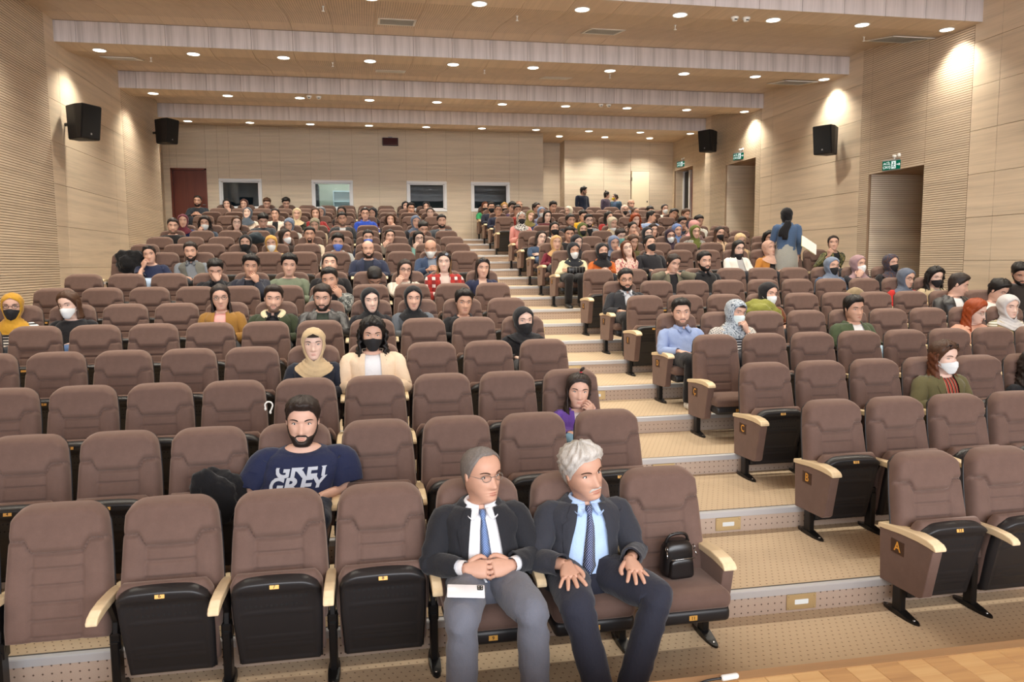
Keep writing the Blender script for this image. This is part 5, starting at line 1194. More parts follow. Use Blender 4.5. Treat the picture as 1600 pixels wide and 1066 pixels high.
        if kind == 'sherpa':
            for sd in (-1, 1):
                P_ = crom([(0.015*sd, -0.150, 0.945), (0.085*sd, -0.17, 0.940), (0.112*sd, -0.24, 0.925), (0.095*sd, -0.315, 0.895), (0.060*sd, -0.345, 0.862)], 12); V, F = loft(tube(P_, [0.02, 0.026, 0.03, 0.033, 0.034, 0.034, 0.034, 0.034, 0.033, 0.032, 0.028, 0.015], 10, 0.55)); put('fleece_collar', field(V), F, cloth((222, 208, 172)))
        if s.get('tie'): tm = necktie(S, s.get('tip', 0.56)); put('necktie', field(tm.verts()), tm.f, cloth(s['tie']))
        if s.get('cuffs'):
            for sd in (-1, 1):
                A = S['arms'][sd][0]; p = arm_path(A, 40)[34:40]; V, F = loft(tube(p, 0.040, 14), False, False); put('shirt_cuff', field(V), F, cloth(inner))
    tr = trousers(S, q, 0.012, seed, amp); put('trousers', field(tr.verts()), tr.f, cloth(s.get('legs', (38, 40, 48))))
    for sd in (-1, 1): V, F = shoe(S, sd, q); put('shoe', V, F, plain('shoe_'+s.get('shoe', 'black'), srgb(*{'black': (26, 24, 24), 'white': (226, 226, 222), 'brown': (70, 46, 32)}[s.get('shoe', 'black')]), 0.45))
    # head-borne things
    hair = s.get('hair')
    if s.get('scarf'):
        V, F, zf = headscarf(q, seed, s.get('drape', 0.50)); put('headscarf', headf(V, zf), F, cloth(s['scarf']))
        if s.get('cap'):
            V, F = hair_cap(q, 0.004, 0.006, 0, np.where(HL < 0.6, 0.73, HLZ+0.02), seed, 0.0); put('under_cap', headf(V), F, cloth(s['cap']))
    elif hair in ('short', 'quiff', 'curlytop', 'crop', 'messy'):
        a = {'short': (0.007, 0.020, 0.004, 0.002), 'quiff': (0.006, 0.024, 0.016, 0.003), 'curlytop': (0.012, 0.034, 0.010, 0.007), 'crop': (0.004, 0.008, 0.0, 0.001), 'messy': (0.013, 0.028, 0.012, 0.006)}[hair]
        V, F = hair_cap(q, a[0], a[1], a[2], s.get('line'), seed, a[3]); put('hair', headf(V), F, hair_mat(hcol))
    elif hair == 'fringe': V, F = fringe(q); put('hair', headf(V), F, hair_mat(hcol))
    elif hair == 'receding': V, F = hair_cap(q, 0.006, 0.006, 0, np.array([0.90, 0.90, 0.86, 0.74, 0.60, 0.48, 0.38, 0.46, 0.32, 0.14, 0.05, 0.02]), seed, 0.001); put('hair', headf(V), F, hair_mat(hcol))
    elif hair in ('long', 'curly', 'wavy', 'bob', 'tied', 'bun', 'pony'):
        ln = np.array([0.83, 0.79, 0.70, 0.57, 0.43, 0.31, 0.22, 0.18, 0.14, 0.08, 0.05, 0.02]); a = {'long': (0.011, 0.018, 0.002), 'curly': (0.022, 0.034, 0.007), 'wavy': (0.018, 0.026, 0.004), 'bob': (0.014, 0.022, 0.002), 'tied': (0.006, 0.011, 0.001), 'bun': (0.006, 0.011, 0.001), 'pony': (0.006, 0.012, 0.001)}[hair]
        V, F = hair_cap(q, a[0], a[1], 0, ln, seed, a[2]); put('hair', headf(V), F, hair_mat(hcol))
        if hair in ('long', 'curly', 'wavy', 'bob'):
            b = {'long': (0.95, 0.020, 0.003), 'curly': (0.85, 0.050, 0.011), 'wavy': (0.60, 0.034, 0.007), 'bob': (0.12, 0.026, 0.002)}[hair]
            V, F = long_hair(q, s.get('length', b[0]), b[1], b[2], seed, s.get('part', 62)); zf = V[:, 2]/HH+0.5; put('hair_length', headf(V, np.minimum(zf, 1)), F, hair_mat(s.get('tipc', hcol)))
        if hair == 'bun': V, F = ell((0, 0.06, 0.150), (0.040, 0.040, 0.034), 12, 8); put('hair_bun', headf(V), F, hair_mat(hcol))
        if hair == 'tied': V, F = ell((0, 0.135, -0.02), (0.040, 0.036, 0.040), 10, 7); put('hair_bun', headf(V), F, hair_mat(hcol))
        if hair == 'pony': V, F = loft(tube(crom([(0, 0.115, 0.03), (0, 0.16, 0.02), (0.0, 0.17, -0.06), (0, 0.15, -0.15)], 10), [0.012, 0.02, 0.028, 0.032, 0.034, 0.034, 0.032, 0.027, 0.02, 0.008], 10)); put('ponytail', headf(V), F, hair_mat(hcol))
    if s.get('mask'):
        V, F = face_mask(q)
        if s.get('maskdown'): V = V-np.array([0, 0.0, 0.075]); V[:, 1] += 0.012
        put('face_mask', headf(V), F, cached('mask_%s' % (s['mask'],), lambda: new_mat('mask_fabric', srgb(*s['mask']), 0.85)))
    if s.get('beard'):
        V, F = beard(q, s['beard']); put('beard' if s['beard'] != 'moustache' else 'moustache', headf(V), F, hair_mat(s.get('beardc', 'stubble' if s['beard'] == 'stubble' else hcol)))
    if s.get('glasses'):
        g = spectacles(q); o = link('glasses', mesh_from('glasses', headf(g.verts()), g.f, [plain('glasses_'+s['glasses'], srgb(*{'dark': (30, 26, 24), 'thin': (120, 112, 104)}[s['glasses']]), 0.35), LENS()], g.m), root)
    if s.get('sun'):
        g = spectacles(q, 0.915, True, 0.028, 0.022); o = link('sunglasses', mesh_from('sunglasses', headf(g.verts()), g.f, [plain('sunglass_frame', srgb(24, 22, 22), 0.3), plain('sunglass_lens', srgb(30, 26, 30), 0.08)], g.m), root)
    return root, field, headf, S, put
def LENS():
    def f():
        m = bpy.data.materials.new('spectacle_lens'); m.use_nodes = True; nt = m.node_tree; nt.nodes.clear(); a = nt.nodes.new('ShaderNodeBsdfTransparent'); a.inputs[0].default_value = (0.96, 0.96, 0.96, 1); g = nt.nodes.new('ShaderNodeBsdfGlossy'); g.inputs[1].default_value = 0.05
        mx = nt.nodes.new('ShaderNodeMixShader'); mx.inputs[0].default_value = 0.06; o = nt.nodes.new('ShaderNodeOutputMaterial'); nt.links.new(a.outputs[0], mx.inputs[1]); nt.links.new(g.outputs[0], mx.inputs[2]); nt.links.new(mx.outputs[0], o.inputs[0]); return m
    return cached('lens', f)
# ------------------------------------------------------------------ who sits where: u, top of head, chin (in the photograph), label, looks
BLK = (28, 28, 32); NAVY = (30, 36, 60); DKG = (60, 62, 66); WHT = (232, 230, 226); DENIM = (58, 84, 128); JEANS = (70, 96, 138)
BM = (30, 30, 34); WM = (232, 236, 238); BLUEM = (96, 128, 216)
LEATHERS.add((38, 37, 39))
CLASP = ('clasp', 'clasp', 'sit'); CHINL = ('chin', 'lap', 'sit'); CHINR = ('lap', 'chin', 'sit'); CROSS = ('cross', 'cross', 'sit')
# front row
P(752, 700, 778, 'man with grey hair, rimless glasses, black jacket and pale blue tie, in the front row', 0, col=9, top=('suit', (36, 37, 42), (240, 240, 244)), open=1.0, tie=('dots', (92, 118, 168), (150, 170, 205)), tip=0.56, cuffs=1, legs=(104, 107, 118), hair='receding', hairc='salt', glasses='thin', pose=('pinch', 'pinch', 'pinchlegs'), yaw=26, pitch=1, roll=0, skin=1, kx=1.0, hs=0.99)
P(910, 690, 780, 'man with thick silver hair, moustache, charcoal suit and navy dotted tie, front row', 0, col=10, top=('suit', (50, 52, 60), (176, 202, 238)), open=1.15, tie=('dots', (34, 46, 88), (190, 200, 225)), tip=0.55, legs=(42, 44, 56), hair='messy', hairc='silver', beard='moustache', beardc='silver', pose=('knee', 'knee', 'splay'), yaw=20, pitch=3, roll=-10, skin=1, kx=1.02, hs=1.03)
# second row and on, block left of the aisle
P(473, 622, 692, 'bearded young man in navy lettered t-shirt, second row, left of aisle', 1, col=7, top=('tee', (34, 40, 68)), hair='quiff', hairc='dark', beard='beard', legs=(30, 38, 56), kx=1.12, fat=0.12, skin=0, yaw=0, pitch=3, roll=2, hs=1.02, shirt_text=1, pose=('lap', 'lap', 'sit'))
P(904, 583, 635, 'small girl in purple jacket with a red hair tie, hand at her mouth', 2, col=11, f=1, kx=0.78, hs=0.93, top=('jacket', (104, 72, 160), (226, 214, 214)), legs=(110, 150, 180), hair='long', length=0.75, hairc='dark', pose=('lap', 'chin', 'sit'), yaw=-8, pitch=4, roll=4, skin=0, topknot=1)
P(490, 513, 561, 'woman in beige headscarf and dark navy blazer, fourth row', 3, col=7, f=1, scarf=(196, 172, 136), top=('suit', (34, 38, 50), (28, 28, 34)), cap=(50, 40, 34), yaw=2, pitch=0, roll=0, skin=3)
P(582, 497, 547, 'woman with long curly black hair, black mask and cream jacket, fourth row', 3, col=8, f=1, kx=1.05, hair='curly', hairc='black', mask=BM, top=('jacket', (232, 208, 180), (236, 236, 238)), yaw=2, pitch=4, roll=1, skin=0)
P(818, 479, 521, 'woman in black headscarf and black mask beside the aisle, fifth row', 4, col=11, f=1, scarf=(30, 30, 34), drape=0.34, mask=BM, top=('jacket', (28, 28, 32), (230, 230, 232)), yaw=8, pitch=2, skin=3)
P(19, 461, 496, 'woman in mustard headscarf, glasses and black mask at the far left', 5, col=1, f=1, scarf=(188, 142, 48), mask=BM, glasses='dark', top=('vest', (28, 28, 30), ('stripes', (236, 236, 234), (40, 40, 46))), yaw=12, pitch=2, skin=0)
P(108, 457, 494, 'woman with wavy brown hair, white mask and black top, sixth row', 5, col=2, f=1, hair='bob', hairc='brown', mask=WM, top=('sweater', (30, 30, 34)), yaw=-14, pitch=8, roll=-6, skin=3, legs=JEANS)
P(344, 447, 481, 'woman with long straight dark hair, glasses and mustard jacket over pink top', 5, col=5, f=1, hair='long', hairc='dark', glasses='thin', top=('jacket', (148, 108, 50), (236, 170, 164)), yaw=10, pitch=5, skin=0)
P(427.5, 448.5, 484, 'man in green jacket with cream fleece collar, sixth row', 5, col=6, hair='quiff', hairc='dark', beard='stubble', top=('sherpa', (52, 60, 42), (30, 30, 34)), collar=1, yaw=6, pitch=2, skin=0)
P(504, 445, 482, 'bearded man in black leather jacket with clasped hands and lowered eyes', 5, col=7, hair='short', hairc='dark', beard='beard', top=('jacket', (38, 37, 39), (52, 60, 52)), pose=CLASP, yaw=-4, pitch=12, roll=2, skin=0)
P(578.5, 452, 485, 'woman in black headscarf and black jacket, left one of the two black headscarves, sixth row', 5, col=8, f=1, scarf=(26, 26, 30), top=('shirt', (32, 32, 38)), yaw=12, pitch=3, skin=3)
P(645.5, 450, 481, 'woman in black headscarf and grey zip jacket, sixth row', 5, col=9, f=1, scarf=(24, 24, 28), top=('jacket', (98, 104, 112), (26, 26, 30)), yaw=2, pitch=3, skin=0)
P(725, 455.5, 489, 'person with short curly black hair and open black jacket, sixth row', 5, col=10, f=1, hair='curlytop', hairc='black', top=('jacket', (30, 29, 32), (196, 150, 124)), yaw=4, pitch=2, skin=1)
P(515.5, 424, 449, 'man in camouflage jacket resting his cheek on his hand', 6, col=7, hair='quiff', hairc='black', top=('jacket', ('camo', (108, 112, 110), (60, 64, 64), (150, 152, 148)), BLK), pose=('lap', 'chin', 'sit'), legs=JEANS, yaw=-8, pitch=6, roll=-6, skin=1)
P(336.5, 409, 433, 'young man in black shirt covering his face with one hand', 7, col=4, hair='quiff', hairc='black', top=('shirt', (30, 30, 34)), pose=('lap', 'face', 'sit'), pitch=22, yaw=10, skin=0)
P(392, 401.5, 430, 'man with black hair and dark navy jacket, both hands under his chin', 7, col=5, hair='curlytop', hairc='black', top=('jacket', (44, 46, 58), (34, 34, 42)), pose=('cross', 'chin', 'sit'), yaw=6, pitch=4, skin=1)
P(452, 399, 430, 'man with wavy black hair in sage green sweater', 7, col=6, hair='curlytop', hairc='black', top=('sweater', (118, 128, 108)), yaw=4, pitch=3, skin=0)
P(515.5, 402, 426, 'man in black top with his head tipped back on the seat', 7, col=7, hair='short', hairc='black', top=('sweater', (32, 31, 34)), pitch=-18, yaw=2, skin=0)
P(585, 419, 445, 'person in black bending forward, only black hair showing', 7, col=8, hair='short', hairc='black', top=('sweater', (26, 26, 30)), pitch=55, yaw=8, skin=1)
P(632.5, 406, 436, 'woman with long dark hair, glasses and cream hoodie, hand on chin', 7, col=9, f=1, hair='long', hairc='dark', glasses='dark', top=('hoodie', (214, 204, 190)), pose=CHINL, yaw=8, pitch=4, skin=0)
P(694, 394.5, 424, 'woman with long light-tipped hair and red plaid jacket', 7, col=10, f=1, kx=1.0, hair='long', hairc='dark', tipc='ombre', top=('jacket', ('plaid', (170, 48, 42), (44, 36, 44), (226, 210, 206)), (214, 190, 180)), sun=1, yaw=-8, pitch=0, skin=3)
P(754, 404, 433, 'woman with long dark hair and navy jacket beside the aisle, sunglasses on her head', 7, col=11, f=1, hair='long', hairc='dark', top=('jacket', (38, 44, 72), (220, 190, 172)), sun=1, yaw=4, pitch=3, skin=0)
P(233.5, 385, 409, 'woman in navy polo resting her cheek on her hand, sunglasses on her head', 8, col=2, f=1, hair='tied', hairc='dark', sun=1, top=('tee', (34, 42, 70)), pose=CHINL, legs=(170, 190, 216), yaw=6, roll=-8, pitch=5, skin=0)
P(298, 380, 405, 'bearded man in grey shirt and beige-edged grey vest', 8, col=3, hair='short', hairc='dark', beard='beard', top=('vest', (104, 104, 98), (122, 128, 136)), lapelc=(186, 166, 132), collar=1, yaw=4, pitch=5, skin=0)
P(575, 377, 401, 'balding bearded man in dark blue denim jacket', 8, col=8, kx=1.1, hair='fringe', hairc='dark', beard='beard', top=('jacket', (48, 54, 76), (40, 46, 60)), yaw=4, pitch=2, skin=0)
P(673, 374, 401, 'bald man in white mask and blue denim jacket, looking down', 8, col=10, hair='fringe', hairc='stubble', mask=WM, top=('jacket', (56, 72, 100), (130, 140, 156)), pose=CLASP, yaw=-12, pitch=18, skin=1)
P(383.5, 369.5, 389.5, 'woman in black headscarf, black mask and black coat, tenth row', 9, col=4, f=1, scarf=(26, 25, 28), mask=BM, top=('jacket', (32, 29, 30), (26, 26, 28)), yaw=4, skin=0)
P(424, 369.5, 391, 'woman in mustard headscarf, white mask and khaki jacket', 9, col=5, f=1, scarf=(190, 146, 72), mask=WM, top=('jacket', (190, 162, 112), (200, 190, 170)), yaw=2, skin=0)
P(528, 367, 390, 'young man with black hair, blue mask and pale grey hoodie', 9, col=7, hair='curlytop', hairc='black', mask=BLUEM, top=('hoodie', (166, 170, 172)), yaw=2, pitch=6, skin=0)
P(575, 361, 381, 'young man with black hair, blue mask and navy top', 10, col=8, hair='short', hairc='black', mask=BLUEM, top=('sweater', (38, 44, 64)), yaw=4, pitch=4, skin=0)
P(609, 359.5, 379, 'woman with dark hair and grey-brown cardigan, hand at chin', 10, col=9, f=1, hair='tied', hairc='dark', top=('jacket', (104, 96, 88), (120, 104, 96)), pose=CHINL, yaw=6, skin=0)
P(654, 361.5, 383, 'woman with black bob, glasses and teal sleeves, cheek on hand', 10, col=10, f=1, hair='bob', hairc='black', glasses='dark', top=('sweater', (108, 150, 144)), pose=CHINL, yaw=10, roll=-6, skin=3)
P(445, 359.5, 379, 'woman with long dark hair and white mask, turned to the right', 10, col=6, f=1, hair='long', hairc='dark', mask=WM, top=('jacket', (52, 40, 36), (60, 50, 46)), yaw=48, skin=0)
P(270, 341.5, 364, 'bearded man in black shirt at the left end of his row', 11, col=1, hair='short', hairc='dark', beard='stubble', top=('shirt', (28, 28, 30)), yaw=14, pitch=6, skin=0)
P(320, 338, 359, 'woman with curly dark hair, white mask and denim jacket', 11, col=2, f=1, hair='curly', length=0.6, hairc='dark', mask=WM, top=('jacket', (70, 80, 94), (50, 50, 56)), pose=CHINL, yaw=4, skin=0)
P(484, 354, 379, 'man in dark vest over cream sleeves with a moustache', 11, col=6, hair='short', hairc='black', beard='goatee', top=('vest', (48, 48, 54), (220, 206, 184)), yaw=2, skin=1)
P(660.6, 345.5, 367, 'man in black looking down, bearded, behind the woman with the black bob', 11, col=10, hair='short', hairc='black', beard='stubble', top=('sweater', (30, 30, 34)), pitch=26, yaw=14, skin=0)
P(369.5, 338, 358, 'woman with long brown hair, glasses and white collar', 12, col=3, f=1, hair='long', hairc='brown', glasses='thin', top=('jacket', (56, 44, 40), (228, 222, 214)), yaw=14, skin=3)
P(411, 332, 356, 'young man in dark grey sweater looking down at his lap', 12, col=4, hair='curlytop', hairc='black', top=('sweater', (66, 70, 76)), pitch=28, yaw=10, skin=0)
P(452, 340, 362, 'smiling woman in blue-grey patterned headscarf and pale top', 12, col=5, f=1, scarf=('print', (112, 126, 146), (84, 96, 120), (140, 152, 168)), top=('sweater', (198, 200, 196)), pitch=16, yaw=-12, skin=0)
P(492, 340.5, 361, 'woman in olive patterned headscarf and beige coat looking down', 12, col=6, f=1, scarf=('print', (132, 126, 104), (88, 86, 72), (170, 160, 140)), top=('coat', (192, 172, 142), (150, 140, 120)), pitch=18, skin=0)
P(286, 335, 355.5, 'woman in burgundy headscarf and blue jacket raising a phone', 13, col=1, f=1, scarf=(96, 38, 52), top=('jacket', (40, 54, 96), (60, 70, 110)), pose=('lap', 'clasp', 'sit'), yaw=10, skin=0)
P(534.5, 332, 352, 'bearded man in charcoal suit with open white shirt', 13, col=7, hair='short', hairc='black', beard='stubble', top=('suit', (54, 56, 60), (226, 226, 228)), yaw=4, skin=1)
P(610, 335.5, 351, 'woman with curly brown hair, fist at her mouth', 13, col=9, f=1, hair='curly', length=0.5, hairc='brown', top=('sweater', (60, 52, 50)), pose=CHINR, yaw=0, skin=0)
P(649.5, 337, 356, 'smiling woman in blue-grey headscarf and dark top, left block', 13, col=10, f=1, scarf=(96, 108, 130), top=('jacket', (44, 44, 50), (34, 34, 38)), yaw=8, skin=0)
P(690, 335.5, 356, 'bearded man in grey blazer and pale shirt beside the aisle', 13, col=11, hair='short', hairc='black', beard='beard', top=('suit', (78, 84, 92), (196, 200, 200)), yaw=2, skin=0)
P(387, 325, 342, 'woman in blue-grey headscarf and cream sweater, chin raised', 14, col=3, f=1, scarf=(84, 94, 106), top=('sweater', (218, 202, 184)), pitch=-14, yaw=-6, skin=3)
P(430.5, 326, 343, 'woman with tied dark hair and white jacket over black top', 14, col=4, f=1, hair='tied', hairc='dark', top=('jacket', (222, 212, 198), BLK), yaw=-6, skin=0)
P(464, 326, 343, 'woman in cream headscarf and dark camouflage top', 14, col=5, f=1, scarf=(206, 186, 150), top=('sweater', ('camo', (62, 66, 54), (36, 38, 34), (92, 90, 70))), yaw=0, skin=0)
P(493, 326.5, 341, 'woman with long brown hair and red dress', 14, col=6, f=1, hair='long', hairc='brown', top=('sweater', (142, 44, 44)), yaw=2, skin=0)
P(570.5, 325, 343, 'young man in bright blue hoodie and glasses', 14, col=8, hair='short', hairc='dark', glasses='dark', top=('hoodie', (44, 76, 176)), yaw=2, skin=0)
P(502, 325.5, 338, 'woman in grey headscarf half hidden behind the woman in red', 15, col=6, f=1, scarf=(118, 122, 130), top=('sweater', (150, 52, 50)), yaw=-12, skin=0)
P(534, 324.5, 337, 'woman with dark hair half hidden behind the man in charcoal suit', 15, col=7, f=1, hair='bob', hairc='dark', top=('sweater', (50, 42, 42)), skin=0)
P(583, 325, 341, 'woman in black headscarf and maroon top behind the blue hoodie', 15, col=8, f=1, scarf=(34, 33, 38), top=('sweater', (112, 44, 54)), yaw=-20, pitch=8, skin=0)
P(642, 318, 334, 'young man in mustard top resting his chin on his hand', 15, col=10, hair='curlytop', hairc='black', top=('sweater', (182, 138, 44)), pose=CHINL, yaw=4, skin=1)
P(672, 326, 339, 'woman with tied dark hair and dark blouse near the aisle, left block', 15, col=11, f=1, hair='tied', hairc='dark', top=('blouse', (56, 44, 48)), skin=3)
P(354.5, 311, 328, 'woman with dark hair in black top, hand on chin, rearmost row', 16, col=1, f=1, hair='long', length=0.4, hairc='black', top=('sweater', (30, 28, 30)), pose=CHINR, yaw=4, skin=0)
P(381.5, 311.5, 327, 'woman in brown headscarf in front of the first booth window', 16, col=2, f=1, scarf=(82, 52, 46), top=('sweater', (60, 46, 44)), yaw=-2, skin=0)
P(417, 309.5, 325, 'young man with brown hair and grey top looking down, rearmost row', 16, col=3, hair='quiff', hairc='brown', top=('sweater', (92, 98, 112)), pitch=24, skin=0)
P(447, 309, 325, 'young man with fluffy black hair and maroon top looking down, rearmost row', 16, col=4, hair='curlytop', hairc='black', top=('sweater', (84, 48, 44)), pitch=24, yaw=10, skin=0)
P(633.5, 315, 330, 'woman in black headscarf at the left edge of the third booth window', 16, col=10, f=1, scarf=(28, 28, 32), top=('sweater', (44, 44, 48)), yaw=8, skin=0)
P(666, 316, 330, 'woman in black headscarf under the third booth window, beside the aisle', 16, col=11, f=1, scarf=(30, 29, 33), top=('sweater', (50, 48, 52)), yaw=-4, skin=0)
# block right of the aisle
P(1064.4, 470, 505, 'young man in light blue shirt and black trousers beside the aisle', 4, col=12, hair='quiff', hairc='black', beard='stubble', top=('shirt', (148, 166, 206)), legs=(30, 30, 34), shoe='white', pose=('lap', 'lap', 'sit'), yaw=-14, pitch=2, skin=0, watch=1, kx=0.97)
P(1150, 470, 505, 'woman in grey patterned headscarf, white mask and houndstooth jacket, cheek on fist', 4, col=13, f=1, kx=1.0, scarf=('print', (164, 174, 184), (96, 106, 118), (190, 196, 202)), mask=(214, 230, 232), top=('jacket', ('houndstooth', (196, 192, 186), (58, 58, 62)), ('stripes', (34, 36, 48), (214, 214, 218))), pose=('lap', 'chin', 'sit'), cap=(48, 34, 28), yaw=14, roll=8, pitch=6, skin=0)
P(1334, 463.5, 500, 'young man in green bomber jacket and white t-shirt', 5, col=17, hair='quiff', hairc='black', top=('jacket', (72, 84, 60), (236, 236, 236)), legs=(160, 186, 206), yaw=0, pitch=4, skin=1)
P(1524, 470, 501, 'woman with long red hair and glasses looking down, pink top', 5, col=20, f=1, hair='wavy', length=0.95, hairc='red', glasses='thin', top=('sweater', (222, 170, 146)), yaw=24, pitch=16, skin=3)
P(1576, 463, 494, 'woman in pale grey headscarf, khaki vest and green top', 5, col=21, f=1, scarf=(196, 194, 194), top=('vest', (178, 160, 120), (104, 116, 84)), sleevec=('stripes', (150, 150, 120), (232, 226, 214)), yaw=-4, skin=3)
P(1475, 537, 578, 'woman with wavy brown hair, white mask, olive jacket, sunglasses on her head', 2, col=15, f=1, kx=0.98, hair='wavy', hairc='brown', tipc='auburn', mask=WM, sun=1, top=('jacket', (98, 92, 62), ('vstripes', (30, 26, 28), (178, 72, 58), (222, 176, 140))), yaw=10, pitch=4, skin=3)
P(977.6, 420, 453, 'bearded man in black suit and glasses beside the aisle, seventh row', 6, col=12, hair='short', hairc='black', beard='beard', glasses='dark', top=('suit', (44, 45, 50), (206, 208, 214)), legs=(32, 32, 36), yaw=-6, pitch=3, skin=1)
P(1200.6, 445, 472, 'woman in black headscarf, white mask and brown jacket', 6, col=16, f=1, scarf=(30, 29, 33), mask=WM, top=('jacket', (112, 66, 44), (44, 34, 32)), yaw=14, pitch=4, roll=6, skin=0)
P(1497, 428, 461, 'young man in black leather jacket looking down to the right', 6, col=21, hair='quiff', hairc='dark', top=('jacket', (38, 37, 39), (226, 226, 226)), yaw=50, pitch=16, skin=0)
P(1560, 438, 469, 'young man in white t-shirt with black hair looking down', 6, col=22, hair='curlytop', hairc='black', top=('tee', (232, 228, 222)), yaw=14, pitch=24, skin=0)
P(1052, 397, 424, 'woman in olive jacket with both hands at her collar', 7, col=14, f=1, hair='tied', hairc='dark', top=('jacket', (104, 100, 84), (30, 28, 32)), pose=('neck', 'neck', 'sit'), yaw=10, pitch=16, skin=0)
P(1100.4, 394.5, 421, 'bearded man in black polo shirt, eighth row', 7, col=15, hair='short', hairc='black', beard='beard', top=('shirt', (32, 31, 33)), yaw=2, pitch=3, skin=0)
P(1299.7, 405, 426, 'woman in blue-grey headscarf, black mask and denim jacket', 7, col=19, f=1, scarf=(112, 124, 144), mask=BM, top=('jacket', (74, 92, 120), (90, 100, 120)), yaw=2, skin=0)
P(1341, 400, 425, 'woman in mauve headscarf and white mask, fist at her cheek', 7, col=20, f=1, scarf=(158, 130, 134), mask=WM, top=('sweater', (34, 34, 40)), pose=CHINL, yaw=12, skin=0)
P(1392, 398.5, 423, 'woman in dark patterned headscarf and black mask near the doorway', 7, col=21, f=1, scarf=('print', (62, 62, 76), (96, 66, 54), (48, 54, 70)), mask=BM, top=('sweater', (36, 34, 36)), yaw=6, skin=0)
P(1416, 419.5, 449, 'woman in blue-grey headscarf, glasses and red sweater', 6, col=20, f=1, scarf=(92, 100, 116), glasses='dark', top=('sweater', (176, 42, 38)), yaw=10, pitch=8, skin=0)
P(1461, 418.5, 447, 'woman with long black hair, black mask and beige coat', 6, col=21, f=1, hair='curly', length=0.7, hairc='black', mask=BM, top=('coat', (196, 178, 146), (220, 216, 208)), yaw=-4, pitch=8, skin=3)
P(896, 379.5, 403, 'woman in black headscarf, white mask and cream coat beside the aisle', 8, col=12, f=1, scarf=(36, 38, 44), mask=WM, top=('coat', (214, 204, 168), (206, 140, 118)), legs=(30, 28, 30), pose=CROSS, yaw=4, skin=1)
P(941, 382, 403, 'woman in black headscarf, black mask and orange jacket, hands clasped', 8, col=13, f=1, scarf=(32, 31, 35), mask=BM, top=('hoodie', (188, 98, 42)), pose=CLASP, yaw=2, skin=0)
P(979.5, 376.5, 401, 'woman with auburn hair and glasses in floral blouse, head tilted', 8, col=14, f=1, hair='long', length=0.5, hairc='auburn', glasses='thin', top=('blouse', ('floral', (226, 190, 180), (176, 90, 96), (236, 220, 190))), pitch=-12, roll=-12, yaw=-4, skin=3)
P(1015, 371.5, 393, 'man in black hoodie and black mask with his head leaned back', 8, col=15, hair='short', hairc='black', mask=BM, top=('hoodie', (46, 46, 50)), pitch=-16, yaw=10, skin=0)
P(1153.4, 376.5, 399, 'woman with long black hair, glasses and white jacket, mask under her chin', 8, col=18, f=1, hair='long', hairc='black', glasses='dark', mask=BM, maskdown=1, top=('jacket', (230, 226, 218), (178, 176, 176)), yaw=4, pitch=6, skin=3)
P(1201.7, 376.5, 399, 'woman in dusty pink headscarf and mustard jacket beside the standing woman', 8, col=19, f=1, scarf=(196, 158, 140), top=('jacket', (176, 118, 52), (40, 36, 38)), yaw=10, pitch=-4, roll=-6, skin=0)
P(1302, 369.5, 390, 'smiling woman with tied dark hair and camouflage jacket, hand raised', 8, col=21, f=1, hair='tied', hairc='dark', top=('jacket', ('camo', (92, 92, 58), (50, 54, 36), (132, 120, 78)), BLK), pose=('reach', 'lap', 'sit'), yaw=-24, pitch=-4, skin=0)
P(869, 368, 391, 'woman in tan headscarf and burgundy dress beside the aisle', 9, col=12, f=1, scarf=(196, 156, 108), top=('sweater', (110, 34, 50)), yaw=0, skin=0)
P(901, 369, 388, 'woman in black headscarf and black and white top behind the cream coat', 9, col=13, f=1, scarf=(32, 32, 38), top=('sweater', ('print', (40, 40, 44), (216, 216, 216), (60, 60, 64))), yaw=14, skin=3)
P(959, 369, 390, 'woman in blue-grey headscarf with her hand at her chin, right block', 9, col=15, f=1, scarf=(108, 120, 146), top=('sweater', (54, 60, 76)), pose=CHINR, yaw=0, pitch=8, skin=0)
P(989, 367.5, 388, 'woman with long greenish blond hair looking down', 9, col=16, f=1, hair='long', hairc='brown', tipc='green', top=('sweater', (90, 84, 50)), pitch=14, yaw=6, skin=0)
P(845.4, 361.5, 382.5, 'woman with dark hair and glasses in denim jacket, head tilted, beside the aisle', 10, col=12, f=1, hair='bob', hairc='dark', glasses='thin', top=('jacket', (62, 80, 106), (70, 90, 120)), legs=JEANS, pose=CROSS, roll=12, yaw=10, pitch=-4, skin=3)
P(889.5, 354.5, 376, 'young man in black t-shirt behind the tan headscarf, looking down', 10, col=13, hair='short', hairc='black', top=('tee', (32, 30, 34)), pitch=10, yaw=-6, skin=1)
P(969, 358.5, 377, 'boy with dark hair and teal mask looking down', 10, col=16, hair='short', hairc='dark', mask=(128, 190, 184), top=('sweater', (196, 204, 196)), pitch=20, yaw=10, skin=3)
P(1011.4, 356.5, 374, 'woman in black headscarf and black mask, right block, eleventh row', 10, col=17, f=1, scarf=(36, 36, 42), mask=BM, top=('sweater', (40, 40, 46)), yaw=4, skin=3)
P(1047, 359.5, 377, 'woman in dark purple headscarf, white mask and glasses', 10, col=18, f=1, scarf=(52, 38, 52), mask=WM, glasses='dark', top=('sweater', (52, 40, 54)), yaw=-4, skin=0)
P(1086, 352.5, 372, 'woman in olive green headscarf and grey check coat', 10, col=19, f=1, drape=0.66, scarf=(92, 98, 44), top=('coat', ('print', (140, 136, 130), (108, 104, 100), (160, 156, 150)), (120, 120, 112)), yaw=0, skin=0)
P(1124, 353, 376.5, 'woman with brown hair, black mask and beige top', 10, col=20, f=1, hair='long', hairc='dark', tipc='brown', mask=BM, top=('sweater', (206, 178, 148)), yaw=4, skin=0)
P(1156.7, 366, 385.5, 'woman in tan headscarf behind the woman in white jacket', 9, col=19, f=1, scarf=(202, 170, 130), glasses='thin', top=('sweater', (150, 130, 106)), pitch=14, skin=0)
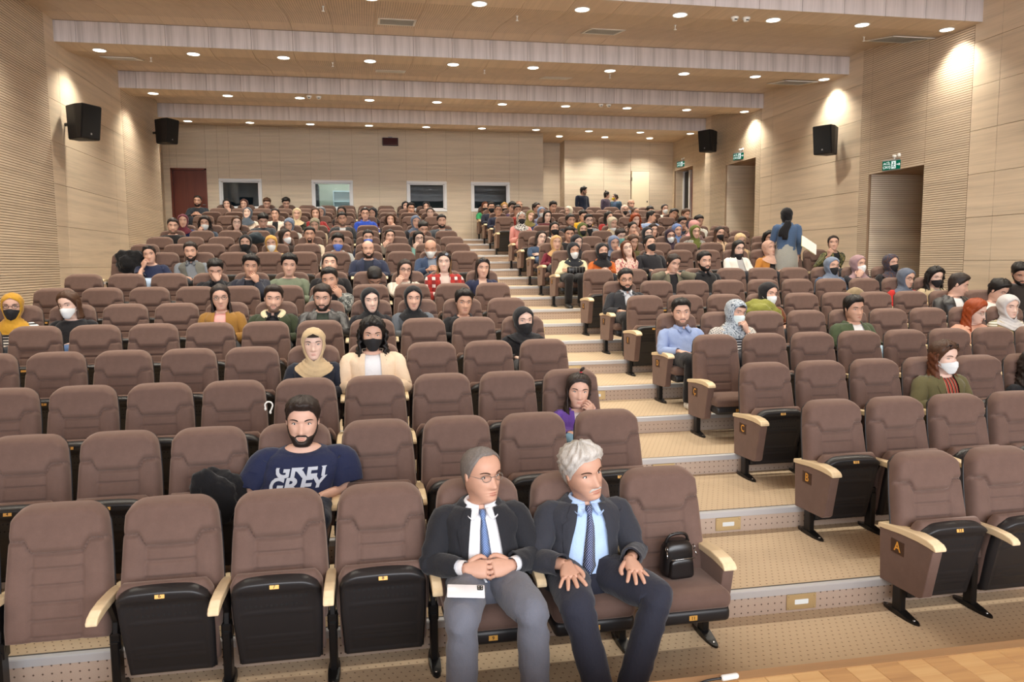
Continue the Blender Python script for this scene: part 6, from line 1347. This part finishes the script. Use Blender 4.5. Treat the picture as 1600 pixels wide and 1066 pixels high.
P(1201.7, 362.5, 383, 'woman with long curly dark hair, hand at her mouth, by the side wall', 9, col=20, f=1, hair='curly', hairc='black', top=('sweater', (56, 46, 44)), pose=CHINL, yaw=-8, skin=0)
P(814.5, 331, 351, 'woman in black and white patterned headscarf, black mask and pink coat beside the aisle', 12, col=12, f=1, scarf=('print', (228, 224, 218), (34, 32, 36), (60, 58, 62)), mask=BM, top=('sweater', (214, 146, 138)), legs=(206, 140, 134), yaw=2, skin=0, colx=0.0, frow=11)
P(866, 348.5, 366, 'woman with dark hair, black mask and white top, right block', 11, col=14, f=1, hair='long', length=0.5, hairc='black', mask=BM, top=('jacket', (210, 206, 200), (190, 186, 180)), yaw=0, skin=0)
P(910, 348.5, 368, 'woman in olive headscarf and black mask, right block', 11, col=15, f=1, scarf=(84, 92, 44), mask=BM, top=('sweater', (74, 82, 44)), yaw=2, skin=0)
P(988, 346.5, 366, 'woman with dark hair and brown jacket, hand over her mouth', 11, col=17, f=1, hair='tied', hairc='black', top=('jacket', (126, 106, 84), (70, 64, 60)), pose=CHINR, yaw=8, pitch=6, skin=0)
P(1020, 352, 367, 'woman with long dark hair beside the black-masked headscarf', 11, col=18, f=1, hair='long', hairc='dark', top=('sweater', (170, 120, 100)), yaw=6, skin=0)
P(1057.7, 352, 367, 'woman in light blue headscarf, right block', 11, col=19, f=1, scarf=(104, 126, 172), top=('sweater', (70, 84, 120)), yaw=4, skin=0)
P(891, 334.5, 355, 'bearded man in dark jacket over grey hooded top', 12, col=14, hair='short', hairc='black', beard='stubble', top=('jacket', (40, 40, 46), (138, 138, 138)), yaw=10, skin=1)
P(919.5, 335.5, 354, 'bearded man with glasses and grey denim jacket over black', 12, col=15, hair='short', hairc='black', beard='beard', glasses='dark', top=('jacket', (126, 134, 140), BLK), yaw=2, skin=3)
P(957, 338, 359, 'woman in cream headscarf and mustard coat looking down, mask under her chin', 12, col=16, f=1, scarf=(186, 174, 152), mask=WM, maskdown=1, top=('coat', (160, 112, 52), (80, 60, 44)), pitch=12, yaw=14, skin=0)
P(1065.5, 339, 358.5, 'man with glasses in dark blue jacket, hand over his mouth', 12, col=19, hair='quiff', hairc='black', glasses='dark', top=('jacket', (44, 52, 70), (60, 70, 90)), pose=CHINR, yaw=6, pitch=10, skin=0)
P(1084.7, 347, 361, 'woman in pink headscarf half hidden behind the green headscarf', 12, col=20, f=1, scarf=(206, 150, 146), top=('sweater', (120, 96, 96)), yaw=20, pitch=20, skin=0)
P(1091.4, 336, 355, 'man with short black hair in white shirt near the rear doorway', 12, col=21, hair='short', hairc='black', top=('shirt', (206, 206, 198)), yaw=10, pitch=14, skin=1)
P(778.5, 320.5, 337, 'man with glasses in navy sweater beside the aisle', 13, col=12, hair='crop', hairc='dark', glasses='dark', top=('sweater', (38, 44, 66)), legs=(40, 44, 58), yaw=0, skin=1)
P(808, 320.5, 337, 'man with dark hair in red plaid shirt', 13, col=13, hair='short', hairc='dark', top=('shirt', ('plaid', (154, 52, 46), (70, 30, 34), (190, 110, 90))), yaw=6, skin=1)
P(828.5, 328.5, 346, 'woman in olive yellow headscarf and blue top, head tilted', 13, col=14, f=1, scarf=(112, 102, 58), top=('sweater', (82, 94, 134)), roll=14, yaw=8, skin=0)
P(855, 329.5, 346, 'woman with black bob, glasses and maroon sweater', 13, col=15, f=1, hair='bob', hairc='black', glasses='dark', top=('sweater', (90, 40, 44)), yaw=4, skin=3)
P(950.5, 332, 346, 'woman with long dark hair and red top in half profile', 13, col=17, f=1, hair='long', length=0.6, hairc='black', top=('sweater', (156, 46, 44)), yaw=24, skin=0)
P(992.7, 336.5, 351, 'woman with big curly red hair', 13, col=18, f=1, hair='curly', length=0.4, hairc='red', top=('sweater', (150, 120, 108)), yaw=4, skin=3)
P(1017, 330, 346, 'man in pale blue shirt turned to his neighbour', 13, col=19, hair='short', hairc='black', top=('shirt', (148, 164, 196)), yaw=60, skin=1)
P(767.5, 316, 332, 'man with black mask in navy jacket beside the aisle, right block', 14, col=12, hair='short', hairc='black', mask=BM, top=('jacket', (36, 40, 56), (50, 54, 66)), yaw=0, skin=1)
P(800, 317.5, 331, 'young man with black hair in purple check shirt', 14, col=13, hair='curlytop', hairc='black', top=('shirt', ('plaid', (86, 66, 96), (50, 44, 60), (110, 96, 120))), yaw=8, pitch=10, skin=0)
P(846, 323.5, 340, 'woman in grey-blue headscarf, white mask and lavender top', 14, col=15, f=1, scarf=(126, 140, 164), mask=WM, top=('sweater', (140, 136, 168)), yaw=4, skin=0)
P(911, 329.5, 345, 'young man with black hair in bright yellow jacket', 14, col=17, hair='quiff', hairc='black', top=('jacket', (216, 168, 36), (196, 150, 40)), pitch=16, yaw=4, skin=0)
P(1052, 326.5, 344, 'young man with wavy black hair leaning to one side, rear right', 14, col=21, hair='curlytop', hairc='black', top=('sweater', (110, 84, 72)), roll=20, yaw=8, skin=1)
P(1071, 327.5, 342, 'man with brown hair and dark jacket at the rear right end', 14, col=22, hair='short', hairc='brown', top=('jacket', (40, 40, 52), (50, 50, 60)), pitch=12, yaw=20, skin=1)
P(758, 315.5, 330.5, 'woman with auburn hair, black mask and green t-shirt beside the aisle', 15, col=12, f=1, hair='long', hairc='auburn', mask=BM, top=('tee', (56, 150, 96)), yaw=4, skin=0)
P(788, 317, 331, 'woman with blond hair and black mask, right block', 15, col=13, f=1, hair='bob', hairc='blonde', mask=BM, top=('sweater', (70, 60, 70)), yaw=4, skin=0)
P(838, 317, 333, 'man with dark hair in half profile, grey green jacket', 15, col=15, hair='short', hairc='dark', top=('jacket', (96, 96, 82), (70, 70, 66)), yaw=36, skin=1)
P(976, 321.5, 335, 'woman in beige headscarf and black mask below the standing group', 15, col=19, f=1, scarf=(190, 160, 146), mask=BM, top=('sweater', (196, 164, 132)), yaw=0, skin=0)
P(992.6, 325.5, 340, 'man with receding brown hair half hidden, rear right', 15, col=20, hair='receding', hairc='brown', top=('sweater', (70, 62, 66)), yaw=20, skin=1)
P(1038.5, 319.5, 334, 'woman with dark hair, white mask and white shirt, rear right', 15, col=21, f=1, hair='tied', hairc='dark', mask=WM, top=('shirt', (216, 216, 206)), yaw=2, skin=0)
P(810.7, 314.5, 328, 'bald man half hidden behind the red plaid shirt', 16, col=14, hair='fringe', hairc='stubble', top=('sweater', (130, 116, 100)), yaw=10, skin=1)
P(864, 316, 331, 'young man with black hair and dark grey top near the rear, right block', 16, col=16, hair='curlytop', hairc='black', top=('sweater', (60, 60, 66)), yaw=4, skin=1)
P(888.5, 323, 337, 'woman in cream headscarf turned to the left', 16, col=17, f=1, scarf=(196, 186, 166), top=('sweater', (170, 156, 140)), yaw=-50, skin=0)
P(986, 311, 327, 'bald man with grey beard and grey shirt, rearmost row', 16, col=20, hair='fringe', hairc='stubble', beard='stubble', beardc='grey', top=('shirt', (104, 112, 124)), yaw=6, skin=1)
P(1015, 323, 336, 'man with black hair half hidden behind the woman in white mask, rear right', 16, col=21, hair='quiff', hairc='black', top=('sweater', (50, 48, 52)), pitch=20, skin=0)
# standing people: foot of the figure by row slot and place
STANDING = [
 dict(u=309, vt=306, vc=321.5, Y=18.35, floor=18, sit=1, label='bearded man in dark suit jacket leaning forward before the mahogany door', hair='crop', hairc='dark', beard='beard', top=('jacket', (46, 52, 60), (36, 38, 44)), pose=('clasp', 'clasp', 'sit'), pitch=4, yaw=0, skin=1, legs=(36, 38, 46)),
 dict(u=912, vt=290, vc=305.5, Y=19.2, floor=18, label='man in navy jacket standing at the rear wall, looking right', hair='quiff', hairc='black', beard='stubble', top=('sweater', (36, 42, 60)), pose=('hang', 'hang', 'stand'), yaw=55, pitch=10, skin=1, rz=0.35),
 dict(u=948.5, vt=296, vc=312.5, Y=19.2, floor=18, f=1, label='woman with hair bun and purple striped shirt standing at the rear, face to face', hair='bun', hairc='dark', top=('shirt', ('print', (84, 74, 92), (66, 58, 76), (110, 100, 116))), pose=('hang', 'hang', 'stand'), yaw=50, pitch=6, skin=0, rz=0.6),
 dict(u=962, vt=300.5, vc=315.5, Y=19.5, floor=18, f=1, label='woman with yellow mask and denim jacket standing at the rear', hair='tied', hairc='dark', mask=(226, 190, 40), top=('jacket', (66, 88, 108), (80, 100, 130)), pose=('hang', 'hang', 'stand'), yaw=-45, skin=0, rz=-0.6),
 dict(u=1229, vt=326.5, vc=347, Y=8.72, floor=8, f=1, label='woman in black headscarf and denim jacket standing with her back turned', scarf=(26, 25, 28), top=('jacket', (72, 94, 126), (150, 150, 146)), pose=('hang', 'hold', 'stand'), yaw=0, pitch=4, skin=0, rz=PI-0.35, legs=(34, 34, 38), skirt=(156, 156, 150)),
 dict(u=1594, vt=411, vc=441, Y=5.15, floor=5, sit=1, label='bearded man in dark sweater bending forward at the right edge', hair='quiff', hairc='black', beard='beard', top=('sweater', (44, 38, 36)), pose=('rest', 'rest', 'sit'), yaw=-20, pitch=26, roll=-8, skin=1),
]
# edge of the frame: a shoulder and some hair
P(1618, 553, 592, 'person in black coat with dark curly hair cut off by the right frame edge', 2, col=17, f=1, hair='curly', hairc='dark', top=('coat', (26, 26, 30), BLK), yaw=0)
# ------------------------------------------------------------------ seat everybody, then set out the seats
TAKEN = {}
def fit_seat(s, r, c):
    if not (0 <= r <= 16 and (1 <= c <= 11 or 12 <= c <= 22)): return None
    y0, z0 = SLOT[r]*RD, SLOT[r]*RH; p = at(s['u'], (s['vt']+s['vc'])/2, Y=y0-0.255); dx, dz = p[0]-seat_x(c), p[2]-z0-1.093
    return abs(dx)+1.6*abs(dz+0.05), dx, dz, p[2]-z0
FIXED = ('small girl', 'cut off', 'front row', 'lettered')
jobs = []
for i, s in enumerate(PEOPLE):
    fx = any(k in s['label'] for k in FIXED)
    opts = [(fit_seat(s, s['row']+a, s['col']+b), s['row']+a, s['col']+b) for a in ((0,) if fx else (-1, 0, 1)) for b in ((0,) if fx else (-1, 0, 1))]
    opts = sorted((o[0][0]+(0.06 if o[1] != s['row'] else 0), o[1], o[2]) for o in opts if o[0] and (o[2] <= 11) == (s['col'] <= 11))
    jobs.append((opts[0][0], i, opts))
pend = sorted(jobs); 
for _, i, opts in pend:
    s = PEOPLE[i]; ch = next(((r, c) for k, r, c in opts if (r, c) not in TAKEN), None)
    if ch is None: print('NO SEAT', s['label']); ch = (s['row'], s['col'])
    r, c = ch; TAKEN[(r, c)] = s['label'][:30]; s['row'], s['col'] = r, c
    x0, y0, z0 = seat_x(c), SLOT[r]*RD, SLOT[r]*RH; k, dx, dz, z = fit_seat(s, r, c)
    s['q'] = 3 if r <= 1 else 2 if r <= 4 else 1 if r <= 8 else 0
    s['dbg'] = (dx, dz); s['loc'] = (x0, y0, z0); s['target'] = (dx, -0.250, z)
# ------------------------------------------------------------------ build the seats and the people
EMPTY_DOWN = {(0, 11), (3, 12), (12, 12)}
for r in range(17):
    lo = {0: 4, 1: 4, 2: 3, 3: 2}.get(r, 1); hi = {0: 13, 1: 15, 2: 17, 3: 19}.get(r, 21)
    for c in range(lo, hi+1): build_seat(r, c, (r, c) in TAKEN or (r, c) in EMPTY_DOWN, bare=(r, c) == (0, 5), occ=(r, c) in TAKEN)
BUILT = {}
for i, s in enumerate(PEOPLE): BUILT[i] = build_person(s, i)
for i, s in enumerate(STANDING):
    fz = s['floor']*RH; rz = s.get('rz', 0.0); s['q'] = 1 if s['Y'] < 12 else 0
    h = at(s['u'], (s['vt']+s['vc'])/2, Y=s['Y']-0.25*math.cos(rz))
    hx, hy = -math.sin(rz)*-0.25, math.cos(rz)*-0.25
    if s.get('sit'):
        s['loc'] = (h[0]-hx, s['Y'], fz); s['target'] = (0, -0.250, h[2]-fz); BUILT['st%d' % i] = build_person(s, 300+i)
    else:
        k = (h[2]-fz)/1.838; s['loc'] = (h[0]-hx*k, s['Y'], fz+0.745*k); s['target'] = (0, -0.250, 1.093); BUILT['st%d' % i] = build_person(s, 300+i); BUILT['st%d' % i][0].scale = (k, k, k)
def who(txt):
    for i, s in enumerate(PEOPLE):
        if txt in s['label']: return s, BUILT[i]
    for i, s in enumerate(STANDING):
        if txt in s['label']: return s, BUILT['st%d' % i]
def on_front(S, x, z, grow):
    yc, a, b = torso_at(S, z, grow); th = np.arcsin(np.clip(x/a, -0.95, 0.95)); return torso_pt(S, z, th, grow)
# the split lettering on the navy t-shirt
s, (root, field, headf, S, put) = who('navy lettered t-shirt')
tm = text_mesh('GREY', 0.150, M['white'], 0.0, 0.034)
def slab(me, z0, z1):
    bm = bmesh.new(); bm.from_mesh(me); bmesh.ops.triangulate(bm, faces=bm.faces[:])
    for co, no in (((0, z0, 0), (0, -1, 0)), ((0, z1, 0), (0, 1, 0))):
        bmesh.ops.bisect_plane(bm, geom=bm.verts[:]+bm.edges[:]+bm.faces[:], plane_co=co, plane_no=no, clear_outer=True)
    for k in np.arange(-0.2, 0.21, 0.02): bmesh.ops.bisect_plane(bm, geom=bm.verts[:]+bm.edges[:]+bm.faces[:], plane_co=(k, 0, 0), plane_no=(1, 0, 0))
    return bm_out(bm)
parts = MB()
for z0, z1, zoff, dx in ((-0.060, 0.018, 0.792, 0.010), (-0.018, 0.060, 0.694, -0.006)):
    V, F = slab(tm, z0, z1); x = V[:, 0]*0.72+dx; z = V[:, 1]*0.92+zoff
    Pp = on_front(S, x, z, 0.016); Pp[:, 1] -= 0.012; parts.add(Pp, F)
put('shirt_lettering', field(parts.verts()), parts.f, new_mat('grey_print', srgb(186, 192, 204), 0.7), None, False)
# girl's topknot, hair tie; wristwatch
s, (root, field, headf, S, put) = who('small girl'); V, F = ell((0.01, -0.005, 0.165), (0.013, 0.013, 0.008), 10, 6); put('hair_tie', headf(V), F, plain('hair_tie_red', srgb(214, 40, 62), 0.5), 'red hair tie')
V, F = loft(tube(crom([(0.01, -0.005, 0.150), (0.01, -0.005, 0.18), (0.03, -0.01, 0.205), (0.035, -0.01, 0.19)], 8), [0.010, 0.009, 0.012, 0.016, 0.016, 0.013, 0.009, 0.003], 8)); put('topknot', headf(V), F, hair_mat('dark'))
s, (root, field, headf, S, put) = who('light blue shirt'); A = S['arms'][1][0]; d = (A[2]-A[1])/np.linalg.norm(A[2]-A[1]); c = A[2]-d*0.012
V, F = loft(tube([c-d*0.008, c+d*0.008], 0.036, 14), False, False); put('watch_strap', field(V), F, plain('strap', srgb(40, 34, 30), 0.5)); V, F = ell(c+np.array([0.0, -0.012, 0.034]), (0.019, 0.019, 0.008), 14, 6); put('watch_face', field(V), F, M['white'])
# grey tunic below the denim jacket of the standing woman, loose scarf ends, her sheets of paper
s, (root, field, headf, S, put) = who('back turned'); m = 24; th = np.arange(m)*2*PI/m
V, F = loft(np.array([torso_pt(S, np.full(m, z), th, g) for z, g in ((0.56, 0.022), (0.45, 0.034), (0.32, 0.050), (0.20, 0.066), (0.08, 0.075), (0.02, 0.076))]) if False else np.array([np.stack([(torso_at(S, max(z, 0.22), g)[1])*np.sin(th), torso_at(S, max(z, 0.22), g)[0]-torso_at(S, max(z, 0.22), g)[2]*np.cos(th), np.full(m, z)], -1) for z, g in ((0.56, 0.022), (0.45, 0.034), (0.32, 0.050), (0.20, 0.066), (0.08, 0.078), (0.0, 0.082))]), False, False); put('tunic', field(V), F, cloth((156, 156, 150)))
tails = MB()
for x0, x1, zb in ((-0.02, 0.05, 0.62), (0.03, 0.13, 0.68)): V, F = loft(tube(crom([(x0, -0.115, 0.98), (x0+0.01, -0.085, 0.90), (x1, -0.075, 0.78), (x1+0.01, -0.085, zb)], 10), [0.02, 0.035, 0.045, 0.05, 0.052, 0.055, 0.058, 0.06, 0.062, 0.05], 10, 0.45)); tails.add(V, F)
put('scarf_ends', field(tails.verts()), tails.f, cloth((26, 25, 28)))
pp = at(1263, 383, Y=8.45); t = thing('paper_sheets', (pp[0], pp[1], pp[2]), 'white paper sheets held out by the standing woman in denim', 'paper', None, 0.2); t.rotation_euler = (math.radians(62), math.radians(28), 0.15)
for k in range(4): V, F = rbox(-0.17, 0.17, -0.12, 0.12, 0.006*k, 0.006*k+0.0025, 0.0006, 1); link('sheet', mesh_from('sheet', V, F, [M['white']], smooth=False), t, (0.006*k, -0.004*k, 0))
mbo('sheet_edge', MB().box(-0.175, 0.178, -0.126, 0.124, -0.003, 0.0), new_mat('yellow_card', srgb(214, 208, 110), 0.6), t)
# ------------------------------------------------------------------ loose belongings
def heap(name, c, r, seed, mat, label, cat, sub=3, amp=0.35, flat=-9.0):
    bm = bmesh.new(); bmesh.ops.create_icosphere(bm, subdivisions=sub, radius=1.0); rr = np.random.default_rng(seed); ph = rr.uniform(0, 6.28, 9)
    for v in bm.verts:
        d = v.co.copy(); k = 1+amp*(0.5*math.sin(3*d.x+ph[0])*math.sin(3*d.z+ph[1])+0.35*math.sin(6*d.y+ph[2]+3*d.x)+0.22*math.sin(11*d.x+ph[3])*math.sin(9*d.z+ph[4])+0.14*math.sin(17*d.y+13*d.z+ph[5]))
        v.co = (d.x*k*r[0], d.y*k*r[1], max(flat, d.z*k*r[2]))
    V, F = bm_out(bm); o = link(name, mesh_from(name, V, F, [mat]), None, c); tag(o, label, cat); return o
p = at(340, 783, Y=RD-0.34); heap('black_jacket', (p[0], p[1], RH+0.60), (0.17, 0.10, 0.20), 3, cloth((24, 24, 27)), 'crumpled black jacket left on a second row seat beside the lettered t-shirt', 'jacket', 4)
p = at(204, 409, Y=SLOT[8]*RD-0.20); heap('black_coat', (p[0], p[1], p[2]), (0.23, 0.09, 0.20), 5, cloth((26, 26, 28)), 'black coat hung over the seat back beside the navy polo woman', 'coat', 4)
p = at(1190, 481, Y=SLOT[5]*RD-0.36); heap('green_jacket', (p[0]-0.02, p[1], p[2]-0.06), (0.26, 0.16, 0.15), 8, cloth((128, 128, 58)), 'moss green jacket piled on the seat beside the brown jacket woman', 'jacket', 4)
p = at(1337, 457, Y=SLOT[6]*RD-0.3); heap('beige_jacket', (p[0], p[1], p[2]-0.03), (0.15, 0.09, 0.09), 9, cloth((150, 132, 104)), 'beige jacket lying on a seat above the green bomber jacket', 'jacket')
p = np.array([seat_x(12)+0.02, SLOT[12]*RD-0.40, SLOT[12]*RH+0.50]); heap('grey_scarf', tuple(p), (0.19, 0.15, 0.07), 11, cloth(('print', (120, 118, 116), (54, 54, 58), (180, 176, 172))), 'grey patterned scarf left on the lowered seat beside the aisle', 'scarf')
p = at(375, 372, Y=SLOT[11]*RD-0.2); heap('dark_backpack', (at(399, 366, Y=SLOT[10]*RD-0.25)[0], SLOT[10]*RD-0.27, SLOT[10]*RH+0.98), (0.17, 0.08, 0.10), 12, cloth((48, 56, 62)), 'dark grey backpack propped on a seat below the dark grey sweater', 'backpack')
# black leather bag on the lowered front row seat
t = thing('leather_bag', (-0.262, -0.335, 0.452), 'small black leather bag on the lowered front row seat beside the aisle', 'bag', None, 0.1)
LE = plain('black_leather', srgb(26, 23, 23), 0.3)
def bag_body(w, dp, h, y):
    n, m = 12, 24; th = np.arange(m)*2*PI/m; R = []
    for k in np.linspace(0, 1, n):
        e = 1-0.10*k-0.30*max(0, k-0.80)/0.2*0.8; g = 1.0 if 0.02 < k < 0.98 else 0.9
        R.append(np.stack([w*e*g*np.sign(np.cos(th))*np.abs(np.cos(th))**0.6, y+dp*e*g*np.sign(np.sin(th))*np.abs(np.sin(th))**0.6, np.full(m, h*k)], -1))
    return loft(np.array(R))
V, F = bag_body(0.098, 0.060, 0.205, 0); link('bag_body', mesh_from('bag_body', V, F, [LE]), t)
V, F = bag_body(0.078, 0.022, 0.115, -0.062); link('front_pocket', mesh_from('front_pocket', V, F, [LE]), t)
V, F = loft(tube(crom([(-0.075, 0.0, 0.19), (-0.05, -0.01, 0.235), (0.0, -0.012, 0.246), (0.05, -0.01, 0.235), (0.075, 0.0, 0.19)], 16), 0.009, 8)); link('carry_handle', mesh_from('carry_handle', V, F, [LE]), t)
V, F = loft(tube([(-0.075, -0.086, 0.118), (0.075, -0.086, 0.118)], 0.003, 6)); link('zip', mesh_from('zip', V, F, [M['chrome']]), t)
for x in (-0.088, 0.088):
    mb = MB(); a = np.arange(12)*2*PI/12; pth = np.stack([x+0*a, -0.045+0.012*np.cos(a), 0.170+0.012*np.sin(a)], -1); mb.add(*loft(tube(np.vstack([pth, pth[:1]]), 0.0026, 6))); mb.add(*loft(tube([(x, -0.05, 0.158), (x*1.08, -0.07, 0.125)], 0.004, 6))); mbo('strap_ring', mb, M['chrome'], t, True)
# white phone on the lap of the man with the pale blue tie
s, b = who('rimless glasses'); p = at(728, 922, Z=0.655)
t = thing('smartphone', (p[0], p[1], 0.648), 'white smartphone lying on the grey trousers of the man with pale blue tie', 'phone', None, math.radians(-8)); t.rotation_euler = (math.radians(16), math.radians(4), math.radians(-6))
V, F = rbox(-0.094, 0.094, -0.046, 0.046, -0.005, 0.005, 0.004, 2); link('phone_body', mesh_from('phone_body', V, F, [plain('phone_white', srgb(226, 226, 230), 0.2)]), t)
V, F = rbox(0.056, 0.086, 0.004, 0.038, 0.004, 0.0075, 0.003, 2); link('camera_bump', mesh_from('camera_bump', V, F, [M['spk']]), t)
mb = MB()
for x in (0.064, 0.078):
    for y in (0.014, 0.028): mb.add(*ell((x, y, 0.0078), (0.005, 0.005, 0.0012), 10, 4))
mbo('camera_lens', mb, M['chrome'], t, True)
# clutch on the cream coat, white headphones, stage cable
s, b = who('cream coat beside'); x, y, z = s['loc']
t = thing('black_clutch', (x+0.10, y-0.50, z+0.66), 'black quilted clutch on the lap of the cream coat woman', 'bag', None, 0.1); V, F = rbox(-0.17, 0.17, -0.03, 0.03, -0.06, 0.06, 0.022, 2); link('clutch_body', mesh_from('clutch_body', V, F, [LE]), t)
for k in range(5): mbo('quilt_seam', MB().box(-0.13+0.06*k, -0.127+0.06*k, -0.032, -0.03, -0.05, 0.05), M['grey'], t)
p = at(420, 634, Y=2*RD-0.42); t = thing('headphones', (p[0], p[1], p[2]), 'white headphones hanging on a third row seat behind the lettered t-shirt', 'headphones')
V, F = loft(tube(crom([(-0.025, 0, -0.015), (-0.028, 0, 0.010), (-0.010, 0, 0.029), (0.015, 0, 0.026), (0.028, 0, 0.005), (0.022, 0, -0.02), (0.010, 0, -0.045)], 20), 0.006, 8)); link('headband', mesh_from('headband', V, F, [M['white']]), t)
for x in (-0.026, 0.010): V, F = ell((x, 0.0, -0.024 if x < 0 else -0.052), (0.009, 0.012, 0.015), 12, 8); link('ear_cup', mesh_from('ear_cup', V, F, [M['white']]), t)
p = at(1140, 1058, Z=0.667); t = thing('cable_plug', (p[0], p[1], 0.666), 'silver cable plug with black cable at the stage edge', 'cable')
V, F = loft(tube([(-0.035, 0, 0), (-0.03, 0, 0), (0.03, 0.004, 0), (0.037, 0.004, 0)], [0.008, 0.012, 0.012, 0.009], 12)); link('plug_body', mesh_from('plug_body', V, F, [plain('plug_silver', srgb(206, 204, 200), 0.3)]), t)
V, F = loft(tube(crom([(-0.03, 0, 0), (-0.10, 0.002, -0.006), (-0.20, -0.03, -0.010), (-0.35, -0.02, -0.010), (-0.55, -0.10, -0.010)], 24), 0.005, 8)); link('cable', mesh_from('cable', V, F, [M['steel']]), t)
